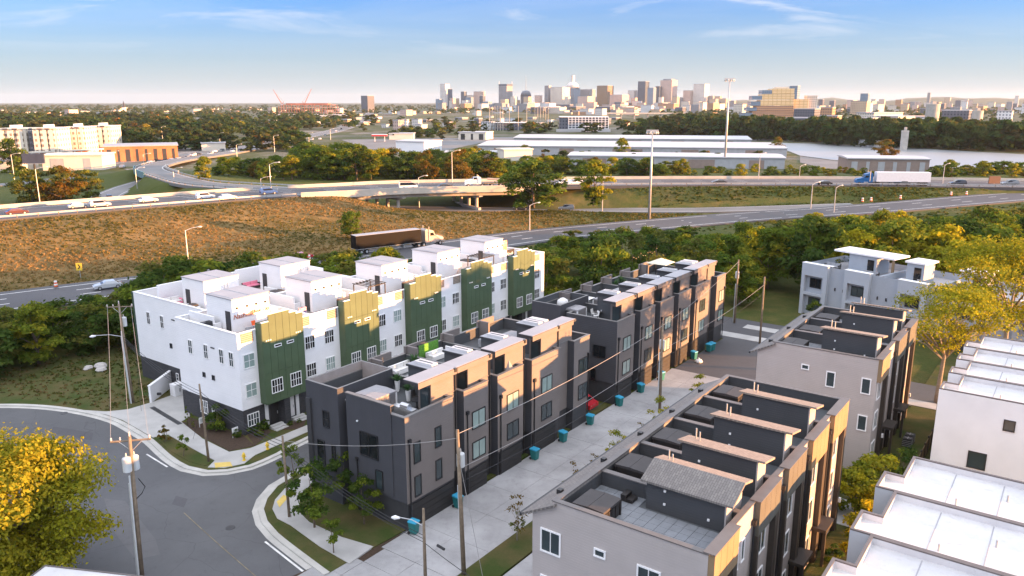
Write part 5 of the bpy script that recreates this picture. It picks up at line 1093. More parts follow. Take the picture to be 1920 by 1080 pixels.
for px, py in ((380, 790 + 12), (442, 822)):
    t = empty('sale_sign', at_px(px, py) + Vector((0, 0, .15)), ROT, 'small white lawn sign in the planting bed of the white row', 'sign', 'small white lawn signs'); MB().tube([(-.3, 0, 0), (-.3, 0, 1.0)], .03, 5).build('post', MT['white_trim'], t); MB().box(-.33, .33, -.02, .02, .35, 1.0).build('board', MT['white_trim'], t); MB().box(-.2, .2, -.03, -.021, .5, .85).build('print', MT['transformer'], t)
# stepped wooden fence between the gardens
t = empty('garden_fence', W(72, 9.0, .1), ROT, 'brown wooden garden fence stepping along beside the white walled row', 'fence')
for k in range(9): MB().box(k * 1.9 - .06, k * 1.9 + .06, -.06, .06, 0, 1.75).build('post', MT['brown_post'], t)
pk = MB().box(-.055, .055, -.02, .02, .05, 1.55).mesh('picket', MT['cedar'])
for k in range(8):
    for q in range(12): link('picket', pk, t, (k * 1.9 + .14 + q * .148, 0, 0))
    MB().box(k * 1.9 + .06, k * 1.9 + 1.84, .021, .06, 1.2, 1.3).build('rail', MT['brown_post'], t)
# white painted garden stairs
for j, (u, lab) in enumerate(((70.2, 'white railed garden stairs at the corner of the white walled row'), (74.8, 'white railed garden stairs farther along the white walled row'))):
    t = empty('stairs', W(u, 7.2, .05), ROT, lab, 'stairs')
    for k in range(6): MB().box(-.6, .6, .55 - k * .2, .75 - k * .2, 0, .2 + k * .18).build('step', MT['white_trim'], t)
    for x in (-.6, .6): MB().tube([(x, .75, 1.0), (x, -.45, 2.1)], .03, 5).build('handrail', MT['white_trim'], t)
# stepping stones by the right-hand rows
sm = MB().box(-.42, .42, -.3, .3, 0, .06).mesh('stepping_stone', MT['concrete'])
for k in range(16): tag(link('stepping_stone', sm, None, W(37.5 + k * 1.0, 9.25 + random.uniform(-.06, .06), .1), ROT), 'concrete stepping stone in the garden path beside the white roofs', 'paving stone', 'stepping stones of the garden path')
# ------------------------------------------------------------------ rough grass: tufts on the slopes and lots
def tufts(name, label, n, bounds, keep, size, cols, seed, lift=None):
    g = np.random.default_rng(seed); P = np.column_stack([g.uniform(bounds[0], bounds[1], n), g.uniform(bounds[2], bounds[3], n)]); P = P[keep(P)]; z = terrain(P) if lift is None else np.full(len(P), lift); n = len(P); patch = np.sin(P[:, 0] * .11 + 1.3 * np.sin(P[:, 1] * .07)) * np.sin(P[:, 1] * .13 + np.sin(P[:, 0] * .05)); V = np.empty((n, 3, 3, 3), np.float32); Cc = np.empty((n, 3, 4), np.float32)
    cols = np.array(cols)
    for k in range(3):
        a = g.uniform(0, np.pi, n); s = size * g.uniform(.5, 1.3, n); h = s * g.uniform(.5, 1.0, n); dx, dy = np.cos(a) * s, np.sin(a) * s; ox, oy = g.normal(0, size * .4, n), g.normal(0, size * .4, n)
        V[:, k, 0] = np.column_stack([P[:, 0] - dx + ox, P[:, 1] - dy + oy, z - .05]); V[:, k, 1] = np.column_stack([P[:, 0] + dx + ox, P[:, 1] + dy + oy, z - .05]); V[:, k, 2] = np.column_stack([P[:, 0] + ox + g.normal(0, .1, n), P[:, 1] + oy + g.normal(0, .1, n), z + h])
        t = np.clip(patch * .5 + .5 + g.normal(0, .3, n) - .55 * np.clip((P[:, 0] + 25) / 50, 0, 1), 0, .999) * (len(cols) - 1); i0 = t.astype(int); f = (t - i0)[:, None]; Cc[:, k, :3] = (cols[i0] * (1 - f) + cols[np.minimum(i0 + 1, len(cols) - 1)] * f) * g.uniform(.75, 1.3, n)[:, None]; Cc[:, k, 3] = 1
    me = bpy.data.meshes.new(name); nt = n * 3; me.vertices.add(nt * 3); me.vertices.foreach_set('co', V.ravel()); me.loops.add(nt * 3); me.loops.foreach_set('vertex_index', np.arange(nt * 3, dtype=np.int32)); me.polygons.add(nt); me.polygons.foreach_set('loop_start', np.arange(0, nt * 3, 3, dtype=np.int32)); at = me.attributes.new('leaf', 'FLOAT_COLOR', 'FACE'); at.data.foreach_set('color', Cc.ravel()); me.materials.append(MT['leaf']); me.update(calc_edges=True); return tag(link(name, me), label, 'grass', kind='stuff')
def clear_of(P, extra=0.0):
    ok = np.ones(len(P), bool)
    for poly, hw in ((R1, 9.4), (R2, 6.2), (R3, 12.2), (R4, 7.2)): ok &= seg_dist(P, poly)[0] > hw + extra
    return ok
def on_hill(P):
    y3 = np.interp(P[:, 0], [p.x for p in R3], [p.y for p in R3]); y1 = np.interp(P[:, 0], [p.x for p in R1], [p.y for p in R1]); return (P[:, 1] < y3) & (P[:, 1] > y1) & clear_of(P)
tufts('dry_grass', 'dry golden brown grass on the highway slope', 52000, (-150, 45, 110, 245), on_hill, .34, [(.085, .092, .027), (.14, .118, .038), (.215, .15, .058), (.28, .185, .08)], 5)
tufts('bank_grass', 'green and straw coloured grass on the bank between the highways', 22000, (25, 190, 200, 262), on_hill, .4, [(.06, .085, .02), (.10, .105, .028), (.17, .135, .045)], 6)
def in_lot(P):
    u = P[:, 0] * math.sin(TH) + P[:, 1] * math.cos(TH); w = -(P[:, 0] * math.cos(TH) - P[:, 1] * math.sin(TH)); return (w > 80.5) & (u > 38.5 + (w - 80) * -.35) & (u < 62) & ~((u > 45) & (w < 89)) & clear_of(P, 1)
tufts('lot_grass', 'uneven green and bare brown grass on the empty lot', 9000, (-100, -30, 72, 130), in_lot, .22, [(.055, .075, .02), (.085, .10, .026), (.17, .125, .055), (.11, .075, .035)], 7, .13)
def belt_floor(P): y1 = np.interp(P[:, 0], [p.x for p in R1], [p.y for p in R1]); return (P[:, 1] < y1) & clear_of(P)
tufts('verge_grass', 'rough grass on the verge between the near highway and the trees', 9000, (-110, 160, 100, 225), lambda P: belt_floor(P) & (seg_dist(P, R1)[0] < 17), .5, [(.05, .075, .02), (.09, .10, .025), (.16, .13, .04)], 8)
# ------------------------------------------------------------------ trees and shrubs
PAL = {'green': [(0.075, 0.125, 0.021), (0.119, 0.175, 0.026), (0.188, 0.225, 0.031)], 'mixed': [(0.09, 0.138, 0.02), (0.18, 0.21, 0.026), (0.336, 0.288, 0.03)], 'yellow': [(0.19, 0.21, 0.02), (0.36, 0.33, 0.023), (0.5, 0.41, 0.028)], 'olive': [(0.069, 0.098, 0.023), (0.109, 0.127, 0.03), (0.161, 0.155, 0.034)], 'rust': [(0.1, 0.085, 0.02), (0.19, 0.12, 0.025), (0.26, 0.14, 0.03)], 'dark': [(0.044, 0.083, 0.021), (0.073, 0.117, 0.026), (0.111, 0.156, 0.031)], 'citron': [(0.132, 0.176, 0.022), (0.275, 0.275, 0.028), (0.418, 0.352, 0.033)], 'fargreen': [(0.039, 0.072, 0.026), (0.058, 0.091, 0.031), (0.085, 0.111, 0.039)], 'farolive': [(0.058, 0.078, 0.031), (0.085, 0.098, 0.039), (0.13, 0.124, 0.046)]}
def crown_mesh(name, seed, H, Rr, base, nclump, nleaf, leaf, pal, shape='round', mixr=0.25, pal2=None):
    """leaf-sized faces spread over many clumps; colour varies from leaf to leaf and clump to clump"""
    g = np.random.default_rng(seed); cl = []; ch = H - base
    for i in range(nclump):
        for _ in range(30):
            t = g.random(); a = g.random() * 2 * np.pi
            if shape == 'cone': rad = Rr * (1 - t) ** .8 * .95
            elif shape == 'spread': rad = Rr * (np.sin(np.pi * min(1, (t * .85 + .12))) ** .55)
            else: rad = Rr * (np.sin(np.pi * (t * .86 + .10)) ** .7)
            r = rad * np.sqrt(g.random()) * .95
            c = np.array([np.cos(a) * r, np.sin(a) * r, base + t * ch * .95])
            if all(np.linalg.norm(c - d[0]) > Rr * .22 for d in cl) or _ > 24: break
        cl.append((c, Rr * g.uniform(.20, .38) * (.75 if shape == 'cone' else 1), g.random()))
    per = nleaf // nclump; V = []; Cc = []
    p = np.array(PAL[pal]); p2 = np.array(PAL[pal2 or pal])
    for c, cr, tone in cl:
        d = g.normal(size=(per, 3)); d /= np.linalg.norm(d, axis=1)[:, None]; d[:, 2] = np.where(d[:, 2] < -.35, -d[:, 2] * .6, d[:, 2])
        rr = cr * (g.random(per) ** .35) * g.uniform(.8, 1.25, per); pos = c + d * rr[:, None] * np.array([1, 1, .8])
        n = d + g.normal(size=(per, 3)) * .55 + np.array([0, 0, .35]); n /= np.linalg.norm(n, axis=1)[:, None]
        ref = g.normal(size=(per, 3)); a = np.cross(n, ref); a /= np.linalg.norm(a, axis=1)[:, None]; b = np.cross(n, a)
        sz = leaf * g.uniform(.6, 1.35, per)[:, None]; a *= sz; b *= sz * .62
        V.append(np.stack([pos - a, pos - b * .9, pos + a, pos + b * .9], 1).reshape(-1, 3))
        pp = p2 if tone > 1 - mixr else p; k = np.clip(tone * 1.2 + g.normal(0, .35, per), 0, 1.999); i0 = k.astype(int); f = (k - i0)[:, None]
        Cc.append((pp[i0] * (1 - f) + pp[np.minimum(i0 + 1, 2)] * f) * g.uniform(.8, 1.25, per)[:, None])
    V = np.concatenate(V).astype(np.float32); Cc = np.concatenate(Cc); nq = len(V) // 4
    me = bpy.data.meshes.new(name); me.vertices.add(len(V)); me.vertices.foreach_set('co', V.ravel()); me.loops.add(nq * 4); me.loops.foreach_set('vertex_index', np.arange(nq * 4, dtype=np.int32)); me.polygons.add(nq); me.polygons.foreach_set('loop_start', np.arange(0, nq * 4, 4, dtype=np.int32))
    at = me.attributes.new('leaf', 'FLOAT_COLOR', 'FACE'); at.data.foreach_set('color', np.column_stack([Cc, np.ones(nq)]).astype(np.float32).ravel()); me.materials.append(MT['leaf']); me.update(calc_edges=True)
    return me, cl
def trunk_mesh(name, seed, H, base, cl, r, pale=False, limbs=7):
    g = random.Random(seed); m = MB(); top = Vector((g.uniform(-.3, .3), g.uniform(-.3, .3), H * .78)); mid = Vector((g.uniform(-.25, .25), g.uniform(-.25, .25), H * .4))
    m.tube([(0, 0, -.3), (0, 0, H * .12), mid, top], [r * 1.25, r, r * .7, r * .2], 7)
    for c, cr, t in sorted(cl, key=lambda q: -np.hypot(q[0][0], q[0][1]))[:limbs]:
        c = Vector(c); z0 = min(H * .6, max(base * .75, c.z * .6)); s = Vector((mid.x * z0 / (H * .4) if z0 < H * .4 else mid.x, mid.y, z0)); m.tube([s, s.lerp(c, .5) + Vector((0, 0, .12 * (c - s).length)), c], [r * .42, r * .27, r * .08], 5)
    return m.mesh(name, MT['bark_pale' if pale else 'bark'], True)
def proto(seed, H, Rr, base, ncl, nl, leaf, pal, shape='round', r=.18, pale=False, pal2=None, mixr=.25, limbs=7):
    cm, cl = crown_mesh('crown', seed, H, Rr, base, ncl, nl, leaf, pal, shape, mixr, pal2); return cm, trunk_mesh('trunk', seed, H, base, cl, r, pale, limbs), H
def tree(pr, x, y, h, label, group=None, rz=None, z=None, name='tree', cat='tree', wide=1.0):
    cm, tm, H = pr; s = h / H; z = ground_z(x, y) if z is None else z
    t = empty(name, (x, y, z), random.uniform(0, 6.28) if rz is None else rz, label, cat, group); t.scale = (s * wide, s * wide, s)
    link('trunk', tm, t); link('crown', cm, t); return t
# the two big yellow trees
YL = proto(11, 10.5, 5.4, 1.2, 80, 34000, .14, 'yellow', 'round', .3, pal2='citron', mixr=.5)
p = G(55, 1100); tree(YL, p.x, p.y, 10.8, 'large yellow leaved tree beside the street pole with two transformers', rz=.4, z=0)
YR = proto(12, 17, 7.4, 8.6, 44, 11000, .19, 'yellow', 'spread', .34, True, 'citron', .3, 14)
p = W(92.5, 10.4); tree(YR, p.x, p.y, 13.0, 'tall open yellow tree with bare limbs in front of the pale row', rz=1.0, z=0)
p = W(104.5, 5.5); tree(YR, p.x, p.y, 16.5, 'bright yellow tree rising over the white membrane roofs', rz=3.2, z=0)
SMALL = proto(13, 4.6, 1.6, .9, 22, 3200, .12, 'dark', 'round', .07, pal2='green', limbs=5); YOUNG = proto(14, 3.2, .95, .8, 12, 900, .10, 'green', 'round', .05, limbs=4); SPARSE = proto(15, 3.2, 1.0, .9, 14, 420, .08, 'rust', 'round', .045, True, 'olive', .4, 9); SPARSEY = proto(16, 3.0, 1.1, .8, 14, 700, .085, 'citron', 'round', .045, True, 'yellow', .4, 7); CYP = proto(17, 4.2, .55, .3, 16, 1500, .10, 'green', 'cone', .05, limbs=2); BUSH = proto(18, 1.6, .95, .1, 14, 1500, .09, 'dark', 'round', .03, pal2='green', limbs=3); BUSHY = proto(19, 3.0, 1.8, .2, 20, 2600, .12, 'citron', 'round', .05, pal2='yellow', limbs=4); REDB = proto(20, 1.8, .8, .2, 12, 700, .09, 'rust', 'round', .03, pal2='dark', limbs=4)
def pt(pr, px, py, h, label, group=None, cat='tree', name='tree', wide=1.0, z=.12): q = G(px, py); return tree(pr, q.x, q.y, h, label, group, None, z, name, cat, wide)
pt(SMALL, 590, 992, 5.3, 'dark green street tree on the verge before the charcoal end wall'); pt(YOUNG, 626, 1040, 2.9, 'small staked green sapling on the verge near the alley mouth'); pt(SMALL, 650, 945, 4.4, 'dark leafy tree against the charcoal end wall by the pavement', wide=1.1); pt(SMALL, 683, 985, 3.8, 'dark leafy tree at the charcoal corner on the lawn'); pt(YOUNG, 548, 930, 4.6, 'slender young tree beside the bare corner pole', wide=.8)
pt(SMALL, 612, 915, 3.4, 'dark shrub tree behind the street tree at the charcoal wall')
for px, py, h in ((310, 832, 1.7),): pt(REDB, px, py, h, 'reddish leafed shrub on the verge beside the white row driveway', cat='shrub', name='shrub')
pt(YOUNG, 345, 858, 2.2, 'small green shrub tree on the verge by the slim pole', cat='tree')
pt(BUSH, 405, 810, 2.6, 'big dark shrub under the brick corner window of the white row', cat='shrub', name='shrub'); pt(CYP, 352, 800, 2.3, 'narrow evergreen shrub at the brick wall by the driveway', 'narrow evergreens by the driveway', 'shrub', 'shrub'); pt(CYP, 362, 806, 1.9, 'narrow evergreen shrub at the brick wall by the driveway', 'narrow evergreens by the driveway', 'shrub', 'shrub')
for px, py, h in ((470, 812, 1.2), (485, 820, 1.3), (500, 806, 1.1), (448, 822, .9)): pt(BUSH, px, py, h, 'low dark shrub in the mulch bed under the white corner', 'low shrubs of the white corner bed', 'shrub', 'shrub')
for px, py, h in ((545, 800, .5), (560, 795, .5)): pt(BUSH, px, py, h, 'tiny shrub in the mulch bed between the entry steps', 'tiny shrubs between the steps', 'shrub', 'shrub')
SP = 'sparse young tree in the lawn strip along the alley'
for k, (u, w, h, pr) in enumerate(((43.0, 31.0, 3.6, SPARSE), (50.8, 31.2, 3.2, SPARSE), (54.4, 31.0, 2.7, SPARSE), (58.2, 31.1, 3.3, SPARSEY), (62.6, 30.8, 2.8, SPARSE), (67.2, 31.2, 3.6, SPARSEY), (76.8, 31.2, 3.2, SPARSEY))): q = W(u, w); tree(pr, q.x, q.y, h, ('bare reddish ' if pr is SPARSE else 'yellowing ') + SP, 'alley saplings with %s leaves' % ('reddish' if pr is SPARSE else 'yellow'), z=.12)
q = W(68.0, 15.4); tree(CYP, q.x, q.y, 4.4, 'narrow columnar evergreen against the taupe end wall', z=.1)
for k, (u, w, h, pr, lab) in enumerate(((63.5, 10.4, 4.6, BUSHY, 'tall yellow green bush between the taupe row and the garden path'), (66.5, 9.2, 4.6, SMALL, 'light green bushy tree beside the garden fence'), (59.8, 9.6, 4.0, BUSHY, 'spreading yellow bush at the end of the taupe row'), (56.2, 9.8, 3.0, BUSHY, 'yellowish shrub beside the white roof corner'), (61.6, 11.6, 3.8, BUSHY, 'feathery yellow shrub on the lawn edge by the taupe corner'), (65.4, 11.8, 3.4, SMALL, 'fresh green shrub on the lawn before the taupe end wall'), (52.0, 9.0, 2.4, BUSHY, 'low yellow shrub by the stepping stones'))): q = W(u, w); tree(pr, q.x, q.y, h, lab, None, None, .1, 'shrub', 'shrub')
for k, (u, w) in enumerate(((36.5, 9.6), (40.2, 9.4), (45.8, 9.8), (47.6, 9.3), (51.3, 9.7), (53.6, 11.3))): q = W(u, w); tree(BUSH, q.x, q.y, random.uniform(.8, 1.5), 'low green shrub in the garden beside the taupe entries', 'low shrubs of the taupe gardens', None, .1, 'shrub', 'shrub')
for k, (u, w) in enumerate(((67.3, 2.8), (67.0, 1.2), (67.4, -.6))): q = W(u, w); tree(BUSHY, q.x, q.y, 2.8, 'feathery yellow green shrub in front of the white end wall', 'feathery shrubs at the white end wall', None, .05, 'shrub', 'shrub')
q = W(113.5, 29.5); tree(SMALL, q.x, q.y, 4.2, 'dark green bush at the left corner of the pale row', z=0)
# ---- belt between the houses and the highway
BELT = [proto(30, 11, 4.6, 1.2, 34, 5200, .30, 'green', 'round', .22, pal2='mixed'), proto(31, 12, 4.2, 1.6, 32, 5000, .30, 'mixed', 'round', .22, pal2='citron'), proto(32, 9.5, 4.4, .8, 32, 5000, .29, 'dark', 'round', .2, pal2='green'), proto(33, 11, 4.4, 1.0, 34, 5200, .29, 'citron', 'round', .2, pal2='yellow', mixr=.4), proto(34, 10, 4.8, .6, 34, 5000, .30, 'green', 'spread', .2, pal2='olive'), proto(35, 8, 4.0, .4, 28, 4200, .28, 'dark', 'spread', .18, pal2='olive')]
NAMES = ['green', 'mixed green and yellow', 'dark green', 'bright yellow green', 'broad green', 'low dark']
CAPX = [0, 230, 260, 330, 440, 560, 700, 960, 1000, 1040, 1250, 1300, 1340, 1400, 1460, 1530, 1600, 1650, 1720, 1800, 1860, 1920, 2100]; CAPY = [575, 545, 520, 475, 470, 470, 462, 470, 445, 432, 425, 418, 432, 415, 412, 397, 402, 388, 395, 380, 390, 386, 380]
def project(p):
    dz = p[2] - CAM_H; f = p[1] * math.cos(PITCH) - dz * math.sin(PITCH); up = p[1] * math.sin(PITCH) + dz * math.cos(PITCH); return 960 + F_PX * p[0] / f, 540 - F_PX * up / f
def cap_height(x, y, z):
    """tallest tree here that leaves the highway in view, as the photograph shows it"""
    px = project((x, y, z))[0]; row = np.interp(px, CAPX, CAPY) + random.uniform(0, 26)
    d = Vector((x, y, 0)); p0 = G(px, row, 0.0); k = d.length / p0.length; return CAM_H * (1 - k) - z
def scatter(poly, spacing, n, rr):
    xs_ = [p[0] for p in poly]; ys_ = [p[1] for p in poly]; out = []
    for _ in range(n * 40):
        x, y = rr.uniform(min(xs_), max(xs_)), rr.uniform(min(ys_), max(ys_)); ins = False
        for i in range(len(poly)):
            (x0, y0), (x1, y1) = poly[i - 1], poly[i]
            if (y0 > y) != (y1 > y) and x < (x1 - x0) * (y - y0) / (y1 - y0) + x0: ins = not ins
        if ins and all((x - a) ** 2 + (y - b) ** 2 > spacing ** 2 for a, b in out): out.append((x, y))
        if len(out) >= n: break
    return out
rr = random.Random(21); R1near = [(p.x, p.y) for p in offset_line(R1, 12.5)]
beltpoly = [tuple(W(97, 64)[:2]), tuple(W(106, 53)[:2]), tuple(W(116, 45)[:2]), tuple(W(126, 36)[:2]), (60, 124), (72, 112), (95, 120), (190, 180), (170, 215)] + [p for p in reversed(R1near) if -8 < p[0] < 150]
PTS = scatter(beltpoly, 5.5, 178, rr)
for x, y in PTS:
    z = min(ground_z(x, y), 4); hc = cap_height(x, y, z)
    if hc < 2.2: continue
    right = x > 45; w_ = [3, 3, 2, 3.0 if right else 1.0, 2.4, 1.4]
    if hc < 5: w_ = [1, .5, 2, .5, 1, 5]
    k = rr.choices(range(6), w_)[0]; h = min(rr.uniform(7.5, 12.5) + (1.5 if right else 0), hc); h = max(h, 2.5)
    tree(BELT[k], x, y, h, NAMES[k] + ' tree in the dense belt between the houses and the highway', 'belt trees, ' + NAMES[k], z=z, wide=rr.uniform(.95, 1.3) * (1.0 if h > 6 else 1.5))
# trees and bushes left of and behind the white row
PTS = scatter([(-54, 97), (-47, 103), (-46, 118), (-60, 128), (-92, 103), (-78, 88), (-64, 88)], 3.7, 48, rr) + scatter([tuple(W(70, 80)[:2]), tuple(W(96, 77)[:2]), (-30, 152), (-48, 137), (-38, 112)], 5.2, 20, rr)
for x, y in PTS:
    hc = cap_height(x, y, 0)
    if hc < 1.8: continue
    k = rr.choice([0, 2, 4, 5, 1, 5]); h = max(2.4, min(rr.uniform(6.5, 10), hc)); tree(BELT[k], x, y, h, NAMES[k] + ' tree in the thicket behind the white townhouses', 'thicket trees, ' + NAMES[k], z=0, wide=rr.uniform(1.15, 1.55))
# ---- single trees beside the raised highway
MID = [proto(40, 14, 6.8, .6, 44, 5600, .42, 'dark', 'spread', .3, pal2='green'), proto(41, 14, 5.6, 1.5, 34, 4000, .42, 'mixed', 'round', .28, pal2='citron'), proto(42, 12, 6, .8, 34, 4000, .42, 'rust', 'round', .28, pal2='olive'), proto(43, 13, 6.2, 1.0, 34, 4000, .42, 'olive', 'spread', .28, pal2='mixed'), proto(44, 13, 5.5, 1.0, 34, 4000, .42, 'citron', 'round', .28, pal2='yellow'), proto(45, 11, 6, .5, 30, 3600, .42, 'green', 'spread', .25, pal2='dark')]
MN = ['dark green', 'green and yellow', 'rusty orange', 'olive', 'yellow green', 'spreading green']
def single(k, px, py, top, label, wide=1.0, z=None):
    q = G(px, py, 0.0); z = ground_z(q.x, q.y) if z is None else z; q = G(px, py, z); lo, hi = 1.0, 40.0
    for _ in range(40):
        mid = (lo + hi) / 2
        if project((q.x, q.y, z + mid))[1] > top: lo = mid
        else: hi = mid
    return tree(MID[k], q.x, q.y, lo * 1.02, label, z=z, wide=wide)
single(0, 1000, 388, 303, 'big dark tree standing before the bridge abutment', 1.45); single(1, 1113, 384, 303, 'yellow green tree with a thin trunk on the highway bank', 1.05); single(0, 1113, 386, 352, 'dark bush under the thin trunked tree', 1.0); single(5, 660, 441, 398, 'dark bush alone on the dry grass slope', 1.0)
single(2, 860, 345, 281, 'rusty orange tree behind the bridge'); single(2, 800, 342, 283, 'second rusty tree behind the bridge with olive top', .8); single(3, 62, 384, 318, 'olive tree at the edge of the raised highway curve', 1.1, 0); single(2, 115, 382, 313, 'broad orange brown tree by the billboard', 1.2, 0); single(3, 165, 374, 320, 'olive tree beside the orange brown tree', 1.1, 0)
single(0, 25, 325, 262, 'tall dark tree in front of the apartment blocks', .9, 0); single(1, 385, 345, 295, 'green tree in the ramp loop with yellow top', 1.0); single(5, 310, 325, 316, 'low round bush at the ramp curve', 1.6, 2)
# trees beyond the raised highway
groups = [(400, 560, 350, 287, 17, 'grove inside the ramp loop'), (555, 700, 346, 266, 20, 'grove beside the ramp loop'), (690, 930, 343, 276, 32, 'tree line behind the bridge'), (930, 1300, 338, 291, 34, 'tree line beyond the raised highway'), (1300, 1500, 338, 300, 16, 'bushes by the long warehouses'), (1490, 1640, 340, 302, 14, 'bushes before the river'), (1740, 1960, 342, 285, 22, 'river bank trees behind the highway')]
for x0, x1, yb, yt, n, nm in groups:
    for i in range(n):
        px = x0 + (x1 - x0) * (i + rr.random()) / n; py = yb - rr.uniform(0, 14); q = G(px, py, 0.0); z = max(0, ground_z(q.x, q.y)) if q.y < 330 else 0.0
        dd = math.hypot(q.x, q.y); hh = CAM_H - dd * ((yt + rr.uniform(-3, 24)) - HOR) / F_PX / math.cos(0) - z; hh = max(3.5, min(hh, 17)); k = rr.choices(range(6), [3, 3, .8, 2, 1.6, 3])[0]
        tree(MID[k], q.x, q.y, hh, MN[k] + ' tree in the ' + nm, 'trees, %s, %s' % (nm, MN[k]), z=z, wide=rr.uniform(1.0, 1.4))
single(2, 1455, 292, 257, 'dark brown tree at the end of the long warehouses', .85, 0); single(2, 1660, 298, 262, 'round brown tree standing at the river edge', 1.25, 0); single(1, 1165, 303, 260, 'tall yellow green tree between the long warehouses', .8, 0); single(3, 985, 303, 272, 'olive tree beside the long warehouse roof', .9, 0); single(0, 1090, 306, 284, 'dark round tree between the warehouses', 1.0, 0)
# ---- far trees, smaller crowns
FAR = [proto(50 + k, 12, 6.0, .8, 16, 520, 1.15, pl, 'round', .3, pal2=p2, limbs=3) for k, (pl, p2) in enumerate((('fargreen', 'fargreen'), ('fargreen', 'farolive'), ('farolive', 'fargreen'), ('farolive', 'mixed'), ('farolive', 'rust')))]
FN = ['dark', 'green', 'olive', 'yellowish', 'rusty']
FARPTS = []
def far_band(x0, x1, y0, y1, n, wts, hmin, hmax):
    for i in range(n):
        px = rr.uniform(x0, x1); py = rr.uniform(y0, y1); q = G(px, py, 0.0); k = rr.choices(range(5), wts)[0]; FARPTS.append((q.x, q.y, rr.uniform(hmin, hmax), k, rr.uniform(.9, 1.3) * (1 + q.length / 2500)))
far_band(-20, 420, 226, 262, 150, [3, 3, 3, .7, .3], 11, 17); far_band(200, 560, 238, 285, 80, [3, 3, 2.5, 1, .4], 9, 14); far_band(400, 700, 222, 250, 45, [3, 2, 2, 1, .2], 8, 13); far_band(680, 900, 226, 262, 40, [3, 2, 2, 1, .3], 6, 10); far_band(880, 1180, 236, 252, 26, [3, 2, 1, 2, .5], 7, 12); far_band(1180, 1320, 238, 262, 40, [2, 2, 1, 3, .5], 9, 15)
far_band(880, 1480, 294, 316, 30, [3, 2, 2, 2, 1], 4, 7)
for i in range(210):                                    # dark wall of trees on the far bank of the river
    px = 1230 + 740 * (i + rr.random()) / 210; py = np.interp(px, [1230, 1450, 1600, 1800, 1960], [259, 268, 276, 284, 290]) - rr.uniform(1, 15); q = G(px, py, 0.0); FARPTS.append((q.x, q.y, rr.uniform(14, 20), rr.choices(range(5), [6, 3, .6, .3, 0])[0], rr.uniform(.85, 1.2)))
def join_trees(pts, protos):
    V = []; Cs = []; g = np.random.default_rng(4)
    for x, y, h, k, wide in pts:
        cm, tm, H = protos[k]; n = len(cm.vertices); co = np.empty(n * 3, np.float32); cm.vertices.foreach_get('co', co); co = co.reshape(-1, 3); a = g.random() * 6.28; s_ = h / H
        c, s2 = math.cos(a), math.sin(a); V.append(np.column_stack([(co[:, 0] * c - co[:, 1] * s2) * s_ * wide + x, (co[:, 0] * s2 + co[:, 1] * c) * s_ * wide + y, co[:, 2] * s_]))
        col = np.empty(len(cm.polygons) * 4, np.float32); cm.attributes['leaf'].data.foreach_get('color', col); Cs.append(col.reshape(-1, 4) * np.array([g.uniform(.8, 1.2), g.uniform(.85, 1.1), 1, 1]))
    V = np.concatenate(V).astype(np.float32); Cs = np.concatenate(Cs).astype(np.float32); nq = len(V) // 4; me = bpy.data.meshes.new('woodland'); me.vertices.add(len(V)); me.vertices.foreach_set('co', V.ravel()); me.loops.add(nq * 4); me.loops.foreach_set('vertex_index', np.arange(nq * 4, dtype=np.int32)); me.polygons.add(nq); me.polygons.foreach_set('loop_start', np.arange(0, nq * 4, 4, dtype=np.int32))
    at = me.attributes.new('leaf', 'FLOAT_COLOR', 'FACE'); at.data.foreach_set('color', Cs.ravel()); me.materials.append(MT['leaf']); me.update(calc_edges=True); return me
tag(link('woodland', join_trees(FARPTS, FAR)), 'dark leafy woods of the suburbs and the far river bank', 'woods', kind='stuff')
# distant woods that read as one mass
def wood(n, rng_, seed, hs=(8, 16)):
    g = np.random.default_rng(seed); V = []; Fc = []; Cc = []; b = 0
    for x, y, h, pal in rng_(g, n):
        for _ in range(9):
            c = np.array([x + g.normal(0, h * .3), y + g.normal(0, h * .3), h * g.uniform(.25, .8)]); s = h * g.uniform(.2, .38)
            ring = [(c + np.array([math.cos(a) * s, math.sin(a) * s, g.uniform(-.3, .3) * s])) for a in np.linspace(0, 2 * np.pi, 6)[:-1] + g.random()]
            top = c + np.array([g.normal(0, .2) * s, g.normal(0, .2) * s, s * g.uniform(.5, 1)]); V += [tuple(top)] + [tuple(r_) for r_ in ring]; col = np.array(PAL[pal][g.integers(0, 3)]) * g.uniform(.7, 1.2)
            for k in range(5): Fc.append((b, b + 1 + k, b + 1 + (k + 1) % 5)); Cc.append((*col, 1))
            b += 6
    me = bpy.data.meshes.new('woodland'); me.from_pydata(V, [], Fc); at = me.attributes.new('leaf', 'FLOAT_COLOR', 'FACE'); at.data.foreach_set('color', np.array(Cc, np.float32).ravel()); me.materials.append(MT['leaf']); return me
def far_pts(g, n):
    for _ in range(n):
        px = g.uniform(-150, 2070); d = g.uniform(0, 1) ** 1.5; y = 900 + 4600 * d; x = (px - 960) / F_PX * y
        if 680 < px < 1240 and y < 2000: continue
        if px > 1150 and y < 1300: continue
        yield x, y, g.uniform(7, 15) * (1 + .1 * d), g.choice(['fargreen', 'fargreen', 'farolive', 'fargreen', 'farolive'])
tag(link('woodland', wood(3000, far_pts, 3)), 'distant woods and street trees spreading to the horizon', 'woods', kind='stuff')
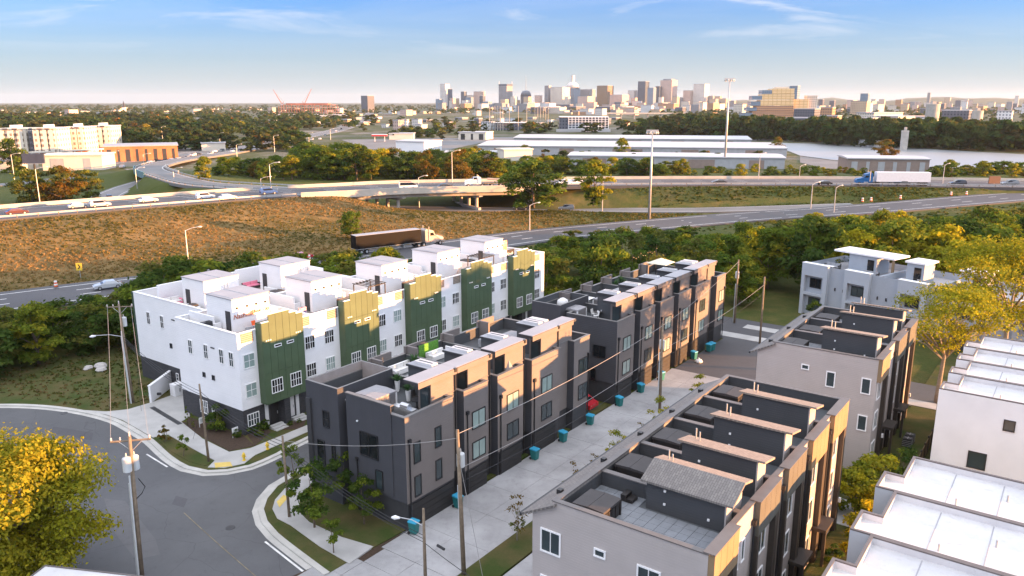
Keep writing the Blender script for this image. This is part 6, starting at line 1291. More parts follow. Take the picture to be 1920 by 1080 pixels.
# ------------------------------------------------------------------ bridge, barriers, light poles
def nearest(poly, x, y):
    i = min(range(len(poly) - 1), key=lambda k: (poly[k].x - x) ** 2 + (poly[k].y - y) ** 2); t = poly[i + 1] - poly[max(0, i - 1)]; return poly[i], math.atan2(t.y, t.x)
bs = [p for p in R3 if -64 <= p.x <= 14]; b0 = bs[len(bs) // 2]; br = empty('bridge', (b0.x, b0.y, 0), 0, 'concrete highway bridge on T shaped piers over the slip road', 'bridge')
def wall_ribbon(poly, off, th, z0, z1, origin=(0, 0)):
    a = offset_line(poly, off - th / 2); b = offset_line(poly, off + th / 2); n = len(poly); O = Vector((origin[0], origin[1], 0)); v = []
    for L, dz in ((a, z0), (b, z0), (a, z1), (b, z1)): v += [(p.x - O.x, p.y - O.y, p.z + dz) for p in L]
    f = []
    for i in range(n - 1): f += [(2 * n + i, 3 * n + i, 3 * n + i + 1, 2 * n + i + 1), (i, 2 * n + i, 2 * n + i + 1, i + 1), (n + i, n + i + 1, 3 * n + i + 1, 3 * n + i), (i, i + 1, n + i + 1, n + i)]
    f += [(0, n, 3 * n, 2 * n), (n - 1, 3 * n - 1, 4 * n - 1, 2 * n - 1)]
    return MB().add(v, f)
oc = (b0.x, b0.y)
wall_ribbon(bs, 0, 21.6, -1.0, -.25, oc).build('deck', MT['bridge'], br)
for o in (-9.2, -4.6, 0, 4.6, 9.2): wall_ribbon(bs, o, .5, -2.1, -1.0, oc).build('girder', MT['bridge'], br)
wall_ribbon(bs, 10.9, .45, -1.0, .95, oc).build('parapet', MT['barrier'], br); wall_ribbon(bs, -10.9, .45, -1.0, .95, oc).build('parapet', MT['barrier'], br)
for bx in (-38, -13):
    c, h = nearest(R3, bx, np.interp(bx, [p.x for p in R3], [p.y for p in R3])); n = Vector((-math.sin(h + .35), math.cos(h + .35), 0)); c = Vector((c.x - b0.x, c.y - b0.y, 0)); a, d = c - n * 11, c + n * 11; t = Vector((n.y, -n.x, 0)) * .6
    cap = MB(); v = []
    for p, z0 in ((a, 4.1), (c - n * 8.5, 3.5), (c + n * 8.5, 3.5), (d, 4.1)):
        v += [tuple(p - t + Vector((0, 0, z0))), tuple(p + t + Vector((0, 0, z0))), tuple(p + t + Vector((0, 0, 4.38))), tuple(p - t + Vector((0, 0, 4.38)))]
    cap.add(v, [(4 * i + j, 4 * i + (j + 1) % 4, 4 * i + 4 + (j + 1) % 4, 4 * i + 4 + j) for i in range(3) for j in range(4)] + [(3, 2, 1, 0), (12, 13, 14, 15)]); cap.build('pier_cap', MT['bridge'], br)
    for s in (-8, -2.7, 2.7, 8): q = c + n * s; MB().tube([q - Vector((0, 0, .4)), q + Vector((0, 0, 3.55))], .5, 12).build('pier_column', MT['bridge'], br)
    MB().prism([tuple((c - n * 10 - t * .7)[:2]), tuple((c + n * 10 - t * .7)[:2]), tuple((c + n * 10 + t * .7)[:2]), tuple((c - n * 10 + t * .7)[:2])][::-1], -.2, .7).build('crash_wall', MT['barrier'], br)
ab = MB(); p0, p1 = offset_line(bs, -10.5)[-1], offset_line(bs, 10.5)[-1]; q0, q1 = p0 + Vector((-13, 0, -6.5)), p1 + Vector((-11, 0, -6.5)); ab.add([tuple(Vector((p.x - b0.x, p.y - b0.y, z))) for p, z in ((q1, 0.1), (p1, 4.6), (p0, 4.6), (q0, .1))], [(0, 1, 2, 3)]); ab.build('slope_paving', MT['bridge'], br)
# concrete barrier on the far side, guard rails on the near side
for nm, lab, seg, off in (('concrete_barrier', 'long pale concrete barrier along the far edge of the raised highway left of the bridge', [p for p in R3 if -240 < p.x < -64], -10.9), ('concrete_barrier', 'long concrete barrier along the far edge of the raised highway beyond the abutment', [p for p in R3 if p.x > 14], -10.9)):
    o = wall_ribbon(seg, off, .45, -.3, .9, (seg[0].x, seg[0].y)).build(nm, MT['barrier'], None, (seg[0].x, seg[0].y, 0)); tag(o, lab, 'barrier')
postm = MB().box(-.08, .08, -.08, .08, -.6, .72).mesh('post', MT['wood_pole'])
def guard_rail(label, seg, off, gap=3.8):
    o0 = seg[0]; t = empty('guard_rail', (o0.x, o0.y, 0), 0, label, 'guard rail'); L = offset_line(seg, off); n = len(L); m = MB()
    wall_ribbon(seg, off, .1, .45, .8, (o0.x, o0.y)).build('rail', MT['steel'], t); fine = catmull(L, .5); acc = 0.0
    for a, b in zip(fine[:-1], fine[1:]):
        acc += (b - a).length
        if acc > gap: acc = 0; h = math.atan2(b.y - a.y, b.x - a.x); link('post', postm, t, (b.x - o0.x, b.y - o0.y, b.z), h)
guard_rail('steel guard rail with posts along the top of the dry grass slope', [p for p in R3 if -175 < p.x < -62], 10.2); guard_rail('steel guard rail with posts above the green highway bank', [p for p in R3 if 14 < p.x < 200], 10.2, 4.5)
guard_rail('pale guard rail along the inner edge of the ramp curve', [p for p in R4 if p.y < 340], 5.6, 5); guard_rail('guard rail along the outer edge of the ramp curve', [p for p in R4 if p.y < 400], -5.6, 5)
rb = [p for p in R4 if 300 < p.y < 352]; t = empty('ramp_bridge', (rb[0].x, rb[0].y, 0), 0, 'short ramp bridge with blue green parapet over the slip road', 'bridge'); MT['teal_rail'] = mat('blue_green_bridge_paint', (.10, .20, .22), .6, .1)
wall_ribbon(rb, 0, 12.4, -1.6, -.92, (rb[0].x, rb[0].y)).build('deck', MT['bridge'], t); wall_ribbon(rb, -6.2, .35, -1.4, 1.0, (rb[0].x, rb[0].y)).build('parapet', MT['teal_rail'], t); wall_ribbon(rb, 6.2, .35, -1.4, 1.0, (rb[0].x, rb[0].y)).build('parapet', MT['barrier'], t)
for q in (rb[2], rb[-3]):
    for s in (-4, 4): MB().tube([(q.x - rb[0].x + s * .8, q.y - rb[0].y, -.3), (q.x - rb[0].x + s * .8, q.y - rb[0].y, q.z - 1.55)], .45, 10).build('pier_column', MT['bridge'], t)
def hz(px, py, top, z=None):
    q = G(px, py, 0.0); z = max(0, ground_z(q.x, q.y)) if z is None else z; q = G(px, py, z); lo, hi = 1.0, 60.0
    for _ in range(40):
        mid = (lo + hi) / 2
        if project((q.x, q.y, z + mid))[1] > top: lo = mid
        else: hi = mid
    return q, lo
def light_pole(px, py, top, z=None, arms=(1,), label='slender steel street light beside the highways', group='highway street lights', ang=None):
    q, h = hz(px, py, top, z); t = empty('street_light', q, 0, label, 'street light', group); MB().tube([(0, 0, -.5), (0, 0, h)], [.15, .09], 7).build('mast', MT['steel'], t)
    for s in arms:
        d = Vector((s * .8, .6 if ang is None else ang, 0)).normalized(); a = MB().tube([(0, 0, h - .1), d * 1.2 + Vector((0, 0, h + .35)), d * 2.6 + Vector((0, 0, h + .5))], .06, 5).build('arm', MT['steel'], t); e = d * 2.6 + Vector((0, 0, h + .47)); MB().tube([e, e + d * .45, e + d * .8], [.08, .2, .08], 6).build('lamp_head', MT['transformer'], a)
    return t
for a in ((786, 389, 333), (848, 342, 285, 6.5), (75, 382, 317, 3), (258, 359, 317), (993, 432, 385), (1129, 399, 340), (1520, 388, 346), (1563, 401, 352), (1422, 336, 290, 6.5), (1497, 352, 312), (1767, 346, 310, 6.5), (508, 354, 308, 6.5), (490, 354, 335, 6.5), (28, 342, 290, 0), (352, 482, 432), (271, 318, 290, 2), (327, 345, 317), (213, 310, 285, 0), (708, 328, 297, 0), (1165, 300, 270, 0), (445, 300, 272, 0), (515, 285, 255, 0), (545, 283, 258, 0), (580, 275, 250, 0), (620, 262, 242, 0), (413, 275, 250, 0), (305, 262, 238, 0), (1340, 315, 298, 0)): light_pole(a[0], a[1], a[2], a[3] if len(a) > 3 else None)
def high_mast(label, px, py, top, r):
    q, h = hz(px, py, top, 0); t = empty('high_mast', q, 0, label, 'light mast'); MB().tube([(0, 0, -.5), (0, 0, h * .5), (0, 0, h)], [r, r * .75, r * .45], 10).build('mast', MT['steel'], t, smooth=True); w = r * 3.6
    MB().tube([(math.cos(a) * w, math.sin(a) * w, h - .4) for a in np.linspace(0, 6.2832, 13)], r * .25, 5).build('lamp_ring', MT['steel'], t)
    for k in range(6): a = k * 1.047; c = (math.cos(a) * w, math.sin(a) * w, h - .4); o = MB().lathe([(r * .5, -r * 1.2), (r * .7, -r * .4), (r * .3, r * .6)], 8, c).build('lamp', MT['transformer'], t); MB().tube([(0, 0, h), c], r * .14, 4).build('strut', MT['steel'], t)
    MB().box(-w * 1.1, w * 1.1, -.15, .15, h - .2, h + .25).build('crossbar', MT['steel'], t)
high_mast('very tall grey light mast standing before the long warehouses', 1358, 316, 148, .62); high_mast('tall grey light mast on the bank beside the merging highway', 1217, 411, 245, .42)
# ------------------------------------------------------------------ vehicles
CARP = {'sedan': ([(-2.3, .35), (-2.32, .75), (-1.75, .92), (-1.1, 1.42), (.35, 1.45), (1.15, .98), (2.1, .82), (2.32, .6), (2.3, .32)], 1.8), 'suv': ([(-2.35, .4), (-2.4, .95), (-2.2, 1.62), (-1.9, 1.76), (.5, 1.76), (1.25, 1.12), (2.2, .98), (2.4, .7), (2.38, .38)], 1.9), 'van': ([(-2.7, .4), (-2.75, 1.0), (-2.7, 1.95), (-2.5, 2.1), (1.2, 2.1), (2.0, 1.25), (2.65, 1.1), (2.75, .7), (2.7, .38)], 2.0)}
_cm = {}
def car_meshes(kind):
    if kind in _cm: return _cm[kind]
    pr, wd = CARP[kind]; n = len(pr); m = MB(); v = []
    for s in (-1, 1):
        for x, z in pr: v.append((x, s * wd / 2 * (1.0 if z < 1.0 else .84), z))
    f = [tuple(range(n)), tuple(range(2 * n - 1, n - 1, -1))] + [(i, n + i, n + (i + 1) % n, (i + 1) % n) for i in range(n)]
    body = m.add(v, f); bm_ = body.mesh('body', MT['white_trim']); g = MB(); roof = max(z for x, z in pr); zc = .98 if kind == 'sedan' else 1.12; i3 = [p for p in pr if p[1] > zc - .05]; x0, x1 = i3[0][0] + .1, i3[-1][0] - .1; hz_ = roof - .12; top = [p for p in pr if p[1] > roof - .12]; a0, a1 = top[0][0], top[-1][0]
    for s in (-1, 1): y = s * (wd / 2 * .93 + .012); y2 = s * (wd / 2 * .84 + .015); g.add([(x0 + .1, y, zc), (x1 - .05, y, zc), (a1 - .02, y2, hz_), (a0 + .05, y2, hz_)], [(0, 1, 2, 3) if s < 0 else (3, 2, 1, 0)])
    hw = wd / 2 * .82; fr = [p for p in pr if p[0] > a1 + .1][0]; g.add([(a1 + .12, -hw * .97, roof - .1), (a1 + .12, hw * .97, roof - .1), (fr[0] - .02, hw, fr[1] + .06), (fr[0] - .02, -hw, fr[1] + .06)], [(0, 3, 2, 1)])
    rr_ = pr[pr.index(top[0]) - 1]; g.add([(a0 - .06, -hw * .95, roof - .12), (a0 - .06, hw * .95, roof - .12), (rr_[0] - .0, hw * .95, max(rr_[1], .95) + .05), (rr_[0] - .0, -hw * .95, max(rr_[1], .95) + .05)], [(0, 1, 2, 3)])
    gm = g.mesh('windows', MT['glass_black']); w = MB(); w.wheel((0, 0, 0), .34, .24, 14); wm = w.mesh('wheel', MT['rubber']); hb = MB(); hb.wheel((0, 0, 0), .2, .26, 10); hm = hb.mesh('hub', MT['steel']); L = MB().box(-.04, .03, -.16, .16, -.08, .08); lm = L.mesh('light', MT['white_trim']); rm = MB().box(-.03, .04, -.16, .16, -.08, .08).mesh('tail_light', mat('red_lens', (.4, .02, .02), .3, .05)) if 'red_lens' not in bpy.data.materials else MB().box(-.03, .04, -.16, .16, -.08, .08).mesh('tail_light', bpy.data.materials['red_lens'])
    _cm[kind] = (bm_, gm, wm, hm, lm, rm, wd); return _cm[kind]
CARCOL = {}
def car(label, kind, p, h, col, group=None):
    bm_, gm, wm, hm, lm, rm, wd = car_meshes(kind)
    if col not in CARCOL: t_ = NT('car_paint_%d' % len(CARCOL)); t_.set(Base_Color=t_.mix(t_.noise(t_.coord(), 2, 2), sc(col, .9), sc(col, 1.1)), Roughness=.25, Specular_IOR_Level=.6, Coat_Weight=.5); CARCOL[col] = t_.mat
    t = empty('car', p, h, label, 'car', group); b = link('body', bm_, t); b.material_slots[0].link = 'OBJECT'; b.material_slots[0].material = CARCOL[col]; link('windows', gm, t)
    for x in (-1.42, 1.42):
        for y in (-1, 1): w = link('wheel', wm, t, (x, y * (wd / 2 - .1), .34)); link('hub', hm, w)
    f, r_ = CARP[kind][0][-2], CARP[kind][0][1]
    for y in (-1, 1): link('headlight', lm, t, (f[0] - .02, y * wd * .34, f[1] + .02)); link('tail_light', rm, t, (r_[0] + .01, y * wd * .36, r_[1] - .04))
    return t
WHT, SIL, DRK, BLU, RED, GRY, MAR = (.72, .72, .72), (.40, .43, .46), (.025, .027, .032), (.03, .08, .25), (.42, .02, .03), (.16, .18, .19), (.10, .035, .03)
def on_road(poly, px, py, z, rev=False, lane=None):
    q = G(px, py, z); c, h = nearest(poly, q.x, q.y); 
    return Vector((q.x, q.y, c.z + .02)), h + (math.pi if rev else 0)
for px, py, kd, col, rev, lab in ((32, 402, 'sedan', MAR, 0, 'dark maroon car on the raised highway at the end of the slope'), (147, 390, 'sedan', SIL, 0, 'silver blue car on the raised highway ahead of the grey one'), (188, 388, 'suv', SIL, 0, 'silver grey car following on the raised highway'), (278, 379, 'sedan', WHT, 0, 'white sedan on the raised highway above the dry slope'), (385, 373, 'suv', WHT, 0, 'white sport utility on the raised highway near the ramp'), (427, 374, 'sedan', WHT, 0, 'white low car beside the white sport utility'), (504, 364, 'suv', BLU, 0, 'bright blue car on the raised highway'), (765, 354, 'van', WHT, 0, 'white van crossing the bridge'), (835, 353, 'sedan', DRK, 0, 'dark sedan crossing the bridge'), (1058, 347, 'suv', WHT, 1, 'white sport utility behind the dark abutment tree'), (1078, 347, 'suv', WHT, 1, 'second white sport utility behind the dark abutment tree'), (1348, 345, 'sedan', DRK, 1, 'black sedan on the raised highway above the green bank'), (1545, 347, 'sedan', DRK, 1, 'black sedan ahead of the blue truck'), (1692, 348, 'sedan', DRK, 1, 'dark car hidden beside the white trailer'), (1795, 348, 'suv', DRK, 1, 'dark car behind the white trailer'), (1893, 348, 'suv', GRY, 1, 'dark grey car beyond the brown message board')):
    p, h = on_road(R3, px, py, 6.5, rev); car(lab, kd, p, h, col)
t = [o for o in bpy.data.objects if o.get('label') == 'white van crossing the bridge'][0]; MB().box(-2.4, 1.0, -.75, .75, 2.101, 2.2).build('roof_load', mat('red_cargo', (.45, .08, .05), .6, .1), t)
for px, py, kd, col, rev, lab in ((977, 393, 'suv', DRK, 0, 'black car on the slip road under the bank'), (1062, 394, 'suv', GRY, 0, 'grey green sport utility on the slip road'), (205, 373, 'sedan', DRK, 0, 'dark car on the slip road behind the raised highway')): p, h = on_road(R2, px, py, 0, rev); car(lab, kd, p, h, col)
for px, py, kd, col, rev, lab in ((203, 541, 'sedan', SIL, 1, 'silver sedan on the near highway left of the white row'), (566, 486, 'sedan', RED, 0, 'red car on the near highway behind the trailer')): p, h = on_road(R1, px, py, 0, rev); car(lab, kd, p, h, col)
for k, (px, py) in enumerate(((283, 307), (301, 306), (323, 302), (333, 302), (352, 297), (362, 293), (372, 291), (395, 290), (403, 286), (416, 284), (436, 286), (450, 284), (230, 315), (195, 318), (520, 275), (540, 273), (560, 268), (585, 263), (600, 262), (610, 255), (630, 247), (640, 243), (655, 236), (662, 232))):
    q = G(px, py, 0.0); c, h = nearest(R6, q.x, q.y); c, h = c, h + (math.pi if k % 2 else 0); col = [WHT, DRK, SIL, WHT, GRY][k % 5]; car('tiny %s car in the traffic of the far highway' % {WHT: 'white', DRK: 'dark', SIL: 'silver', GRY: 'grey'}[col], ['sedan', 'suv'][k % 2], (q.x, q.y, .1 if px > 330 else .12), h, col, 'far highway traffic, %s' % {WHT: 'white', DRK: 'dark', SIL: 'silver', GRY: 'grey'}[col])
p = G(548, 296, 0); car('dark car on the far side road by the grove', 'sedan', (p.x, p.y, .1), .6, DRK)
car('red car parked between the two charcoal rows', 'sedan', W(68.4, 41.6, .1), ROT + R(90), RED)
def semi(label, poly, px, py, z, rev, trailer, cab, tlen=15.5, kind='box', conv=True):
    p, h = on_road(poly, px, py, z, rev); t = empty('truck', p, h, label, 'truck'); tr, cb = mat('trailer_paint', trailer, .6, .05, spec=.12), mat('cab_paint', cab, .35, .06)
    if kind == 'box':
        MB().box(-tlen, 0, -1.28, 1.28, 1.2, 4.05).build('trailer', tr, t); MB().box(-tlen + .02, -.02, -1.26, 1.26, 4.052, 4.1).build('trailer_roof', MT['membrane_grey'] if trailer[0] < .3 else tr, t); MB().box(-tlen, 0, -1.3, 1.3, 1.1, 1.198).build('side_rail', MT['steel'], t); MB().box(-tlen + .5, -1, -.5, .5, .85, 1.098).build('chassis', MT['black_metal'], t); MB().box(-4.4, -4.2, -.9, .9, .2, 1.09).build('landing_gear', MT['steel'], t)
    else:
        MB().box(-7.5, 0, -1.1, 1.1, .95, 1.2).build('flatbed', MT['wood_pole'], t); MB().tube([(-6.5, 0, 1.9), (-1.0, 0, 2.4)], [.25, .3], 8).build('boom', MT['taupe_trim'], t); MB().box(-7.3, -5.0, -1.0, 1.0, 1.202, 1.9).build('load', MT['brown_post'], t)
    x = 1.1; c = MB()
    prof = [(x, .9), (x, 3.6 if kind == 'box' else 2.9), (x + .5, 3.95 if kind == 'box' else 3.0), (x + 2.2, 3.4 if kind == 'box' else 2.95), (x + 2.7, 2.35), (x + 4.6, 1.95), (x + 4.9, 1.6), (x + 4.95, .7)]; n = len(prof)
    wdt = [1.25, 1.2, 1.15, 1.15, 1.2, 1.05, 1.0, 1.05]; c.add([(a, -w_, b) for (a, b), w_ in zip(prof, wdt)] + [(a, w_, b) for (a, b), w_ in zip(prof, wdt)], [tuple(range(n)), tuple(range(2 * n - 1, n - 1, -1))] + [(i, n + i, n + (i + 1) % n, (i + 1) % n) for i in range(n)]); cabo = c.build('cab', cb, t)
    g = MB()
    for s in (-1, 1): g.add([(x + 1.35, s * 1.22, 2.35), (x + 2.4, s * 1.215, 2.35), (x + 2.15, s * 1.19, 3.0), (x + 1.35, s * 1.2, 3.0)], [(0, 1, 2, 3) if s < 0 else (3, 2, 1, 0)])
    g.add([(x + 2.74, -1.1, 2.42), (x + 2.74, 1.1, 2.42), (x + 2.3, 1.05, 3.2 if kind == 'box' else 2.9), (x + 2.3, -1.05, 3.2 if kind == 'box' else 2.9)], [(0, 1, 2, 3)]); g.build('windows', MT['glass_black'], cabo)
    for s in (-1, 1): MB().tube([(x + .9, s * 1.3, 1.2), (x + .9, s * 1.3, 4.5 if kind == 'box' else 3.6)], .08, 7).build('exhaust_stack', MT['chrome'], cabo); MB().box(x + 1.4, x + 2.6, s * 1.27 - .12, s * 1.27 + .12, .6, 1.1).build('fuel_tank', MT['chrome'], cabo)
    MB().box(-1.0, x + 4.7, -.45, .45, .65, .88).build('frame', MT['black_metal'], t); MB().box(x + 4.95, x + 5.08, -1.1, 1.1, .4, .85).build('bumper', MT['chrome'], t)
    wm_ = MB(); wm_.wheel((0, 0, 0), .5, .5, 16); wm_ = wm_.mesh('wheel', MT['rubber']); hm_ = MB(); hm_.wheel((0, 0, 0), .27, .53, 10); hm_ = hm_.mesh('hub', MT['steel'])
    for xx in (([-tlen + 1.2, -tlen + 2.5] if kind == 'box' else [-6.2, -4.9]) + [-.6 if kind == 'box' else -2.2, .7, x + 3.9]):
        for s in (-1, 1): w = link('wheel', wm_, t, (xx, s * 1.0, .5)); link('hub', hm_, w)
    return t
semi('semi truck with a long black trailer and pale cab on the near highway', R1, 785, 462, 0, False, (.004, .0035, .0035), (.34, .29, .26), 16.0); semi('semi truck with blue cab and long white trailer on the raised highway', R3, 1640, 347, 6.5, True, (.74, .74, .76), (.02, .12, .30), 16.0); semi('white flatbed truck with low rusty load on the bridge', R3, 908, 350, 6.5, True, (.7, .7, .7), (.7, .7, .7), 10, 'flat')
def barrel(px, py, z=None):
    q = G(px, py, 0.0); z = max(0, ground_z(q.x, q.y)) + .25 if z is None else z; q = G(px, py, z); t = empty('traffic_barrel', q, 0, 'orange and white traffic barrel at the highway edge', 'barrel', 'orange traffic barrels')
    for k in range(4): MB().lathe([(.3 - k * .02, k * .25), (.29 - k * .02, k * .25 + .247)], 12).build('band', MT['orange'] if k % 2 == 0 else MT['white_trim'], t)
    MB().lathe([(.4, -.04), (.4, -.002)], 12).build('base', MT['rubber'], t)
for px, py in ((105, 537), (580, 487), (1617, 378), (1633, 377), (1688, 373), (1783, 366), (1812, 365), (1875, 361)): barrel(px, py)
q, h = hz(151, 520, 493); t = empty('road_sign', q, 0, 'yellow chevron curve sign on the dry grass slope', 'sign'); MB().tube([(0, 0, -.3), (0, 0, h)], .06, 5).build('post', MT['steel'], t); MB().box(-.55, .55, -.1, -.062, h - 1.4, h).build('board', MT['yellow'], t); MB().add([(-.25, -.11, h - .25), (.0, -.11, h - .25), (.3, -.11, h - .7), (.0, -.11, h - 1.15), (-.25, -.11, h - 1.15), (.05, -.11, h - .7)], [(0, 5, 2, 1), (5, 4, 3, 2)]).build('chevron', MT['black_metal'], t)
q, h = hz(1863, 350, 335, 5.6); t = empty('message_board', q, R(4), 'brown portable message board trailer beside the highway', 'sign'); MB().box(-1.9, 1.9, -.15, .15, 1.0, 3.3).build('board', mat('brown_sign_back', (.13, .07, .05), .6, .1), t); MB().tube([(0, 0, .4), (0, 0, 1.0)], .12, 6).build('mast', MT['steel'], t); MB().box(-1.3, 1.3, -.6, .6, .35, .5).build('trailer_frame', MT['orange'], t)
q, h = hz(67, 330, 288, 0); t = empty('billboard', q, R(8), 'dark billboard on a single post above the orange trees', 'billboard'); MB().tube([(0, 0, 0), (0, 0, h - 3.5)], .4, 8).build('post', MT['brown_post'], t); MB().box(-4.5, 4.5, -.5, .5, h - 4.2, h).build('panel', mat('dark_billboard', (.05, .06, .09), .6, .2, .5), t); MB().box(-4.7, 4.7, -1.2, -.5, h - 4.5, h - 4.3).build('catwalk', MT['steel'], t)
# ------------------------------------------------------------------ river and middle distance
flat('river', poly_px([(1466, 268), (1560, 271), (1700, 277), (1830, 285), (2000, 294), (2300, 310), (2300, 340), (2000, 322), (1900, 312), (1760, 316), (1640, 306), (1560, 300), (1500, 292), (1475, 282)]), .12, MT['water'])
flat('gravel_yard', poly_px([(1500, 293), (1560, 301), (1640, 307), (1760, 317), (1740, 326), (1560, 320), (1500, 305)]), .10, MT['asphalt_pale'])
flat('car_park', poly_px([(200, 300), (330, 280), (460, 268), (470, 274), (340, 290), (220, 306)]), .05, MT['asphalt_pale'])
flat('yard', poly_px([(640, 262), (900, 258), (1180, 252), (1480, 258), (1480, 264), (900, 268), (800, 290), (700, 285)]), .05, MT['asphalt_pale'])
def far_pt(px, py, y):
    a = (px - 960) / F_PX; b = -(py - 540) / F_PX; dy = math.cos(PITCH) + b * math.sin(PITCH); dz = -math.sin(PITCH) + b * math.cos(PITCH); t = y / dy; return Vector((a * t, y, CAM_H + dz * t))
def place(px0, px1, top, y, rot=ROT, depth=None):
    """centre, half sizes and height of a box seen between two columns of the photo, at distance y"""
    a, b = far_pt(px0, top, y), far_pt(px1, top, y); wd = b.x - a.x; c, s = abs(math.cos(rot)), abs(math.sin(rot))
    if depth is None: L = D = wd / (c + s)
    else: D = depth; L = max(2.0, (wd - D * s) / max(c, .05))
    return Vector(((a.x + b.x) / 2, y, 0)), L, D, max(a.z, 3.0)
MT['pale_roof'] = mat('pale_metal_roof', (.47, .47, .48), .55, .1, .05); MT['grey_wall'] = siding('grey_metal_cladding', (.36, .37, .38), 1.2, .1, vertical=True); MT['tan_wall'] = siding('tan_metal_cladding', (.26, .20, .17), 1.5, .1, vertical=True); MT['brick_wall'] = mat('orange_brick', (.40, .17, .08), .85, .15, .3); MT['cream_wall'] = mat('cream_wall', (.66, .60, .50), .8, .06, .2)
def shed(label, px0, px1, base, ht, depth, wallm, roofm, rot=0.0, cat='warehouse', z=0.0, doors=0, doorm=None, name='warehouse', eave=.5):
    q = G((px0 + px1) / 2, base, z); a, b = G(px0, base, z), G(px1, base, z); L = (b - a).length / 2; t = empty(name, q, rot, label, cat)
    MB().box(-L, L, 0, depth, -.5, ht).build('wall', MT[wallm], t); MB().add([(-L - eave, -eave, ht + .003), (L + eave, -eave, ht + .003), (L + eave, depth + eave, ht + .003), (-L - eave, depth + eave, ht + .003), (-L - eave, -eave, ht + .5), (L + eave, -eave, ht + .5), (L + eave, depth + eave, ht + .5), (-L - eave, depth + eave, ht + .5), (-L - eave, depth / 2, ht + .5 + depth * .02), (L + eave, depth / 2, ht + .5 + depth * .02)], [(0, 3, 2, 1), (0, 1, 5, 4), (1, 2, 6, 5), (2, 3, 7, 6), (3, 0, 4, 7), (4, 5, 9, 8), (8, 9, 6, 7), (5, 6, 9), (7, 4, 8)]).build('roof', MT[roofm], t)
    for k in range(doors):
        x = -L + (k + .5) * 2 * L / doors; d = L / doors * random.Random(k).uniform(.2, .5); MB().box(x - d, x + d, -.12, -.004, 0, ht * .82).build('door', MT[doorm or 'tan_wall'], t)
    return t
shed('long grey warehouse with pale roof and brown bay doors nearest the highway', 1065, 1462, 315, 5.2, 30, 'grey_wall', 'pale_roof', R(-10), doors=4); shed('long grey warehouse with wide pale roof in the middle of three', 890, 1462, 293, 5.2, 66, 'grey_wall', 'pale_roof', R(-10), doors=5); shed('farthest long warehouse with a pale roof before the open land', 960, 1400, 275, 5.4, 60, 'grey_wall', 'pale_roof', R(-10), doors=5)
shed('small pale roofed workshop beside a tan block', 835, 945, 304, 5, 14, 'tan_wall', 'pale_roof'); shed('square tan brick block catching the sun by the workshop', 944, 1000, 306, 7, 12, 'cream_wall', 'cream_wall', R(20)); shed('taupe warehouse with pale roof by the river', 1592, 1735, 326, 6.5, 20, 'tan_wall', 'pale_roof', R(-10), doors=6, doorm='grey_wall')
shed('low white boat house on the river edge', 1625, 1680, 276, 4, 14, 'white_trim', 'pale_roof'); shed('long brick warehouse with grey roof and canopy doors', 205, 330, 302, 8, 30, 'brick_wall', 'membrane_grey', R(24), doors=8, doorm='char_trim'); shed('cream workshop building below the billboard', 85, 190, 320, 7, 18, 'cream_wall', 'cream_wall', R(8), doors=2, doorm='grey_wall'); shed('white low shed at the edge of the woods', -20, 42, 322, 5, 15, 'cream_wall', 'pale_roof', R(5)); shed('pale loading dock building by the yellow tank', 380, 422, 283, 5, 14, 'cream_wall', 'pale_roof', R(20)); shed('white workshop with big grey roof beyond the grove', 738, 800, 287, 7, 22, 'white_trim', 'pale_roof', R(-25)); shed('flat white shop with a forecourt beyond the grove', 858, 912, 262, 6, 22, 'cream_wall', 'pale_roof', R(-15), doors=3, doorm='char_trim'); shed('white filling station shop beside the red canopy', 730, 775, 262, 5, 15, 'cream_wall', 'pale_roof')
q = G(711, 266); t = empty('canopy', q, 0, 'red and white filling station canopy', 'canopy'); MB().box(-6, 6, 0, 6, 4.5, 5.6).build('fascia', mat('red_fascia', (.5, .03, .03), .5, .05), t); MB().box(-6.1, 6.1, -.1, 6.1, 5.602, 5.8).build('roof', MT['white_trim'], t)
for x in (-4, 4): MB().box(x - .25, x + .25, 2.7, 3.3, 0, 4.5).build('column', MT['white_trim'], t)
q = G(382, 276); t = empty('tank_truck', q, R(15), 'yellow tank on a flat trailer at the loading dock', 'tank'); MB().tube([(-5, 0, 2.6), (5, 0, 2.6)], 1.5, 12).build('tank', MT['yellow'], t); MB().box(-5, 5, -1.2, 1.2, .7, 1.1).build('trailer', MT['black_metal'], t)
for x in (-4, 4): m = MB(); m.wheel((x, 0, .5), .5, 2.3, 12); m.build('axle', MT['rubber'], t)
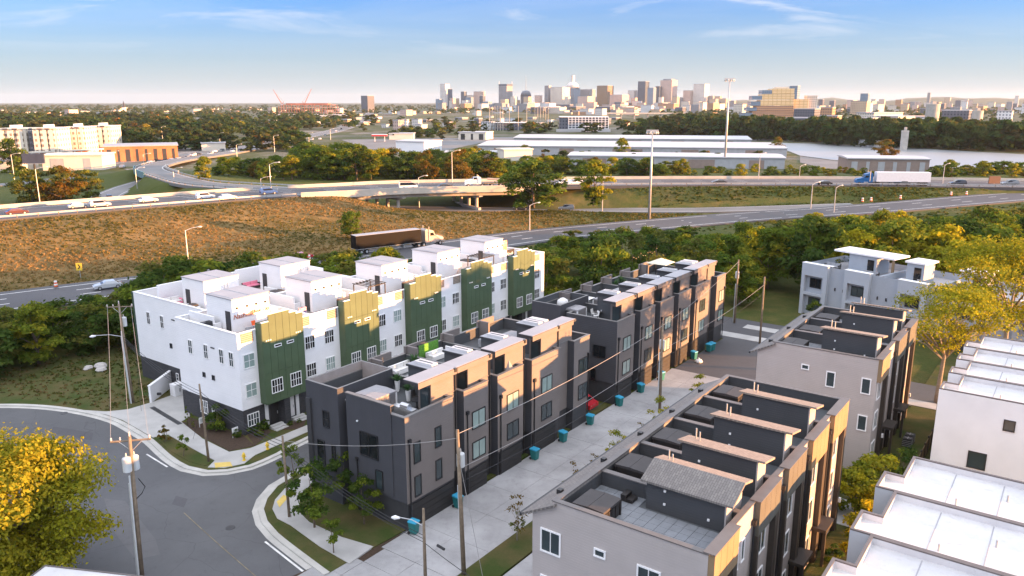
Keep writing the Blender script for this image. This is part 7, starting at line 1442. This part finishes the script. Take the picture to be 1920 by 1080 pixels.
# apartment blocks at the left
AM = facade('cream_apartment_facade', (.70, .63, .52), (.30, .24, .18), 3.1, 3.4, .38, .5); AG = facade('grey_apartment_facade', (.22, .21, .23), (.10, .10, .12), 3.1, 3.2, .5, .6); AB = mat('balcony_rail', (.10, .09, .09), .5, .1)
for k, (x0, x1, base, top, lab) in enumerate(((-12, 56, 296, 243, 'cream apartment block behind the tall dark tree'), (57, 113, 296, 242, 'cream apartment block with dark balcony recess above the arcade'), (117, 165, 291, 240, 'cream apartment block beside the brick ended one'), (163, 213, 285, 238, 'cream apartment block whose end wall has an orange brick foot'))):
    q0, q1 = G(x0, base), G(x1, base); y = (q0.y + q1.y) / 2; H = far_pt((x0 + x1) / 2, top, y).z; L = (q1.x - q0.x) * .93; t = empty('apartment_block', (q0.x, y, 0), R(6), lab, 'apartment block')
    MB().box(L * .22, L, 0, 18, 0, H).build('wall', AM, t); MB().box(-L * .05, L * .219, 3.2, 18, 0, H - 1.2).build('recessed_wing', AG, t); MB().box(L * .2, L + .3, -.3, 18.3, H + .003, H + .7).build('roof', MT['cream_wall'], t); MB().box(L * .5, L * .72, 3, 9, H + .702, H + 2.4).build('roof_house', MT['white_trim'], t)
    for c in (.32, .58, .84): MB().box(L * c - 1.6, L * c + 1.6, -1.1, -.004, 3.2, H - .5).build('bay', AM, t)
    for fl in range(5):
        for c in (.45, .71): MB().box(L * c - 1.3, L * c + 1.3, -.9, -.005, 3.4 + fl * 3.1, 4.4 + fl * 3.1).build('balcony', AB, t)
        MB().box(.3, L * .2, 1.2, 2.195, 3.4 + fl * 3.1, 4.3 + fl * 3.1).build('balcony', AB, t)
    MB().box(L * .2, L + .15, -.2, -.006, 0, 3.0).build('brick_foot', MT['brick_wall'], t)
q0, q1 = G(62, 298), G(203, 290); t = empty('arcade', q0, math.atan2(q1.y - q0.y, q1.x - q0.x), 'long cream canopy on columns in front of the apartment blocks', 'canopy'); L = (q1 - q0).length; MB().box(0, L, 0, 4, 3.2, 4.0).build('roof', MT['cream_wall'], t)
for k in range(12): MB().box(k * L / 11 - .25, k * L / 11 + .25, .1, .6, 0, 3.195).build('column', MT['cream_wall'], t)
# ------------------------------------------------------------------ across the river
FB = facade('warm_brick_facade', (.42, .24, .14), (.12, .10, .09), 3.4, 3.0, .5, .5); FC = facade('cream_facade', (.62, .56, .48), (.22, .20, .19), 3.4, 3.0, .45, .5); FW = facade('white_facade', (.66, .66, .66), (.20, .22, .24), 3.3, 3.2, .5, .5); FG = facade('grey_facade', (.26, .27, .29), (.09, .10, .12), 3.4, 3.0, .5, .55); FD = facade('dark_facade', (.11, .12, .15), (.05, .06, .08), 3.4, 3.2, .5, .55); FO = facade('sun_gold_facade', (.55, .36, .16), (.75, .55, .30), 4.0, 6.5, .86, .78, .3); FGL = facade('blue_glass_facade', (.20, .26, .32), (.12, .19, .27), 4.0, 3.0, .8, .8, .3); FDG = facade('dark_glass_facade', (.09, .115, .15), (.06, .085, .12), 4.0, 3.0, .8, .8, .3); FT = facade('tan_facade', (.50, .38, .27), (.24, .19, .16), 3.8, 3.0, .5, .5); FP = facade('pink_stone_facade', (.55, .40, .34), (.28, .22, .21), 3.8, 3.0, .5, .5); FS = facade('pale_stone_facade', (.62, .58, .54), (.33, .32, .32), 3.8, 2.6, .5, .5)
def block(label, px0, px1, top, y, mt, rot=ROT, depth=None, cat='building', group=None, roof=None, name='building', z0=0.0):
    c, L, D, H = place(px0, px1, top, y, rot, depth); t = empty(name, c, rot, label, cat, group); MB().box(-L / 2, L / 2, -D / 2, D / 2, z0, H).build('wall', mt, t); MB().box(-L / 2 - .3, L / 2 + .3, -D / 2 - .3, D / 2 + .3, H + .01, H + 1.0).build('roof', roof or MT['membrane_grey'], t); return t, L, D, H
# stepped office building; golden sunlight is put into its facade colour
y = 1250; t = empty('stepped_office', far_pt(1455, 200, y) * 1.0, 0, 'golden lit office building of stacked glass boxes across the river', 'building'); t.location.z = 0; t.rotation_euler[2] = R(-8)
def bx_px(a, b, top, bot, d0, d1, mt, nm='glass_box'):
    p, q = far_pt(a, top, y), far_pt(b, bot, y); return MB().box(p.x - t.location.x, q.x - t.location.x, d0, d1, max(q.z, 0), p.z).build(nm, mt, t)
for k, (a, b, top, bot) in enumerate(((1448, 1488, 166, 176), (1430, 1488, 176.5, 187), (1427, 1487, 187.5, 198), (1420, 1486, 198.5, 208), (1412, 1486, 208.5, 222))): bx_px(a, b, top, bot, 0 - k * .4, 40, FO if k < 3 else FB); bx_px(a - 18, a - .5, top + 3, bot, -1 - k * .4, 34, FGL)
bx_px(1455, 1480, 163, 165.8, 6, 20, MT['cream_wall'], 'roof_house'); bx_px(1489, 1512, 186, 215, 4, 34, FO, 'side_wing'); bx_px(1514, 1530, 179, 210, 10, 30, FC, 'side_wing')
block('slim pale blue tower behind the golden office building', 1480, 1501, 162, 1500, FGL)
for a in (('dark brick warehouse flats on the far bank', 1472, 1540, 222, 760, FD), ('orange brick flats on the far bank', 1536, 1580, 218, 790, FB), ('pale blue grey flats on the far bank', 1582, 1650, 222, 800, FG), ('long white flats on the far bank above the dark trees', 1640, 1740, 219, 820, FC), ('dark glass block between the brick flats and the gold office', 1487, 1540, 205, 1050, FD), ('orange brick block with flat top in the far town', 1538, 1568, 202, 1100, FB), ('golden lit wide block in the far town', 1594, 1634, 190, 1500, FT), ('pale tower on the ridge of the far town', 1613, 1632, 176, 1900, FGL), ('blue dark flats beside the round silo', 1764, 1826, 208, 900, FD), ('pale fronted dark flats at the edge of the far wood', 1868, 1902, 209, 900, FW), ('long terrace of cream flats on the far bank', 1600, 1700, 212, 950, FC), ('white storage hall with bands beside the silo', 1715, 1745, 220, 780, FW)): block(*a[:5], a[5], R(35) if 'long' in a[0] else ROT, 22 if 'long' in a[0] else None)
for lab, px0, px1, top, y in (('tall round concrete silo on the far bank', 1738, 1762, 197, 640), ('shorter round concrete silo beside the dark flats', 1824, 1843, 209, 700), ('small concrete pier tower at the river edge', 1691, 1704, 247, 540)):
    c, L, D, H = place(px0, px1, top, y, 0); r_ = (far_pt(px1, top, y).x - far_pt(px0, top, y).x) / 2; t = empty('silo', c, 0, lab, 'silo'); MB().lathe([(r_, 0), (r_, H)], 24).build('drum', MT['bridge'], t, smooth=False); MB().lathe([(r_ * 1.03, H + .01), (r_ * 1.03, H + .8)], 24).build('cap', MT['barrier'], t); MB().box(-r_ * .3, r_ * .3, -r_ * .3, r_ * .3, H + .81, H + 3).build('head_house', MT['bridge'], t)
# flats with white frames by the netted range
y = 870; c, L, D, H = place(1050, 1141, 220, y, 0, 24); t = empty('apartment_block', c, 0, 'dark flats with white framed balconies beyond the warehouses', 'apartment block'); MB().box(-L / 2, L / 2, 0, 24, 0, H).build('wall', FD, t); MB().box(-L / 2, L / 2, -.5, 24, H + .01, H + .8).build('roof', MT['white_trim'], t)
for k in range(13): x = -L / 2 + L * .18 + k * L * .82 / 12; MB().box(x - .35, x + .35, -1.6, -.01, 3, H).build('white_fin', MT['white_trim'], t)
for f in range(5): MB().box(-L / 2 + L * .17, L / 2, -1.5, -.02, 3 + f * (H - 3) / 5, 3.5 + f * (H - 3) / 5).build('balcony_slab', MT['white_trim'], t)
MB().box(-L / 2 - 4, L / 2 + 2, -4, -1.7, 0, 2.9).build('podium', MT['pale_roof'], t)
# netted golf range: ring of tall poles
y = 900; rng_t = empty('netted_range', far_pt(973, 240, y).xy.to_3d(), 0, 'ring of tall pale net poles round a driving range', 'driving range')
pm_ = MB().tube([(0, 0, 0), (0, 0, 27)], [.35, .22], 6).mesh('net_pole', MT['barrier']); cx0 = rng_t.location.x
for k, px in enumerate((918, 923, 928, 933, 938, 943, 955, 972, 988, 1003, 1008, 1013, 1018, 1023, 1028)): p = far_pt(px, 240, y); link('net_pole', pm_, rng_t, (p.x - cx0, (8 if 943 < px < 1003 else 0) + 6 * math.sin(k), 0))
MB().box(-28, 20, 16, 30, 0, 8).build('bay_building', FD, rng_t); MB().box(-29, 21, 15, 31, 8.01, 8.7).build('roof', MT['white_trim'], rng_t)
nt = NT('net_mesh'); tb_ = nt.new('BsdfTransparent'); mx = nt.new('MixShader'); mx.inputs[0].default_value = .06; nt.l.new(tb_.outputs[0], mx.inputs[1]); nt.l.new(nt.b.outputs[0], mx.inputs[2]); nt.l.new(mx.outputs[0], nt.out.inputs[0]); nt.set(Base_Color=nt.mix(nt.noise(nt.coord(), .2, 2), (.3, .28, .26), (.4, .38, .35)))
for a, b in ((918, 943), (1003, 1028)): p, q = far_pt(a, 240, y), far_pt(b, 240, y); MB().box(p.x - cx0, q.x - cx0, -.05, .05, 2, 26).build('net', nt.mat, rng_t)
# ------------------------------------------------------------------ stadium works, cranes
y = 1750; t = empty('stadium', far_pt(580, 215, y).xy.to_3d(), 0, 'red brown stadium frame under construction with floors and columns', 'stadium'); MT['red_steel'] = mat('red_primer_steel', (.30, .13, .09), .7, .2, .1); MT['pink_slab'] = mat('pale_pink_slab', (.42, .31, .27), .8, .15, .1); x0 = t.location.x
for f in range(5):
    a, b = far_pt(522 - f * 0, 215, y).x - x0, far_pt(640 - f * 5, 215, y).x - x0; MB().box(a, b, f * 4, 60, 3 + f * 5.2, 4 + f * 5.2).build('floor_slab', MT['pink_slab'] if f % 2 else MT['red_steel'], t)
for k in range(24): x = far_pt(523 + k * 4.8, 215, y).x - x0; MB().box(x - .5, x + .5, 1, 2, 0, 22 + 4 * ((k * 7) % 3) * .5).build('column', MT['red_steel'], t)
MB().box(far_pt(530, 215, y).x - x0, far_pt(610, 215, y).x - x0, 30, 60, 24.81, 28).build('upper_bowl', MT['red_steel'], t); MB().box(far_pt(522, 215, y).x - x0, far_pt(660, 215, y).x - x0, -30, -6, 0, 5).build('site_cabins', FW, t)
def crane(label, px, base_y, tip, y):
    a, b, c = far_pt(px, 215, y), far_pt(px, base_y, y), far_pt(tip[0], tip[1], y); t = empty('crane', (a.x, y, 0), 0, label, 'crane'); m = MT['red_steel']
    MB().tube([(0, 0, 0), (0, 0, b.z)], .9, 4).build('tower', m, t); o = Vector((c.x - a.x, 0, c.z)); MB().tube([(0, 0, b.z), tuple(o)], [1.0, .5], 4).build('jib', m, t); MB().tube([(0, 0, b.z), (-(c.x - a.x) * .25, 0, b.z + 5)], .6, 4).build('counter_jib', m, t); MB().tube([(-(c.x - a.x) * .25, 0, b.z + 5), tuple(o * .8 + Vector((0, 0, b.z * .2)))], .15, 3).build('tie', m, t); MB().box(-2, 2, -1.5, 1.5, b.z - 3, b.z).build('cab', MT['white_trim'], t)
crane('luffing tower crane leaning left over the stadium works', 530, 195, (512, 168), 1800); crane('luffing tower crane leaning right over the stadium works', 572, 195, (584, 166), 1800)
# ------------------------------------------------------------------ skyline
Y = 3300
def tower(label, a, b, top, mt, dy=0, rot=ROT, depth=None): return block(label, a, b, top, Y + dy, mt, rot, depth, 'skyscraper', None, MT['membrane_grey'], 'skyscraper')
tower('lone dark office tower left of the skyline', 677, 701, 180, FD, -900); tower('pale blue low tower at the left end of the skyline', 817, 830, 186, FGL); tower('cream slab tower, tallest at the left of the skyline', 825, 843, 158, FS, 80); tower('dark glass sliver beside the cream slab tower', 839, 848, 167, FDG, 20); tower('tan tower leaning on the dark glass sliver', 847, 861, 185, FT); tower('blue glass tower with a slanted neighbour', 864, 875, 172, FDG); tower('lower blue glass tower beside its taller twin', 873, 888, 183, FGL, -30); tower('pale framed tower with a dark corner', 888, 910, 172, FP, 60); tower('dark blue glass tower in front of the pale framed one', 899, 910, 180, FDG, -60); tower('low blue grey block beside the dark glass tower', 911, 927, 194, FGL)
t, L, D, H = tower('grey tower with dark crown and two horn spires', 935, 961, 162, FG)
MB().box(-L / 2, L / 2, -D / 2 - .5, D / 2, H + 1.01, H + 9).build('crown', FDG, t)
for sx in (-1, 1): MB().tube([(sx * L * .46, -sx * D * .46, H + 9), (sx * L * .46, -sx * D * .46, H + 22)], [2.6, .4], 4).build('spire', MT['transformer'], t)
tower('small tan tower between the horned and the domed ones', 966, 975, 188, FT)
c, L, D, H = place(976, 996, 180, Y, 0); t = empty('skyscraper', c, 0, 'dark round topped tower with a thin mast', 'skyscraper'); r_ = (far_pt(996, 180, Y).x - far_pt(976, 180, Y).x) / 2; MB().lathe([(r_, 0), (r_, H)], 20).build('shaft', FD, t); MB().lathe([(r_, H + .01), (r_ * .93, H + r_ * .45), (r_ * .7, H + r_ * .85), (r_ * .3, H + r_)], 20).build('dome', FDG, t, smooth=True); MB().tube([(0, 0, H + r_), (0, 0, far_pt(983, 140, Y).z)], [1.2, .4], 5).build('mast', MT['steel'], t)
tower('dark grey slab tower beside the cream hotel', 1021, 1034, 161, FG); tower('big cream tower with horizontal bands', 1032, 1069, 164, FC, -40)
t, L, D, H = tower('glass tower crowned by a stone dome and drum', 1059, 1088, 166, FGL, 60); r_ = L * .6; MB().lathe([(r_, H + 1.01), (r_ * .9, H + 14), (r_ * .5, H + 24), (r_ * .2, H + 27)], 16).build('dome', FS, t, smooth=True); MB().lathe([(r_ * .3, H + 20), (r_ * .3, H + 52)], 12).build('drum', FS, t)
tower('grey low tower right of the domed one', 1087, 1117, 168, FG, 120); tower('pink stone block in front of the domed tower', 1083, 1113, 181, FP, -200); tower('brown and gold tower with a flat top', 1119, 1151, 161, facade('brown_glass_facade', (.22, .16, .10), (.14, .11, .09), 4, 3, .7, .7, .3)); tower('wide orange stone office block', 1143, 1180, 178, FP, -120); tower('pale stepped tower right of the orange block', 1177, 1196, 170, FS, 40); tower('dark blue grey tower with a flat cap', 1196, 1218, 153, FDG); tower('pale blue apartment tower', 1214, 1231, 165, FGL, -60); tower('dark narrow tower beside the tall tan one', 1229, 1241, 162, FDG); t, L, D, H = tower('tall tan tower with bright right face', 1238, 1271, 151, FP, 20); MB().box(-L * .35, L * .35, -D * .35, D * .35, H + 1.01, H + 6).build('roof_house', FG, t); tower('pink brick tower in a small pair', 1281, 1300, 170, FP); tower('low grey tower between the tan and pink ones', 1269, 1283, 184, FG); tower('white slab tower standing alone at the right', 1300, 1331, 158, FS); tower('tan apartment slab right of the white tower', 1338, 1371, 185, FT, -100); tower('dark stub tower beside the white slab', 1329, 1340, 180, FG); tower('thin dark obelisk tower far to the right', 1739, 1746, 174, FG, 300); tower('cream tower on the far right ridge', 1770, 1784, 183, FT, 200); tower('pale round blocks on the far right ridge', 1798, 1818, 187, FS, 200); tower('slim pale tower at the right end of the ridge', 1903, 1912, 180, FS, 300)
rr = random.Random(5); MIDM = [('pale', FS), ('glass', FGL), ('pink stone', FP), ('cream', FC), ('dark glass', FDG), ('tan', FT)]
for i in range(34):
    px = 815 + 560 * (i + rr.random()) / 34; wd = rr.uniform(9, 20); nm, mt = rr.choice(MIDM); block('mid height %s block wedged between the skyline towers' % nm, px - wd / 2, px + wd / 2, rr.uniform(176, 193), Y + rr.uniform(-300, 250), mt, ROT, None, 'building', 'mid height %s blocks of the skyline' % nm)
# low town between the landmarks
rr = random.Random(77); LOWM = [('cream', FC), ('white', FW), ('brick', FB), ('grey', FG), ('tan', FT), ('pink', FP), ('dark', FD), ('pale stone', FS)]
def low_town(n, px0, px1, t0, t1, y0, y1, w0, w1, where):
    for i in range(n):
        px = px0 + (px1 - px0) * (i + rr.random()) / n; wd = rr.uniform(w0, w1); nm, mt = rr.choice(LOWM); block('low %s building in the %s' % (nm, where), px - wd / 2, px + wd / 2, rr.uniform(t0, t1), rr.uniform(y0, y1), mt, ROT + R(rr.choice([0, 0, -20, 15])), None, 'building', 'low %s buildings, %s' % (nm, where))
low_town(74, 930, 1400, 191, 209, 2100, 3000, 12, 36, 'blocks below the skyline'); low_town(30, 1380, 1930, 193, 206, 1700, 2600, 10, 30, 'town across the river'); low_town(24, 1540, 1930, 186, 196, 2700, 3600, 8, 18, 'town on the far ridge'); low_town(26, 640, 940, 205, 224, 1500, 2600, 10, 26, 'streets near the stadium'); low_town(24, 210, 640, 201, 214, 2000, 3200, 8, 20, 'suburb on the left horizon'); low_town(12, 0, 240, 206, 214, 1700, 2400, 10, 24, 'woods on the left horizon'); low_town(16, 380, 640, 226, 245, 1000, 1500, 10, 24, 'streets along the far highway')
low_town(12, 1040, 1190, 204, 214, 1900, 2300, 14, 30, 'riverside quarter'); low_town(30, 640, 1180, 222, 238, 900, 1500, 9, 26, 'yards before the skyline'); low_town(26, 800, 1380, 188, 204, 2900, 3250, 8, 22, 'feet of the skyline towers')
q = far_pt(233, 206, 1900); t = empty('church_tower', (q.x, 1900, 0), 0, 'thin white church steeple on the left horizon', 'church'); MB().box(-3, 3, -3, 3, 0, 18).build('belfry', MT['white_trim'], t); MB().lathe([(3.6, 18.01), (.2, far_pt(233, 192, 1900).z + 4)], 8).build('spire', MT['char_trim'], t)
# bridge deck across the far river bend
q0, q1 = far_pt(1140, 226, 1500), far_pt(1290, 223, 1500); t = empty('road_bridge', (q0.x, 1500, 0), 0, 'pale road viaduct in front of the riverside quarter', 'bridge'); Lb = q1.x - q0.x; MB().box(0, Lb, 0, 14, 9, 11.5).build('deck', MT['barrier'], t)
for k in range(7): MB().box(k * Lb / 6 - 1, k * Lb / 6 + 1, 3, 11, 0, 8.99).build('pier', MT['bridge'], t)
# hills behind everything
hm = MB(); n = 90
for j, (yy, base) in enumerate(((7000, 0), (9500, 1))):
    pts = []
    for i in range(n + 1):
        px = -300 + i * 2500 / n; hgt = np.interp(px, [-300, 0, 300, 560, 640, 700, 1000, 1350, 1420, 1560, 1640, 1760, 1830, 1920, 2200], [199, 199, 200, 198, 195, 199, 196, 188, 190, 185, 190, 182, 184, 186, 184]) + 2.0 * math.sin(i * 1.7 + j) * math.sin(i * .61 + j * 2) + (1.5 if j == 0 else -.5); pts.append(far_pt(px, min(hgt, 199.0 if j == 0 else 197), yy))
    v = []
    for p in pts: v += [(p.x, yy - 900, -2), (p.x, yy - 300, max(p.z, 4) * .6), (p.x, yy, max(p.z, 6)), (p.x, yy + 900, -2)]
    hm.add(v, [(i * 4 + k, (i + 1) * 4 + k, (i + 1) * 4 + k + 1, i * 4 + k + 1) for i in range(n) for k in range(3)])
tag(hm.build('hills', mat('wooded_hill', (.05, .065, .035), .95, .3, .004, co='World'), smooth=True), kind='structure')
# ------------------------------------------------------------------ haze
hm = MB().box(-14400, 14400, -3300, 14400, -3, 152); hzo = hm.mesh('haze', []) if False else None
ht = bpy.data.materials.new('haze_air'); ht.use_nodes = True; ht.node_tree.nodes.clear(); pv = ht.node_tree.nodes.new('ShaderNodeVolumePrincipled'); ou = ht.node_tree.nodes.new('ShaderNodeOutputMaterial'); pv.inputs['Color'].default_value = (.68, .82, .95, 1); pv.inputs['Density'].default_value = 3.2e-5; pv.inputs['Anisotropy'].default_value = .15; ht.node_tree.links.new(pv.outputs[0], ou.inputs['Volume'])
tag(hm.build('haze', ht), 'thin pale haze filling the air over the whole town', 'haze', kind='stuff')
